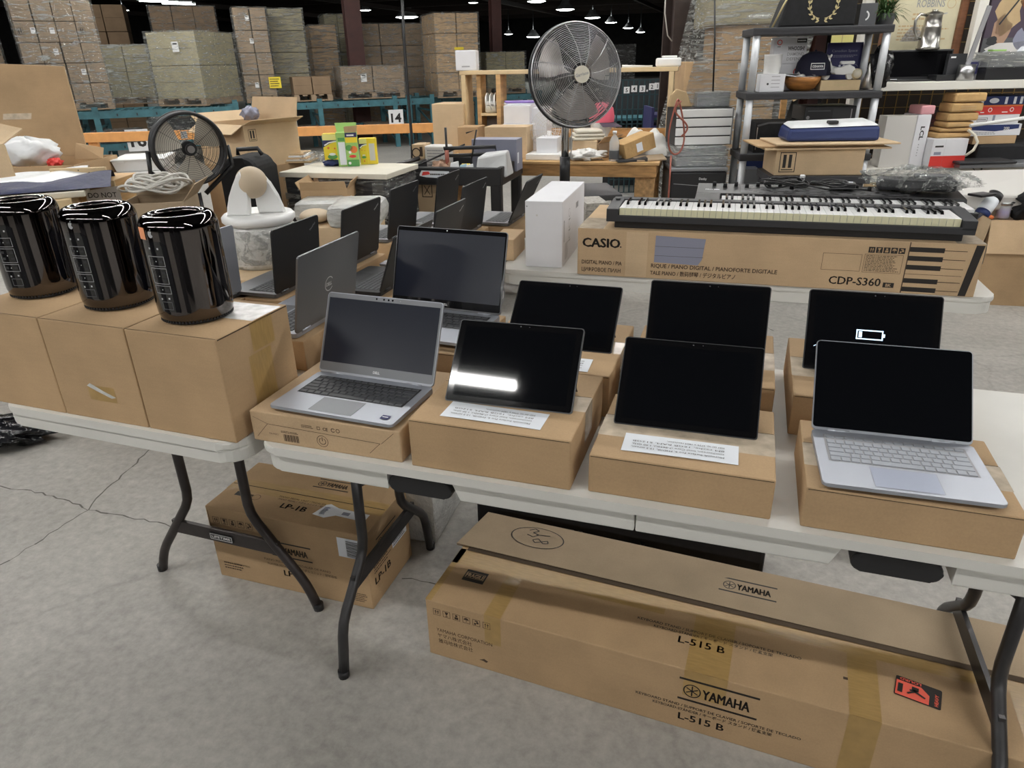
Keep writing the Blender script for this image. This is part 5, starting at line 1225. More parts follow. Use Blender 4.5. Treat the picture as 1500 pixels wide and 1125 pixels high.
m.tube([V(-.32, 0, .02), V(.12, .05, .19)], .006, 'cable_black', 8); m.tube([V(-.02, .02, .17), V(.32, .06, .17), V(.33, .1, .12), V(0, .06, .12)], .012, 'black_plastic', 8, True); m.tube([V(0, .02, .0), V(0, .02, .30)], .008, 'black_plastic', 8); m.cyl((0, .02, .04), (0, .02, .16), .014, 'cable_red'); m.tube([V(.16, .05, .1), V(.20, .05, .28), V(.13, .05, .26)], .006, 'black_plastic', 6)
m.box(-.05, -.03, 0, .05, .08, .03, 'black_plastic', .006)
tag(m.build('folding_stand', None, b, HEAD), 'tangled black folding stand with arms lying on the cart', 'stand')
m = MB()
for i in range(4): m.tube([V(-.16 + .02 * i, -.03 + .015 * i, .01 + .006 * i), V(-.05, .02 * i - .02, .014 + .006 * i), V(.12, .01 * i, .012 + .006 * i), V(.17, -.04, .012 + .006 * i), V(-.1, -.05, .01 + .006 * i)], .005, 'cable_black', 6)
tag(m.build('cable_bundle', None, p_(605, 241, CD + .02) + V(.02, 0, 0), HEAD), 'bundle of black cables at the left of the cart tray', 'cable')
lump('snack_bowl', 'small heap of brown netting on the cart tray', 'netting', p_(648, 236, CD + .12), .07, .05, .045, 'skin_tan', .6, .3)
for i, (x, y, lb, mt, s) in enumerate(((665, 243, 'small white pouch on the cart, leftmost of the pouches', 'white_plastic', .035), (678, 243, 'pale blue pouch between white pouches on the cart', 'paper', .03), (687, 240, 'pointed white pouch beside the crumpled paper parcel', 'white_plastic', .03))):
    b = p_(x, y, CD + .04); m = MB(); m.hexa([(-s, -.03, 0), (s, -.03, 0), (s, .03, 0), (-s, .03, 0), (-s * .6, -.005, s * 2.6), (s * .9, -.005, s * 2.9), (s * .9, .005, s * 2.9), (-s * .6, .005, s * 2.6)], mt if i != 1 else 'blue_pale', .006)
    tag(m.build('pouch', None, b, HEAD), lb, 'pouch', 'pouches on the cart')
m = MB(); m.box(-.03, -.02, 0, .03, .02, .07, 'yellow', .006); tag(m.build('yellow_packet', None, p_(682, 232, CD + .16), HEAD), 'small yellow packet behind the pouches on the cart', 'packet')
# cartons on the lower shelf
q = Pl(612, 645, 252, 330, .14, d=dcart(612, .12), yaw=3); q.h = .56; q.loc.z = .2508
pcarton('cardboard_box', 'narrow upright carton with a fragile symbol on the cart lower shelf', q, 'card_pale', deco=lambda m, w, d, h, f: (m.outline(f, w * .3, h * .80, w * .75, h * .97, .006, 'ink_brown'), m.line(f, [(w * .4, h * .83), (w * .65, h * .94)], .005, 'ink_brown'), m.line(f, [(w * .65, h * .83), (w * .4, h * .94)], .005, 'ink_brown'), m.outline(f, w * .2, h * .35, w * .8, h * .55, .004, 'ink_brown')))
q = Pl(662, 715, 300, 345, .3, d=dcart(662, .12), yaw=3); q.h = .30; q.loc.z = .2508
pcarton('cardboard_box', 'open-looking brown carton on the cart lower shelf, behind the laptop lids', q, 'card')
q = Pl(752, 772, 300, 345, .3, d=CD + .35); q.loc.z = 0.; q.h = .52
pcarton('cardboard_box', 'brown carton on the floor right of the cart, behind the far open laptop', q, 'card')

# ---- wooden workbench with shelf frame
BD = 5.25
_r = D(962, 238, 5.12); _a = rad(3.5); _u = V(math.cos(_a), math.sin(_a), 0); _l = _r + _u * span(_r, _u, 640); p = Pt(proj(_l)[0], 962, proj(_l)[1], _l.dot(Vector(FW)), .72, 0, yaw=3.5)
t = thing('workbench', 'long wooden workbench with a plank front rail, behind the pedestal fan', 'workbench', p.loc, p.rz)
w, d, h = p.w / 2, p.d / 2, p.h
m = MB(); m.box(-w - .02, -d - .02, h - .02, w + .02, d, h, 'wood', .003); m.build('bench_top', t)
m = MB(); m.box(-w, -d, h - .105, w, -d + .04, h - .021, 'wood_beam', .003); m.build('front_rail', t)
m = MB(); m.box(w - .04, -d + .04, h - .105, w, d, h - .021, 'wood_beam', .003); m.build('side_rail', t)
for sx in (-1, 1):
    for sy in (-1, 1): m = MB(); cx, cy = sx * (w - .08), sy * (d - .09); m.box(cx - .07, cy - .05, 0, cx + .07, cy + .05, h - .105, 'plywood', .003); m.build('leg', t)
m = MB(); m.box(-w + .1, d - .1, .28, w - .1, d - .05, .34, 'wood_beam', .003); m.build('stretcher', t)
BZ = h + .0008
SD = BD + .62
WP, WU, WV = p.P.copy(), p.u.copy(), p.v.copy()
def dbench(px, off): b = WP + WV * off; return (b + WU * span(b, WU, px)).dot(Vector(FW))
def bx(px, py, dd): q = D(px, py, dbench(px, dd - BD)); return V(q.x, q.y, BZ)
# shelf frame
L0 = D(683, 106, dbench(683, .60)); zt = L0.z
a = rad(3.5); fu = V(math.cos(a), math.sin(a), 0); wid = span(L0, fu, 990)
t = thing('shelf_frame', 'raw wooden shelf frame standing at the back of the workbench', 'shelf', V(L0.x, L0.y, BZ), 3.5)
m = MB(); m.box(-.03, -.09, zt - BZ - .018, wid + .02, .10, zt - BZ + .012, 'wood_pale', .003); m.build('top_board', t)
ps = [0, wid * .07, wid * .175, wid * .985]
for i, x in enumerate(ps):
    m = MB(); m.box(x - .018, -.09 if i != 1 else -.05, 0, x + .018, .10, zt - BZ - .0185, 'wood_pale' if i in (0, 3) else 'wood', .003); m.build('upright', t)
m = MB(); m.box(ps[1] + .019, -.08, (zt - BZ) * .46, ps[2] - .019, .1, (zt - BZ) * .46 + .02, 'wood_pale', .003); m.build('small_shelf', t)
m = MB(); m.box(ps[1] + .019, .085, 0, ps[2] - .019, .099, (zt - BZ) * .45, 'mid_grey'); m.build('back_panel', t)
m = MB(); m.box(ps[2] + .02, .06, .1, ps[3] - .02, .09, .17, 'wood_beam', .003); m.build('rear_batten', t)
sh = lambda x, y, z: V(L0.x, L0.y, BZ) + fu * x + V(-math.sin(a), math.cos(a), 0) * y + V(0, 0, z)
# plates in the cubby
zsh = (zt - BZ) * .46 + .021
for i in range(3):
    m = MB(); m.lathe([(0, 0), (.06, .0), (.075, .012), (.072, .015), (.058, .006), (0, .006)], 'white', (0, 0, .072), 28, V(1, -.25, .1)); 
    tag(m.build('plate', None, sh(ps[1] + .055 + i * .035, -.02, zsh + .003), HEAD + 1), ('white plate leaning in the shelf cubby, leftmost of three', 'white plate leaning in the shelf cubby, middle of three', 'white plate leaning in the shelf cubby, rightmost of three')[i], 'plate', 'plates in the shelf cubby')
m = MB(); m.box(-.05, -.07, 0, .05, .07, .055, 'off_white', .015); m.box(-.045, -.06, .056, .05, .06, .085, 'white', .015); tag(m.build('towel_stack', None, sh(ps[2] - .085, .0, zsh + .001), HEAD + 1), 'folded cream cloths on the cubby shelf beside the plates', 'cloth')
m = MB(); m.lathe([(0, 0), (.05, 0), (.06, .004), (.06, .006), (0, .006)], 'mid_grey', (0, 0, .06), 24, V(.3, -1, .15)); tag(m.build('dark_plate', None, sh(ps[2] - .07, .08, zsh + .002), HEAD + 1), 'dark round plate standing behind the folded cloths', 'plate')
lump('dark_bag', 'dark brown bag stuffed in the lower cubby', 'bag', sh((ps[1] + ps[2]) / 2 + .03, -.01, .10), .075, .06, .04, 'skin_tan', 2.6, .25)
# things on top of the frame
q = Pl(668, 698, 76, 106, .2, d=dbench(683, .52), yaw=14); q.loc.z = zt + .0125
m = carton_mesh(q.w, .2, q.h, 'white_card', None, bev=.006); m.dashes(front(-q.w / 2, -.1, 0), q.w * .3, .02, q.w * .7, .04, 1, 'mid_grey'); tag(m.build('white_carton', None, q.loc, q.rz), 'small white carton on the left end of the wooden frame top', 'box')
m = MB(); m.box(-.09, -.035, 0, .09, .035, .06, 'white', .012); m.box(-.05, -.02, .06, .06, .02, .075, 'white', .006); tag(m.build('white_device', None, sh(wid * .965, 0, zt - BZ + .0125), HEAD), 'white rounded device on the right end of the wooden frame top', 'device')
m = MB(); m.hexa([(-.10, -.02, 0), (.12, -.03, 0), (.1, .04, 0), (-.1, .04, 0), (-.1, -.02, .008), (.12, -.03, .012), (.1, .04, .01), (-.1, .04, .02)], 'mag_white', .002); tag(m.build('crumpled_paper', None, sh(wid * .82, 0, zt - BZ + .0125), HEAD), 'flat crumpled papers on the frame top left of the white device', 'paper')
# white cartons and heap on the bench
def stackbox(label, xl, xr, yt, yb, dep, dd, mat, deco=None, z=None, yaw=HEAD + 2, name='white_carton'):
    q = Pl(xl, xr, yt, yb, dep, d=dbench(xl, dd - BD), yaw=4); q.loc.z = BZ if z is None else z; 
    if z is None: q.h = max(.03, q.z1 - BZ)
    return pcarton(name, label, q, mat, deco=deco), q
g, q = stackbox('big white carton stack base on the bench, left of the pedestal fan', 737, 782, 182, 234, .3, BD + .35, 'white_card')
g, q2 = stackbox('white carton on top of the big white carton, left of the pedestal fan', 738, 776, 155, 182, .28, BD + .36, 'white_card', z=q.loc.z + q.h + .0008)
for i, (mt, lb) in enumerate((('purple', 'purple folder lying on the white carton stack'), ('paper', 'white folder under the purple folder on the carton stack'))):
    m = MB(); m.box(-.12, -.09, 0, .10, .09, .012, mt, .002); tag(m.build('folder', None, q2.loc + V(0, 0, q2.h + .0135 - i * .013 + .0005), HEAD + 5 + i * 4), lb, 'folder')
stackbox('white carton standing behind the pedestal fan pole', 776, 800, 158, 232, .25, BD + .45, 'white_card')
g, q = stackbox('brown carton lid standing on the bench behind the grey-blue box', 711, 772, 186, 232, .22, BD + .12, 'card_pale', name='cardboard_box')
g, q = stackbox('small brown carton on the bench, left of the white carton stack', 672, 702, 186, 232, .2, BD + .30, 'card', name='cardboard_box')
g, q = stackbox('tall pale carton standing left of the wooden shelf frame', 637, 682, 152, 232, .3, BD + .48, 'card_pale', name='cardboard_box')
g, q = stackbox('white glossy carton on the bench just left of the fan pole', 786, 816, 202, 232, .2, BD + .12, 'white_card')
g, q = stackbox('flat white foam pad under the glossy white carton', 770, 822, 226, 234, .26, BD + .04, 'white')
g, q = stackbox('pale tan carton right of the fan pole on the bench', 838, 874, 206, 234, .2, BD + .18, 'card_pale', name='cardboard_box')
m = MB()
for i in range(3): m.box(-q.w / 2 - .02 + i * .01, -.1, i * .025, q.w / 2 + .05 - i * .02, .1, i * .025 + .022, 'off_white', .009)
tag(m.build('folded_linen', None, q.loc + V(0, 0, q.h + .0008), HEAD + 3), 'folded cream linen on the pale tan carton by the fan pole', 'cloth')
b = bx(930, 232, BD + .18)
m = MB(); R_ = Matrix.Rotation(rad(-16), 4, 'Y')
w_, h_ = .11, .065
m.hexa([R_ @ V(x, y, z) + V(0, 0, .045) for z in (0, .11) for x, y in ((-.13, -.08), (.13, -.08), (.13, .08), (-.13, .08))], 'kraft', .004); m.rect(Fr(R_ @ V(-.13, -.0805, 0) + V(0, 0, .045), R_ @ X, R_ @ Z), .10, .02, .15, .08, 'paper', 2)
tag(m.build('cardboard_box', None, b, HEAD + 24), 'tilted brown carton with white label at the right of the bench heap', 'box')
m = MB(); m.hexa([(-.1, -.06, .0), (.06, -.06, 0), (.06, .06, 0), (-.1, .06, 0), (-.12, -.05, .10), (.05, -.05, .12), (.05, .05, .12), (-.12, .05, .1)], 'card_dark', .003); m.hexa([(-.12, -.05, .1), (.05, -.05, .12), (.09, -.08, .16), (-.08, -.08, .15), (-.12, -.048, .102), (.05, -.048, .122), (.09, -.078, .162), (-.08, -.078, .152)], 'card'); tag(m.build('small_carton', None, bx(888, 228, BD + .30), HEAD + 30), 'small torn carton with raised flap behind the spray bottle', 'box')
t = thing('spray_bottle', 'clear bottle with grey label at the front of the bench', 'bottle', bx(899, 236, BD + .05), 0)
m = MB(); m.lathe([(0, 0), (.034, 0), (.036, .01), (.036, .13), (.025, .16), (.012, .175), (.012, .19)], 'clear_plastic', seg=20); m.build('bottle_body', t)
m = MB(); m.lathe([(.0365, .015), (.0365, .075)], 'dark_grey', seg=20); m.build('label', t)
m = MB(); m.cyl((0, 0, .188), (0, 0, .205), .015, 'white', seg=14); m.build('cap', t)
t = thing('mannequin_head', 'white display bust wearing a pink and plum cap on the bench', 'mannequin', bx(880, 222, BD + .5), 0)
bz = D(880, 180, BD + .5).z - BZ
m = MB(); m.lathe([(0, 0), (.10, 0), (.095, .02), (.055, .08), (.05, bz * .6), (.075, bz * .8), (.09, bz), (.085, bz + .08), (.05, bz + .13), (0, bz + .14)], 'wax_white', seg=28); m.build('bust', t)
m = MB(); m.lathe([(.094, bz + .01), (.097, bz + .05), (.085, bz + .11), (.05, bz + .145), (0, bz + .155)], 'pink', seg=28)
tag(m.build('cap_crown', t), 'pink cap crown')
m = MB(); f = V(math.cos(rad(-30)), math.sin(rad(-30)), 0); sd = V(-f.y, f.x, 0)
m.grid(lambda a, b: V(0, 0, bz + .012) + f * (.08 + .10 * b) * math.cos((a - .5) * 2.0) + sd * math.sin((a - .5) * 2.0) * (.095 + .02 * b) - V(0, 0, .03 * b), 10, 4, 'plum'); m.build('cap_brim', t)
m = MB()
def cloth(a, b):
    return V((a - .5) * .46, (b - .5) * .26, .006 + .16 * (1 - (2 * b - 1) ** 2) * (.35 + .65 * math.sin(math.pi * min(1, a * 1.1)) ** .7) * (1 + .25 * math.sin(a * 17 + b * 5)) + .012 * math.sin(b * 25))
m.grid(cloth, 36, 18, 'white_cloth'); tag(m.build('white_sheet', None, bx(945, 222, BD + .42), HEAD + 4), 'heaped white cloth at the right end of the workbench', 'cloth')
m = MB(); m.grid(lambda a, b: crumple(a, b, .13, .07, .035, 2.7, .35), 36, 18, 'white_cloth'); tag(m.build('rag', None, bx(858, 237, BD + .08), HEAD), 'crumpled cream rags at the front of the bench', 'cloth')
m = MB(); m.hexa([(-.12, -.05, 0), (.1, -.06, 0), (.12, .05, 0), (-.1, .06, 0), (-.12, -.05, .01), (.1, -.06, .025), (.12, .05, .03), (-.1, .06, .015)], 'charcoal', .004); tag(m.build('dark_pouch', None, bx(925, 236, BD + .06), HEAD + 10), 'flat dark pouch in the bench heap, right of the bottle', 'pouch')
m = MB(); m.hexa([(-.1, -.04, 0), (.13, -.05, 0), (.15, .05, 0), (-.1, .05, 0), (-.1, -.04, .012), (.13, -.05, .012), (.15, .05, .035), (-.1, .05, .03)], 'card_grey', .003); tag(m.build('card_offcut', None, bx(948, 234, BD + .1), HEAD + 18), 'flat cardboard offcut at the right end of the bench', 'cardboard')
lump('white_glove', 'white glove lying in the bench heap', 'glove', bx(915, 234, BD + .12) + V(0, 0, .0), .06, .035, .025, 'white_cloth', 1.9, .3)
t = thing('desk_fan', 'round white wire desk fan behind the pedestal fan, on the bench', 'fan', bx(805, 226, BD + .3), HEAD)
m = MB(); fr_ = disc_dir((0, 0, .19), V(0, -1, .1)); guard(m, .03, .15, 8, 16, 'mag_white', .02, .0016); guard(m, -.03, .15, 5, 12, 'mag_white', -.02, .0016); m.build('wire_guard', t)
m = MB(); m.cyl((0, .02, .0), (0, .02, .18), .018, 'white'); m.cyl((0, 0, 0), (0, 0, .02), .08, 'white'); m.build('fan_stand', t)

# ---- pedestal fan
FD = 4.62
c = D(843, 111, FD); R = 64.5 / 1025 * FD
toc = V(-c.x, -c.y, 0).normalized(); nd = (toc + hx_ * .42 + V(0, 0, .10)).normalized()
t = thing('pedestal_fan', 'tall chrome pedestal fan with a round wire cage in front of the workbench', 'fan', c, 0)
fr_ = disc_dir((0, 0, 0), nd)
m = MB(); guard(m, .02, R, 24, 12, 'steel', .075, .0022, .2, .25); m.tube(ringpts(R, .02), .006, 'steel', 6, True); m.build('front_guard', t)
m = MB(); guard(m, -.02, R, 16, 10, 'charcoal', -.09, .0026, .25); m.tube(ringpts(R, -.015), .009, 'charcoal', 6, True); m.build('rear_guard', t)
blades(t, 3, R * .92, 'blade', -.01, .11, rad(268), .62)
m = MB(); m.cyl(fr_.p(0, 0, .085), fr_.p(0, 0, .10), R * .165, 'off_white', seg=32); f2 = Fr(fr_.p(0, 0, .1003), -fr_.u if False else fr_.u, fr_.v); m.text('Garrison', f2, 0, -.008, .018, 'mid_grey', 'C', .02, .085, rot=12); tag(m.build('hub_badge', t), 'cream round badge with script')
m = MB(); m.cyl(fr_.p(0, 0, -.18), fr_.p(0, 0, -.02), .075, 'charcoal', seg=24); m.cyl(fr_.p(0, 0, -.02), fr_.p(0, 0, .08), .03, 'steel'); m.build('motor', t)
pb = fr_.p(0, 0, -.15); zcol = D(827, 236, FD).z - c.z
m = MB(); m.cyl((pb.x, pb.y, -.05), (pb.x, pb.y, zcol), .024, 'chrome', seg=24); m.tube([V(pb.x + .045, pb.y, -.15), V(pb.x + .04, pb.y, zcol)], .004, 'cable_white', 6); m.build('pole', t)
m = MB(); m.cyl((pb.x, pb.y, zcol + .01), (pb.x, pb.y, zcol - .16), .034, 'black_plastic', seg=24); m.build('collar', t)
m = MB(); m.cyl((pb.x, pb.y, zcol - .15), (pb.x, pb.y, -c.z + .05), .028, 'charcoal', seg=20); m.build('lower_pole', t)
m = MB(); m.lathe([(0, -c.z), (.26, -c.z), (.26, -c.z + .012), (.06, -c.z + .06), (0, -c.z + .06)], 'charcoal', (pb.x, pb.y, 0), 36); m.build('round_base', t)

# ================================================================== shelving on the right
SHD = 5.0
YS = HEAD - 7
L0 = D(1106, 41, SHD); a = rad(YS); fu = V(math.cos(a), math.sin(a), 0); fv = V(-math.sin(a), math.cos(a), 0)
SW = span(L0, fu, 1309); SDP = .38
TIER = [D(1100, 41, SHD).z, D(1094, 136, SHD).z, D(1084, 226, SHD).z, D(1082, 262, SHD).z]
S0 = V(L0.x, L0.y, 0)
t = thing('shelving_unit', 'black and silver plastic shelving unit standing behind the piano', 'shelf', S0, YS)
for z in TIER[:3] + [.55, .2]:
    m = MB(); m.box(-.01, -.01, z - .045, SW + .01, SDP, z, 'shelf_black', .006); m.box(.0, -.012, z - .02, SW, -.009, z - .016, 'charcoal'); m.build('shelf_tier', t)
lv = [0] + sorted([.2, .55] + TIER[:3])
for sx in (0, 1):
    for sy in (0, 1):
        x, y = (.022 if sx == 0 else SW - .022), (.02 if sy == 0 else SDP - .03)
        m = MB()
        for za, zb_ in zip(lv, lv[1:]): m.cyl((x, y, za + .001), (x, y, zb_ - .046), .024, 'shelf_post', seg=18)
        m.build('post', t)
def shp(px, py, tier, yoff=0.):
    """point on a tier below a pixel column"""
    q = D(px, py, SHD + .1 + yoff); return V(q.x, q.y, TIER[tier] + .0008)
def shb(name, label, cat, xl, xr, yt, yb, dep, tier, mat, dd=.06, deco=None, yaw=YS, group=None):
    q = Pl(xl, xr, yt, yb, dep, d=SHD + dd, yaw=yaw); zz = TIER[tier] + .0008; q.h = q.z1 - zz; q.loc.z = zz
    m = carton_mesh(q.w, q.d, q.h, mat, bev=.002)
    if deco: deco(m, q.w, q.d, q.h, front(-q.w / 2, -q.d / 2, 0))
    return tag(m.build(name, None, q.loc, q.rz), label, cat, group), q
# -- middle tier
def whoosh(m, w, d, h, f):
    m.text('WHOOSH!', f, w * .93, h * .50, h * .15, 'ink', 'R', .03, w * .50); m.text('DIAMOND', f, w * .93, h * .30, h * .12, 'mid_grey', 'R', .01, w * .50); m.text('DEFENSE', f, w * .93, h * .12, h * .12, 'mid_grey', 'R', .01, w * .50)
    m.ring(f, w * .16, h * .80, h * .09, h * .03, 'red', n=16); m.rect(f, w * .10, h * .62, w * .2, h * .66, 'mid_grey'); m.rect(f, w * .68, h * .78, w * .97, h * .93, 'ink'); m.dashes(f, w * .70, h * .80, w * .95, h * .91, 1, 'white_print', 2)
g, q = shb('printed_box', 'white printed box with red ring lying below the diamond defense box on the middle tier', 'box', 1126, 1178, 94, 131, .16, 1, 'white_card', .22, lambda m, w, d, h, f: (m.ring(f, w * .72, h * .70, .02, .006, 'red', n=16), m.rect(f, w * .04, h * .72, w * .22, h * .95, 'ink'), m.dashes(f, w * .04, h * .05, w * .2, h * .5, 3, 'ink')))
q2 = Pl(1131, 1179, 54, 93, .10, d=SHD + .24, yaw=YS + 2); q2.loc.z = q.loc.z + q.h + .0008
m = carton_mesh(q2.w, .10, q2.h, 'white_card'); whoosh(m, q2.w, .1, q2.h, front(-q2.w / 2, -.05, 0)); tag(m.build('printed_box', None, q2.loc, q2.rz), 'white box printed whoosh diamond defense on the middle shelf tier', 'box')
g, q = shb('white_box', 'small white box carrying the ribbed white pot, left end of the middle tier', 'box', 1112, 1148, 109, 132, .12, 1, 'white_card', .04, lambda m, w, d, h, f: (m.disc(f, w * .32, h * .45, .007, 'charcoal'), [m.rect(f, w * .45, h * (.25 + .2 * i), w * .8, h * (.28 + .2 * i), 'mid_grey') for i in range(4)]))
m = MB(); pr = [(0, 0), (.050, 0)]
for i in range(10): pr += [(.050 + .001 * (i % 2) + i * .0006, .011 * i), (.052 + i * .0006, .011 * i + .006)]
pr += [(.058, .118), (.054, .118), (.05, .02), (0, .02)]; m.lathe(pr, 'white', seg=32); tag(m.build('ribbed_pot', None, q.loc + V(0, 0, q.h + .0008), 0), 'white ribbed pot standing on the small white box', 'pot')
b = shp(1173, 130, 1, .02)
t = thing('wooden_bowl', 'wooden bowl of odds and ends under the navy cap', 'bowl', b, 0)
m = MB(); m.lathe([(0, 0), (.06, 0), (.09, .02), (.115, .06), (.118, .085), (.11, .087), (.10, .06), (.07, .025), (0, .02)], 'bowl_wood', seg=36); m.build('bowl_body', t)
m = MB(); m.grid(lambda a, b: crumple(a, b, .085, .085, .03, 1.4, .35) + V(0, 0, .05), 24, 12, 'mag_white'); m.build('contents', t)
t = thing('baseball_cap', 'navy cap with a white-edged badge tilted on the wooden bowl', 'cap', b + V(.065, .05, .092), YS); t.scale = (1.08, 1.08, 1.08)
m = MB(); m.lathe([(.105, 0), (.108, .03), (.10, .075), (.075, .115), (.035, .135), (0, .138)], 'navy', seg=32); m.ball((0, 0, .138), .008, 'navy'); m.build('cap_crown', t)
m = MB(); m.grid(lambda u, v: V(-.10 - .10 * v * math.cos((u - .5) * 1.5), -.03 + (u - .5) * .16 * (1 - .15 * v), .012 - .02 * v * 0 + .0), 8, 4, 'paper')
m.hexa([(-.22, -.10, .010), (-.06, -.10, -.016), (-.06, .03, -.016), (-.20, .03, .010), (-.22, -.10, .016), (-.06, -.10, -.006), (-.06, .03, -.006), (-.20, .03, .016)], 'paper', .003); m.build('cap_brim', t)
m = MB(); 
def capf(x, z, r=.1095): 
    aa = rad(-92) + x / .108; return V(math.cos(aa) * r, math.sin(aa) * r, z)
for (x0, z0, x1, z1, mt, r) in ((-.042, .035, .042, .072, 'white_print', .1090), (-.038, .039, .038, .068, 'navy', .1094)): m.grid(lambda u, v: capf(x0 + (x1 - x0) * u, z0 + (z1 - z0) * v, r - (z0 + (z1 - z0) * v - .03) * .09), 8, 1, mt)
vs, fs = text_mesh('OSHAWA', .02); xs = max(v[0] for v in vs); m.faces([capf((v[0] / xs - .5) * .066, .046 + v[1] * .020, .1098 - (.016 + v[1] * .02) * .09) for v in vs], fs, 'white_print'); m.build('badge', t)
g, q = shb('wooden_box', 'pale wooden box carrying the white scooter model', 'box', 1201, 1259, 118, 131, .12, 1, 'wood_pale', .04, lambda m, w, d, h, f: m.dashes(f, w * .33, h * .45, w * .68, h * .6, 1, 'gold'))
t = thing('scooter_model', 'white ceramic scooter model on the pale wooden box', 'figurine', q.loc + V(0, 0, q.h + .0008), YS); t.scale = (1.0, 1.0, 1.2)
k = .9
m = MB()
sp = [(-.125, .03), (-.10, .035), (-.085, .045), (-.055, .045), (-.02, .05), (0, .058), (.03, .07), (.06, .075), (.095, .06), (.11, .035), (.10, .02), (.02, .018), (-.03, .02), (-.06, .025), (-.075, .075), (-.085, .115), (-.10, .118), (-.105, .10), (-.115, .06)]
m.prism([(x * k, z * k) for x, z in sp], Fr((0, 0, .01), X, Z), -.024, .024, 'wax_white', .008); m.box(-.005, -.02, .078, .085, .02, .095, 'wax_white', .008); m.build('scooter_body', t)
for x in (-.095, .075): m = MB(); m.cyl((x * k, -.012, .025), (x * k, .012, .025), .024, 'wax_white', seg=20); m.build('wheel', t)
m = MB(); m.tube([V(-.09 * k, -.05, .125), V(-.085 * k, -.02, .118), V(-.085 * k, .02, .118), V(-.09 * k, .05, .125)], .006, 'wax_white', 8); m.ball((-.098, 0, .112), .016, 'wax_white'); m.build('handlebar', t)
t = thing('gold_ball_clock', 'small white and gold ball at the right end of the pale wooden box', 'ornament', q.loc + fu * (q.w / 2 - .02) + V(0, -.0, q.h + .0008), YS)
m = MB(); m.ball((0, 0, .034), .034, 'off_white'); m.build('ball', t); m = MB(); m.lathe([(.028, 0), (.031, .004), (.028, .008)], 'gold', (0, -.026, .036), 24, -Y); m.build('gold_ring', t)
m = MB(); pr = [(0, 0)]
for i in range(7): pr += [(.042 * (1 - i / 7.5), .004 + i * .02), (.034 * (1 - i / 7.5), .02 + i * .02)]
pr += [(0, .16)]; m.lathe(pr, 'pewter', seg=14); tag(m.build('tree_ornament', None, shp(1268, 129, 1, .03), 0), 'small silver glitter tree ornament at the right end of the middle tier', 'ornament')
g, q = shb('booklet', 'deep blue booklet with silver script standing behind the navy cap', 'book', 1203, 1254, 63, 131, .012, 1, 'blue_deep', .30, lambda m, w, d, h, f: (m.text('Canadian Space', f, w * .5, h * .80, h * .055, 'grey_blue', 'C', 0, w * .72), m.dashes(f, w * .2, h * .68, w * .9, h * .74, 2, 'grey_blue'), [m.disc(f, w * (.42 + .12 * i), h * (.5 - .14 * j), .008, 'paper') for i in (0, 1) for j in (0, 1)], m.ring(f, w * .8, h * .4, .04, .002, 'grey_blue', n=18)))
lump('black_bag', 'crumpled black shiny bag hanging at the right end of the middle tier', 'bag', shp(1283, 128, 1, .16), .07, .08, .12, 'bag_black', 1.2, .3)
# -- top tier
q = Pl(1140, 1254, -28, 30, .28, d=SHD + .05, yaw=YS); zz = TIER[0] + .0008
t = thing('black_holdall', 'black bag with a gold laurel wreath on top of the shelving unit', 'bag', V(q.loc.x, q.loc.y, zz), YS)
w, h = q.w / 2, q.z1 - zz
m = MB(); m.prism([(-w, 0), (w, 0), (w * .98, h), (-w * .55, h), (-w * .8, h * .6)], Fr((0, -.14, 0), X, Z), -.28, 0, 'black_soft', .012); m.build('bag_body', t)
m = MB(); f = Fr((w * .12, -.14, .02), X, Z); m.k = .003
for sd in (-1, 1):
    for i in range(9):
        aa = rad(-80 + i * 19); cx, cy = sd * math.cos(aa) * .085, .115 + math.sin(aa) * .105
        for o_, ln in ((.5, .030), (-.5, .026)):
            b_ = aa + math.pi / 2 + o_ ; dx, dy = sd * math.cos(b_) * ln, math.sin(b_) * ln; nx, ny = -dy * .22, dx * .22
            m.poly(f, [(cx, cy), (cx + dx * .5 + nx, cy + dy * .5 + ny), (cx + dx, cy + dy), (cx + dx * .5 - nx, cy + dy * .5 - ny)], 'gold')
    m.ring(f, 0, .115, .09, .003, 'gold', n=20, a0=-80 if sd > 0 else 100, a1=75 if sd > 0 else 260)
tag(m.build('laurel_emblem', t), 'gold laurel wreath')
m = MB(); m.tube([V(-w * 1.12, -.12, 0), V(-w * .9, -.14, h * .5), V(-w * .6, -.14, h * 1.02), V(-w * .4, -.1, h * 1.1)], .006, 'gold', 6); m.build('piping', t)
t = thing('potted_plant', 'small leafy green plant in a grey pot at the right end of the shelf top', 'plant', shp(1296, 30, 0, .06), 0)
m = MB(); m.lathe([(0, 0), (.05, 0), (.065, .07), (.06, .07), (.05, .06), (0, .06)], 'dark_grey', seg=20); m.build('pot', t)
m = MB(); rg = random.Random(11)
for i in range(240):
    aa, el, L = rg.uniform(0, 6.28), rg.uniform(-.25, 1.3), rg.uniform(.07, .19); b_ = V(rg.uniform(-.03, .03), rg.uniform(-.03, .03), .07)
    d_ = V(math.cos(aa) * math.cos(el), math.sin(aa) * math.cos(el), math.sin(el)); s_ = d_.cross(Z).normalized() * rg.uniform(.003, .007)
    md = b_ + d_ * L * .6; e_ = b_ + d_ * L - V(0, 0, L * .25); m.face([b_, md + s_, e_, md - s_], 'leaf')
m.build('foliage', t)
g, q = shb('grey_box', 'small grey box with a white swoosh mark between laurel bag and plant', 'box', 1258, 1283, 5, 29, .14, 0, 'dark_grey', .08, lambda m, w, d, h, f: m.ring(f, w * .3, h * .45, h * .2, h * .07, 'white_print', a0=-70, a1=70, n=8))
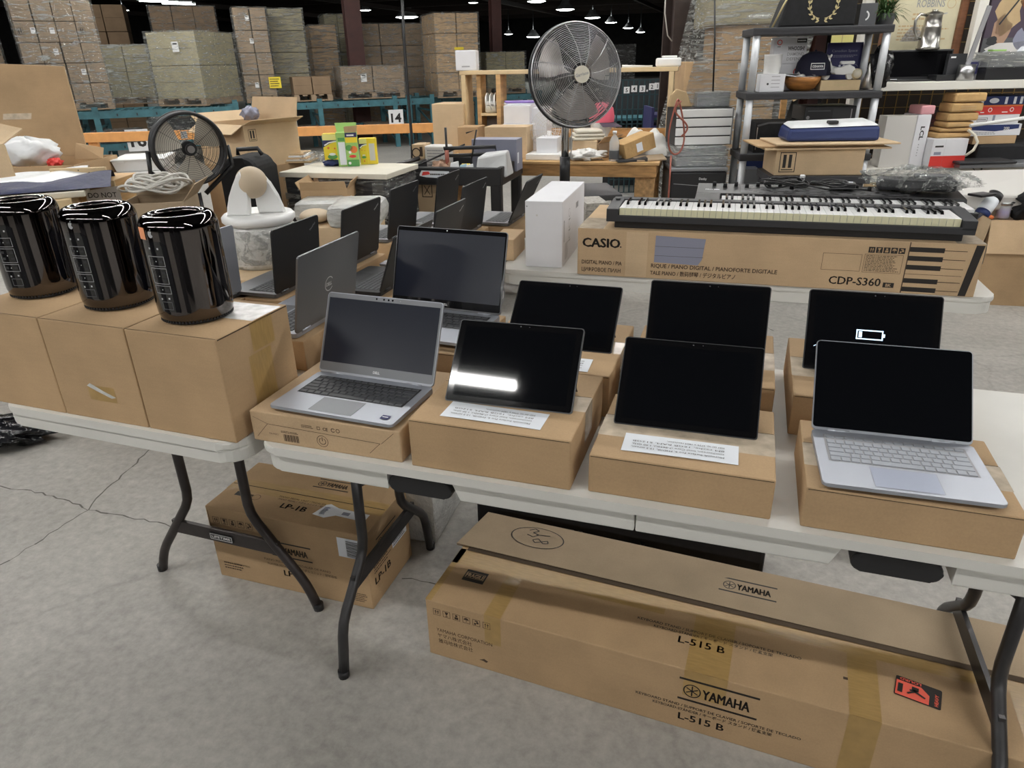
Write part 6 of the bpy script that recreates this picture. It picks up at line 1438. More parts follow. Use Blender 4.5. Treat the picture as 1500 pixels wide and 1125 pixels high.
# -- third tier
g, q = shb('speaker_case', 'black padded speaker case at the left of the third tier', 'case', 1103, 1165, 180, 222, .34, 2, 'black_soft', .06)
m = MB(); f = front(-q.w / 2, -q.d / 2 - .001, 0); m.line(f, [(.01, q.h * .9), (q.w * .3, q.h * 1.0), (q.w, q.h * 1.0)], .012, 'dark_grey', 2); m.line(f, [(.012, .02), (.012, q.h * .85)], .006, 'steel', 3); m.build('trim_piping', g)
q = Pl(1138, 1292, 202, 216, .36, d=SHD - .04, yaw=YS - 1); q.loc.z = TIER[2] + .0008
b = [1128, 1283]
q3 = Pl(1133, 1262, 219, 257, .34, d=SHD - .42, yaw=YS)
zz = 0
q3.h = q3.z1 - q3.P.z
t4 = thing('low_stand', 'dark low stand table before the shelving unit, carrying the arrow-printed carton', 'stand', q3.loc - V(0, 0, q3.loc.z), YS)
m = MB(); m.box(-q3.w / 2 - .03, -.2, q3.loc.z - .05, q3.w / 2 + .05, .19, q3.loc.z - .0008, 'shelf_black', .005); m.build('stand_top', t4)
for sx in (-1, 1):
    for yy in (-.17, .15): m = MB(); m.box(sx * q3.w / 2 - .02, yy, 0, sx * q3.w / 2 + .02, yy + .04, q3.loc.z - .05, 'shelf_black', .003); m.build('leg', t4)
pcarton('cardboard_box', 'tan carton with two printed arrows below the flattened cartons', q3, 'card_pale', deco=lambda m, w, d, h, f: arrows(m, f, w * .05, h * .12, h * .62))
zt = q3.z1
m = MB()
for i, (x0, x1, r_) in enumerate(((-.36, .40, 0), (-.40, .36, .02), (-.30, .44, -.02))):
    m.box(x0, -.21 + r_, i * .014, x1, .20 + r_, i * .014 + .011, ('card_pale', 'card', 'card_pale')[i], .003)
tag(m.build('flattened_cartons', None, q3.loc + V(0, 0, q3.h + .0008), YS + 3), 'stack of flattened cartons overhanging the arrow-printed carton', 'cardboard')
m = MB(); m.hexa([(-.30, -.13, 0), (.26, -.15, .0), (.28, .13, 0), (-.28, .15, 0), (-.29, -.12, .075), (.26, -.13, .085), (.27, .12, .10), (-.27, .13, .085)], 'blue_mid', .018)
m.hexa([(-.285, -.118, .0765), (.255, -.125, .087), (.262, .115, .102), (-.262, .122, .087), (-.25, -.08, .095), (.22, -.085, .11), (.23, .09, .118), (-.24, .1, .105)], 'white_plastic', .006)
m.box(-.05, -.11, .098, .01, -.06, .118, 'charcoal', .006)
tag(m.build('blue_packet', None, q3.loc + V(.08, .02, q3.h + .043), YS + 4), 'blue and white plastic-wrapped packet on the flattened cartons', 'packet')
q = Pl(1177, 1252, 156, 178, .3, d=SHD + .10, yaw=YS + 2); q.loc.z = TIER[2] + .0008; hh = q.z1 - q.loc.z
qs = Pl(1168, 1250, 179, 222, .3, d=SHD + .12); qs.h = q.P.z - TIER[2] - .002; qs.loc.z = TIER[2] + .0008
pcarton('black_case', 'black equipment case under the desktop computer on the third tier', qs, 'black_soft', cat='case')
q.loc.z = qs.loc.z + qs.h + .0008
t = thing('desktop_computer', 'slim black desktop computer lying on the third tier', 'computer', q.loc, q.rz)
m = MB(); m.box(-q.w / 2, -.15, 0, q.w / 2, .15, q.h, 'charcoal', .006); m.build('computer_case', t)
m = MB(); f = front(-q.w / 2, -.15, 0); m.rect(f, .01, q.h * .1, q.w * .55, q.h * .9, 'black_plastic', 1); m.rect(f, .02, q.h * .66, q.w * .5, q.h * .72, 'dark_grey', 2); m.disc(f, .025, q.h * .25, .012, 'mid_grey', 2); m.build('front_bezel', t); m = MB(); m.rect(f, q.w * .9, q.h * .2, q.w * .92, q.h * .8, 'steel', 2); m.build('silver_strip', t)
# things behind, left part of the unit
m = MB(); bz_ = D(1145, 172, 5.7).z - .3; m.box(-.02, -.02, -bz_, .02, .02, .55, 'wood_beam'); m.box(-.02, -.02, .0, .16, .02, .04, 'wood_beam'); m.bar((0, 0, .55), (.08, 0, .42), .03, .03, 'wood_pale', Y)
tag(m.build('wooden_bracket', None, V(D(1145, 172, 5.7).x, D(1145, 172, 5.7).y, D(1145, 172, 5.7).z - .3), YS), 'orange wooden bracket seen between the shelf tiers', 'bracket')
m = MB(); m.box(-.1, -.06, 0, .1, .06, .62, 'blue_mid', .02); tag(m.build('blue_case', None, V(D(1113, 200, 5.75).x, D(1113, 200, 5.75).y, .42), YS), 'blue bag half hidden behind the left shelf post', 'bag')
q = Pt(1092, 1128, 258, 5.2, .3, 0, yaw=YS); q.loc += fv * .35
pcarton('grey_tub', 'grey plastic tub behind the lower left of the shelving unit', q, 'steel_grey', cat='tub')

# ---- mini fridge and what stands on it
q = Pt(984, 1066, 246, 5.14, .44, 0, yaw=HEAD - 4)
t = thing('mini_fridge', 'small black fridge with a grey top, right of the workbench', 'fridge', q.loc, q.rz); w, d, h = q.w / 2, q.d / 2, q.h
m = MB(); m.box(-w, -d + .05, .02, w, d, h - .02, 'black_plastic', .006); m.build('cabinet', t)
m = MB(); m.box(-w, -d, .04, w, -d + .048, h - .03, 'black_plastic', .012); f = front(-w, -d, 0); m.line(f, [(.02, h - .11), (w, h - .125), (2 * w - .02, h - .11)], .004, 'mid_grey', 2); m.text('Danby', f, w * 1.15, h - .085, .016, 'logo_silver', 'C', .03, .055, 2, rot=-2); m.build('door', t)
m = MB(); m.box(-w - .005, -d, h - .028, w + .005, d, h, 'steel_grey', .008); m.build('fridge_top', t)
FT = q.loc + V(0, 0, h + .0008)
t = thing('tub_stack', 'clear and grey plastic tubs wrapped in film on top of the fridge', 'tub', FT, HEAD + 1)
m = MB(); m.box(-w * .95, -.19, 0, w * .92, .18, .07, 'steel_grey', .008); m.box(-w * .9, -.18, .071, w * .88, .17, .135, 'steel_grey', .008); m.build('tub_body', t)
m = MB(); m.box(-w * .97, -.2, .001, w * .94, .19, .14, 'film_heavy', .008); m.build('stretch_wrap', t)
z0 = .1415
t = thing('white_slatted_crate', 'white crate with four horizontal slats standing on the wrapped tubs', 'crate', FT + V(0, 0, z0), HEAD + 1)
m = MB(); hh = .245
m.box(-w * .96, -.13, 0, w * 1.02, .17, hh, 'black_matte'); m.build('crate_core', t)
for i in range(4): m = MB(); m.box(-w * .97, -.145, .004 + i * .061, w * 1.03, -.131, .056 + i * .061, 'white', .003); m.build('slat', t)
m = MB(); m.box(w * 1.03, -.14, 0, w * 1.09, .17, hh, 'mid_grey', .004); m.build('crate_end', t)
t = thing('wrapped_monitor', 'grey screen wrapped in shiny film on top of the white slatted crate', 'monitor', FT + V(.05, 0, z0 + hh + .0008), HEAD + 1)
m = MB(); m.box(-.08, -.04, 0, .15, .04, .095, 'steel_grey', .006); m.build('panel', t)
m = MB(); m.box(-.085, -.046, .0005, .155, .046, .10, 'film_heavy', .008); m.build('stretch_wrap', t)
m = MB(); m.prism([(-.1, 0), (.07, 0), (.02, .10), (-.05, .12), (-.09, .08)], Fr((0, 0, 0), X, Z), -.02, .02, 'tan', .006); tag(m.build('card_scrap', None, FT + V(-.12, .02, z0 + hh + .0008), HEAD), 'torn tan cardboard scrap on the white slatted crate', 'cardboard')
m = MB(); pts = []
for i in range(60):
    a_ = 2 * math.pi * i / 59; px_, py_ = 991 + 11 * math.sin(a_ * 1.0 + .2) * (1 if i < 30 else .9) , 186 - 40 * math.cos(a_)
    pts.append(D(px_ - 3 * math.sin(2 * a_), py_, 4.98 + .02 * math.sin(a_)))
m.tube(pts, .006, 'cable_red', 8)
pts = [D(998 - 9 * math.sin(i / 20 * math.pi * 2) , 148 + i * 2.6, 4.96) for i in range(21)]; m.tube(pts, .006, 'cable_red', 8)
m.tube([D(983, 228, 4.97), D(981, 262, 4.97), D(977, 320, 4.97), V(D(977, 320, 4.97).x, D(977, 320, 4.97).y, .006), V(D(977, 320, 4.97).x + .3, D(977, 320, 4.97).y + .1, .006)], .006, 'cable_red', 8)
tag(m.build('extension_cord', None), 'rust-red extension cord looped over the right end of the workbench frame', 'cable')
# newspapers on a dark board, behind the white tower box
q = Pt(852, 912, 287, 3.85, .42, 0, yaw=HEAD + 4); 
t = thing('low_table', 'dark low table behind the white tower box carrying newspaper bundles', 'table', q.loc, q.rz)
m = MB(); m.box(-q.w / 2, -.21, q.h - .03, q.w / 2, .21, q.h, 'charcoal', .004); m.build('table_top', t)
for sx in (-1, 1):
    for sy in (-1, 1): m = MB(); m.box(sx * (q.w / 2 - .03) - .02, sy * .18 - .02, 0, sx * (q.w / 2 - .03) + .02, sy * .18 + .02, q.h - .03, 'charcoal'); m.build('leg', t)
q = Pt(858, 893, 297, 3.55, .22, 0, yaw=HEAD + 4); zt = q.z1
carton('cardboard_box', 'carton stand under the newspaper bundles behind the piano carton', V(q.loc.x, q.loc.y, 0), q.rz, q.w + .05, .24, zt - .16, 'card_dark')
for i in range(4):
    m = MB()
    for j in range(6): m.box(-q.w / 2, -.1, j * .0062, q.w / 2 - .004 * (j % 3), .1, j * .0062 + .0055, 'news', .002)
    tag(m.build('newspaper_bundle', None, V(q.loc.x, q.loc.y, zt - .1592 + i * .039), q.rz + (i % 2) * 3), ('newspaper bundle at the bottom of the stack behind the tower box', 'second newspaper bundle from the bottom of the stack', 'third newspaper bundle from the bottom of the stack', 'newspaper bundle on top of the stack behind the tower box')[i], 'newspapers', 'newspaper bundles')

# ---- right-hand rack of white boards
RD = 5.35; YR = HEAD + 0
def rk(px, py, dd=0.): return D(px, py, RD + dd)
ZB1, ZB2 = rk(1400, 119).z, rk(1400, 244).z
A = rk(1292, 120); ru = V(math.cos(rad(YR)), math.sin(rad(YR)), 0); rv = V(-ru.y, ru.x, 0); RW = span(A, ru, 1640); RB = V(A.x, A.y, 0)
t = thing('rack_shelving', 'long rack with white shelf boards along the right, behind the shelving unit', 'shelf', RB, YR)
for z, th_ in ((ZB1, .055), (ZB2, .05), (ZB2 - .055, .045)):
    m = MB(); m.box(0, 0, z - th_, RW, .55, z, 'shelf_white', .004); m.build('shelf_board', t)
m = MB(); m.box(.0, .02, ZB2 - .135, RW, .5, ZB2 - .105, 'wood_pale', .003); m.build('lower_rail', t)
xu = span(RB + rv * .28 + V(0, 0, 1.62), ru, 1427)
for x in (.05, xu, RW - .05):
    yy = .25 if x == xu else .49
    m = MB(); m.box(x - .035, yy, 0 if x != xu else ZB1 + .0005, x + .035, yy + .059, 2.6, 'shelf_white', .004); m.build('upright', t)
def rb(name, label, cat, xl, xr, yt, yb, dep, zbase, mat, dd=.05, deco=None, yaw=YR, group=None, bev=.002, h=None):
    q = Pl(xl, xr, yt, yb, dep, d=RD + dd, yaw=yaw); q.h = h or (q.z1 - zbase - .0008); q.loc.z = zbase + .0008
    m = carton_mesh(q.w, q.d, q.h, mat, bev=bev)
    if deco: deco(m, q.w, q.d, q.h, front(-q.w / 2, -q.d / 2, 0))
    return tag(m.build(name, None, q.loc, q.rz), label, cat, group), q
# upper board
t = thing('television', 'black flat television standing on the upper white board', 'television', rk(1345, 119, .2) * 1, YR)
q = Pl(1297, 1388, 74, 118, .05, d=RD + .2, yaw=YR); t.location = (q.loc.x, q.loc.y, ZB1 + .0008); hh = q.z1 - ZB1
m = MB(); m.box(-q.w / 2, -.03, .0, q.w / 2, .03, hh, 'black_plastic', .006); m.build('tv_body', t)
m = MB(); f = front(-q.w / 2, -.03, 0); m.rect(f, .012, .03, q.w - .012, hh - .012, 'bezel_black', 2); m.rect(f, .03, .012, .08, .016, 'white_print', 2); m.build('screen', t)
m = MB(); m.box(-.18, -.1, 0, .18, .12, .012, 'black_plastic', .003); m.build('tv_stand', t)
TVT = ZB1 + hh + .001
# framed print
q = Pl(1292, 1402, -46, 73, .05, d=RD + .34, yaw=YR + 1); q.loc.z = ZB1 + .0008; hh = q.z1 - ZB1
t = thing('framed_print', 'old cream printed notice in a dark wooden frame behind the pewter jug', 'picture', q.loc, q.rz)
w = q.w / 2 + .02; fb = .055
m = MB()
for a_ in ((-w, 0, w, fb), (-w, hh - fb, w, hh), (-w, fb, -w + fb, hh - fb), (w - fb, fb, w, hh - fb)): m.box(a_[0], -.03, a_[1], a_[2], .02, a_[3], 'frame_wood', .008)
m.build('frame', t)
m = MB(); m.box(-w + fb, -.005, fb, w - fb, .0, hh - fb, 'parchment'); f = front(-w, -.0055, 0); W2 = 2 * w
zt_ = hh * .66
m.text('ROBBINS', f, W2 * .55, zt_, .05, 'mid_grey', 'C', .01, W2 * .34, 2); m.dashes(f, W2 * .35, zt_ - .09, W2 * .75, zt_ - .03, 2, 'tan', 2); m.dashes(f, W2 * .2, zt_ - .22, W2 * .85, zt_ - .11, 5, 'tan', 2, seed=7)
m.ring(f, W2 * .80, zt_ + .02, .03, .004, 'tan', 2, n=20); m.poly(f, [(W2 * .25 + W2 * .3 * i / 10, hh * .36 + .10 * math.sin(math.pi * i / 10)) for i in range(11)], 'news', 2); m.build('printed_sheet', t)
# pewter jug on a bracket-like box
t = thing('pewter_jug', 'tall pewter lidded jug standing on the black television', 'jug', V(rk(1358, 74, .2).x, rk(1358, 74, .2).y, TVT), YR)
m = MB(); jh = rk(1358, 15, .2).z - rk(1358, 73, .2).z
m.lathe([(0, 0), (.075, 0), (.078, .012), (.07, .02), (.062, jh * .55), (.064, jh * .57), (.060, jh * .59), (.052, jh * .86), (.056, jh * .88), (0, jh * .88)], 'pewter', seg=32); m.build('jug_body', t)
m = MB(); m.lathe([(.058, jh * .885), (.05, jh * .93), (.02, jh * .96), (.018, jh * .985), (.022, jh), (0, jh * 1.01)], 'pewter', seg=24); m.hexa([(.04, -.02, jh * .86), (.09, -.008, jh * .90), (.09, .008, jh * .90), (.04, .02, jh * .86), (.04, -.02, jh * .9), (.085, -.006, jh * .925), (.085, .006, jh * .925), (.04, .02, jh * .9)], 'pewter'); m.build('lid', t)
m = MB(); m.tube([V(-.05, 0, jh * .86), V(-.10, 0, jh * .9), V(-.125, 0, jh * .75), V(-.12, 0, jh * .5), V(-.09, 0, jh * .3), V(-.068, 0, jh * .28)], .010, 'pewter', 10); m.build('jug_handle', t)
# gadgets
g, q = rb('router_box', 'flat dark box with a white corner mark behind the silver lamp base', 'device', 1386, 1412, 79, 106, .04, ZB1, 'charcoal', .12, lambda m, w, d, h, f: m.rect(f, w * .1, h * .84, w * .38, h * .90, 'white_print'))
g, q = rb('black_box', 'low black box lying at the front right of the television', 'device', 1371, 1402, 110, 118, .18, ZB1, 'black_plastic', .08)
t = thing('desk_lamp', 'brushed silver lamp with cylinder base and slanted arm on the upper board', 'lamp', V(rk(1412, 118, .06).x, rk(1412, 118, .06).y, ZB1 + .0008), YR)
m = MB(); m.cyl((0, 0, 0), (0, 0, .105), .055, 'steel', seg=28); m.build('lamp_base', t)
m = MB(); m.bar((.0, 0, .10), (.06, .0, .47), .03, .012, 'mid_grey', Y); m.build('arm', t)
g, q = rb('photo_display', 'small grey gadget with a dark screen right of the lamp base', 'device', 1417, 1436, 80, 95, .03, ZB1, 'mid_grey', .16, h=.13)
m = MB(); f = front(-q.w / 2, -.016, 0); m.rect(f, .012, .04, q.w - .012, .12, 'blue_deep', 1); m.dashes(f, .02, .05, q.w - .02, .11, 3, 'grey_blue', 2); m.build('screen', g)
q = Pl(1432, 1560, -45, 92, .03, d=RD + .34, yaw=YR); q.loc.z = ZB1 + .0008; hh = q.z1 - ZB1
t = thing('painted_canvas', 'large dark painting of seated figures leaning at the right edge of the upper board', 'picture', q.loc, q.rz)
m = MB(); W2 = q.w; f = front(-W2 / 2, -.015, 0); m.box(-W2 / 2, -.015, 0, W2 / 2, .015, hh, 'plum', .002)
rg = random.Random(21)
def blob(cx, cy, rx, ry, mt, k, n=14, wob=.25): m.poly(f, [(cx + math.cos(2 * math.pi * i / n) * rx * (1 + rg.uniform(-wob, wob)), cy + math.sin(2 * math.pi * i / n) * ry * (1 + rg.uniform(-wob, wob))) for i in range(n)], mt, k)
m.rect(f, W2 * .0, hh * .0, W2 * 1, hh * .38, 'dark_grey', 1); blob(W2 * .22, hh * .62, .09, .16, 'tan', 2); blob(W2 * .26, hh * .80, .06, .06, 'mag_white', 3); blob(W2 * .18, hh * .44, .07, .10, 'skin_tan', 2, 12, .2); blob(W2 * .45, hh * .75, .08, .10, 'frame_wood', 2); blob(W2 * .42, hh * .92, .05, .05, 'orange', 3)
blob(W2 * .3, hh * .28, .16, .05, 'mag_white', 4); blob(W2 * .12, hh * .24, .06, .03, 'paper', 4); blob(W2 * .42, hh * .36, .05, .07, 'grey_blue', 4); blob(W2 * .2, hh * .18, .12, .03, 'charcoal', 5); blob(W2 * .5, hh * .24, .05, .05, 'paper', 5); blob(W2 * .6, hh * .6, .12, .2, 'charcoal', 2); blob(W2 * .1, hh * .35, .04, .03, 'charcoal', 5)
m.line(f, [(W2 * .14, hh * .5), (W2 * .3, hh * .72)], .012, 'charcoal', 6); m.build('canvas', t)
g, q = rb('black_box', 'long black box at the right end of the upper board, below the grey trays', 'box', 1441, 1540, 100, 118, .3, ZB1, 'black_plastic', .06)
t = thing('plastic_tray', 'grey plastic tray wrapped in shiny film on the long black box', 'tray', q.loc + V(-.01, 0, q.h + .001), YR + 1)
m = MB(); w = q.w / 2; m.hexa([(-w * .95, -.14, 0), (w, -.14, 0), (w, .14, 0), (-w * .95, .14, 0), (-w * .9, -.16, .085), (w, -.16, .085), (w, .15, .10), (-w * .85, .15, .10)], 'steel_grey', .008); m.build('tray_body', t)
m = MB(); m.box(-w, -.165, .002, w * 1.02, .155, .105, 'film_heavy', .01); m.build('stretch_wrap', t)
m = MB(); m.box(-.05, -.03, 0, .05, .03, .012, 'green_light', .003); tag(m.build('green_tag', None, q.loc + V(-.10, -.05, q.h + .1075), YR), 'small green tag lying on the wrapped grey tray', 'tag')
# lower board
g, q = rb('foam_case', 'pale grey foam-wrapped slab leaning at the left of the lower white board', 'box', 1286, 1331, 170, 244, .13, ZB2, 'mag_white', .04, yaw=YR - 3)
g, q = rb('long_box', 'white upright box with vertical black letters beside the foam-wrapped slab', 'box', 1330, 1349, 168, 244, .2, ZB2, 'white_card', .02, lambda m, w, d, h, f: (m.text('LCL', f, w * .38, h * .78, w * .30, 'ink', 'L', .03, h * .26, rot=-90), m.dashes(f, w * .42, h * .2, w * .5, h * .46, 5, 'mid_grey')))
m = MB(); m.box(-.05, -.09, 0, .05, .09, .06, 'pink_pale', .01); tag(m.build('pink_pouch', None, V(q.loc.x + .02, q.loc.y, q.loc.z + q.h + .001), YR), 'pale pink pouch on top of the lettered white box', 'pouch')
def redbox(m, w, d, h, f):
    m.rect(f, 0, 0, w, h * .42, 'red'); m.rect(f, w * .08, h * .72, w * .32, h * .78, 'ink', 1); m.rect(f, w * .08, h * .46, w * .28, h * .56, 'grey_blue', 1); m.rect(f, w * .36, h * .005, w * .362, h, 'mid_grey', 2); m.dashes(f, w * .72, h * .06, w * .96, h * .12, 1, 'white_print', 2)
g, q = rb('red_white_box', 'white box with a red lower half on the lower white board', 'box', 1359, 1410, 204, 246, .24, ZB2, 'white_card', -.06, redbox, yaw=YR + 2)
zt = q.loc.z + q.h
LBL = ['lowest', 'second', 'third', 'fourth', 'fifth', 'topmost']
zz = zt + .001
for i in range(6):
    hh = (.04, .03, .042, .06, .065, .065)[i]; w2 = (.135, .12, .105, .115, .12, .115)[i]
    m = MB(); m.hexa([(-w2, -.08, 0), (w2 * .9, -.09, .004), (w2, .08, .004), (-w2, .08, 0), (-w2 * .95, -.08, hh - .004), (w2 * .92, -.085, hh - .002), (w2 * .97, .08, hh - .001), (-w2, .08, hh - .003)], 'kraft', .012)
    if i in (2, 4): m.dashes(front(-.06, -.0885, 0), 0, .012, .14, hh - .02, 2, 'tan', 4, seed=i)
    tag(m.build('paper_packet', None, V(q.loc.x + .04 + .012 * i, q.loc.y + .03, zz), YR + (3, -2, 4, 0, 2, -1)[i]), '%s brown paper packet in the pile on the red and white box' % LBL[i], 'packet', 'brown paper packets'); zz += hh + .0008
lump('bubble_bag', 'pinkish bubble-wrap bag behind the lettered white box', 'bag', V(rk(1352, 176, .3).x, rk(1352, 176, .3).y, rk(1352, 196, .3).z), .17, .12, .075, 'pink_pale', 1.7, .22)
t_ = bpy.data.objects['bubble_bag']
m = MB(); m.grid(lambda a, b: crumple(a, b, .185, .13, .085, 1.7, .22), 36, 18, 'bubble'); m.build('bubble_wrap', t_)
g, q = rb('red_carton', 'red box behind the brown paper packets', 'box', 1358, 1382, 178, 244, .14, ZB2, 'red', .28)
m = MB(); 
# pile of boxes at the far right
q0 = Pl(1420, 1480, 212, 240, .34, d=RD + .1, yaw=YR)
t = thing('black_case', 'black soft case under the pile of boxes at the right of the lower board', 'case', V(q0.loc.x + .05, q0.loc.y, ZB2 + .0008), YR)
hb = rk(1440, 211, .1).z - ZB2 - .002
m.box(-q0.w / 2 - .02, -.17, 0, q0.w / 2 + .25, .17, hb, 'black_soft', .02); m.build('case_body', t)
zz = ZB2 + hb
rows = [('cardboard_box', 'flat brown carton at the bottom of the box pile on the black case', 1424, 1487, 198, 210, 'card', None),
        ('printed_box', 'white and blue box printed 200 in the pile on the lower board', 1418, 1494, 180, 197, 'white_card', 'w200'),
        ('printed_box', 'white box with a small framed mark in the pile on the lower board', 1422, 1492, 164, 178, 'white_card', 'w'),
        ('printed_box', 'red box with white symbols near the top of the pile on the lower board', 1428, 1497, 149, 163, 'red', 'r'),
        ('printed_box', 'blue and white patterned box topmost of the pile on the lower board', 1433, 1512, 135, 148, 'blue_mid', 'b')]
for nm, lb, xl, xr, yt, yb, mt, dc in rows:
    q = Pl(xl, xr, yt, yb, .26, d=RD + .1, yaw=YR + 1); q.loc.z = zz + .0008
    m = carton_mesh(q.w, .26, q.h, mt); f = front(-q.w / 2, -.13, 0); w, h = q.w, q.h
    if dc == 'w200': m.poly(f, [(0, h * .55), (w * .5, h * .38), (w * .95, h * .6), (w * .95, h * .95), (0, h * .95)], 'blue_mid'); m.text('200', f, w * .66, h * .5, h * .26, 'mag_white', 'L', .03, k=2); m.dashes(f, w * .05, h * .1, w * .6, h * .35, 2, 'mid_grey', seed=3)
    if dc == 'w': m.outline(f, w * .12, h * .3, w * .34, h * .7, .003, 'ink'); m.dashes(f, w * .14, h * .4, w * .32, h * .6, 1, 'ink'); m.rect(f, w * .44, h * .05, w * .49, h * .95, 'grey_blue')
    if dc == 'r': [m.ring(f, w * x_, h * .5, h * .2, h * .08, 'white_print', n=12) for x_ in (.32, .78)]; m.rect(f, w * .12, h * .2, w * .2, h * .3, 'white_print'); m.rect(f, w * .58, h * .2, w * .7, h * .3, 'white_print'); m.rect(f, 0, h * .85, w, h, 'orange')
    if dc == 'b': m.disc(f, w * .3, h * .5, h * .3, 'paper', 1, 2.0); [m.rect(f, w * x_, h * .1, w * (x_ + .05), h * .9, 'paper') for x_ in (.06, .5, .66, .78, .9)]
    tag(m.build(nm, None, q.loc, q.rz), lb, 'box'); zz += q.h + .0008
m = MB(); m.cyl(D(1421, 184, RD - .22), D(1520, 170, RD - .24), .012, 'white', seg=14); tag(m.build('white_pole', None), 'thin white pole sticking out over the box pile', 'pole')
m = MB(); m.tube([D(1418, 190, RD - .05), D(1428, 198, RD - .08), D(1432, 208, RD - .10), D(1426, 220, RD - .1), D(1414, 228, RD - .1)], .010, 'off_white', 6); tag(m.build('webbing_strap', None), 'curled off-white strap beside the brown paper packets', 'strap')
m = MB(); m.box(-.3, -.1, 0, .32, .1, .03, 'steel_grey', .006); m.box(-.32, -.12, .031, .1, .08, .05, 'charcoal', .006); tag(m.build('metal_tray', None, V(rk(1450, 244, .0).x, rk(1450, 244).y - .0, ZB2 + .0008) - rv * .02, YR), 'flat dark metal parts at the front of the lower board below the case', 'tray')

# ---- open carton full of oddments on the floor at the right edge
q = Pl(1420, 1580, 385, 445, .62, z=0., yaw=5); q.h = D(1445, 352, 4.6).z
q.h = vat(q.P, 1424, 320)
r = thing('open_carton', 'large open carton full of oddments on the floor at the right photo edge', 'box', q.loc, q.rz); w, d, h = q.w / 2, q.d / 2, q.h
m = MB(); m.box(-w, -d, 0, w, -d + .008, h, 'card'); m.box(-w, d - .008, 0, w, d, h, 'card'); m.box(-w, -d, 0, -w + .008, d, h, 'card'); m.box(w - .008, -d, 0, w, d, h, 'card'); m.box(-w + .008, -d + .008, 0, w - .008, d - .008, h * .55, 'card'); m.build('carton_body', r)
m = MB(); fl = d * 1.05
m.hexa([(-w, -d, h - .003), (w, -d, h - .003), (w, -d - .05, h - fl * .62), (-w, -d - .05, h - fl * .62), (-w, -d + .004, h), (w, -d + .004, h), (w, -d - .044, h - fl * .62), (-w, -d - .044, h - fl * .62)], 'card_light'); m.build('flap', r)
m = MB(); m.hexa([(-w, -d, h), (-w + .0, d, h), (-w - .05, d - .05, h - .36), (-w - .05, -d, h - .36), (-w + .006, -d, h), (-w + .006, d, h), (-w - .044, d - .05, h - .36), (-w - .044, -d, h - .36)], 'card_pale'); m.build('flap', r)
cc = lambda x, y, z: q.loc + V(math.cos(rad(5)) * x - math.sin(rad(5)) * y, math.sin(rad(5)) * x + math.cos(rad(5)) * y, z)
zin = h * .55 + .001
def inbox(px, py): 
    return D(px, py, q.loc.dot(Vector(FW)) - .02 + (300 - py) * -.0012)
t = thing('white_appliance', 'white appliance with red round buttons sticking out of the open carton at the right', 'appliance', inbox(1472, 284) + V(0, .10, -.07), 5)
m = MB(); m.box(-.2, 0, -.30, .28, .15, -.04, 'mag_white', .01); m.hexa([(-.28, -.08, -.04), (.3, -.08, -.04), (.3, .2, -.02), (-.28, .2, -.02), (-.26, -.09, .06), (.3, -.09, .06), (.3, .18, .20), (-.24, .18, .18)], 'mag_white', .015); m.build('appliance_body', t)
m = MB(); f = Fr((-.1, -.045, .0785), X, V(0, .27, .13)); 
for i in range(2):
    for j in range(2): m.disc(f, .18 + i * .05, .10 + j * .05, .018, 'red' if (i + j) % 2 == 0 or j else 'charcoal', 3); m.disc(f, .18 + i * .05, .10 + j * .05, .008, 'charcoal', 5)
m.rect(f, .06, .11, .09, .13, 'mid_grey', 3); m.dashes(f, .14, .0, .3, .06, 4, 'mid_grey', 3); m.build('button_panel', t)
t = thing('spray_can', 'dark-topped can with a white and blue label lying in the open carton', 'can', inbox(1448, 300) + V(0, 0, .0), 30)
ax_ = V(.55, .2, .55).normalized(); m = MB(); m.cyl(ax_ * -.10, ax_ * .04, .045, 'paper', seg=24); m.cyl(ax_ * -.10, ax_ * -.06, .0455, 'blue_mid', seg=24); m.build('can_body', t)
m = MB(); m.cyl(ax_ * .041, ax_ * .085, .048, 'black_plastic', seg=24); m.build('cap', t)
t = thing('glass_jar', 'small clear jar with purple contents in the open carton', 'jar', inbox(1470, 310) + V(0, .0, -.04), 0)
m = MB(); m.lathe([(0, 0), (.04, 0), (.042, .01), (.042, .075), (.038, .085)], 'clear_plastic', seg=20); m.build('jar_glass', t); m = MB(); m.lathe([(0, .004), (.036, .004), (.036, .055), (0, .055)], 'purple', seg=16); m.build('contents', t); m = MB(); m.cyl((0, 0, .086), (0, 0, .103), .044, 'steel', seg=20); m.build('lid', t)
m = MB(); m.box(-.07, -.05, 0, .07, .05, .015, 'black_plastic', .004); m.dashes(top(-.07, -.05, .015), .03, .03, .12, .06, 2, 'mid_grey', 2); tag(m.build('black_card_box', None, inbox(1437, 286) + V(0, -.02, .0), 40), 'flat black packet tilted in the open carton', 'packet')
lump('black_jacket', 'black cloth at the right end of the open carton', 'cloth', inbox(1502, 308) + V(.04, .0, -.06), .16, .1, .1, 'black_soft', 2.4, .25)
m = MB(); m.ball((0, 0, 0), .03, 'orange', (1.3, .8, .6)); tag(m.build('orange_toy', None, inbox(1447, 316) + V(0, .0, -.01)), 'small orange object below the can in the open carton', 'toy')
m = MB(); m.tube([rk(1438, 246, -.06), rk(1436, 262, -.12), rk(1444, 285, -.2), inbox(1446, 296)], .006, 'cable_black', 6); m.tube([rk(1425, 246, -.06), rk(1434, 258, -.12), rk(1441, 272, -.16)], .003, 'cable_black', 6); tag(m.build('black_cable', None), 'black cable hanging from the lower white board into the open carton', 'cable')
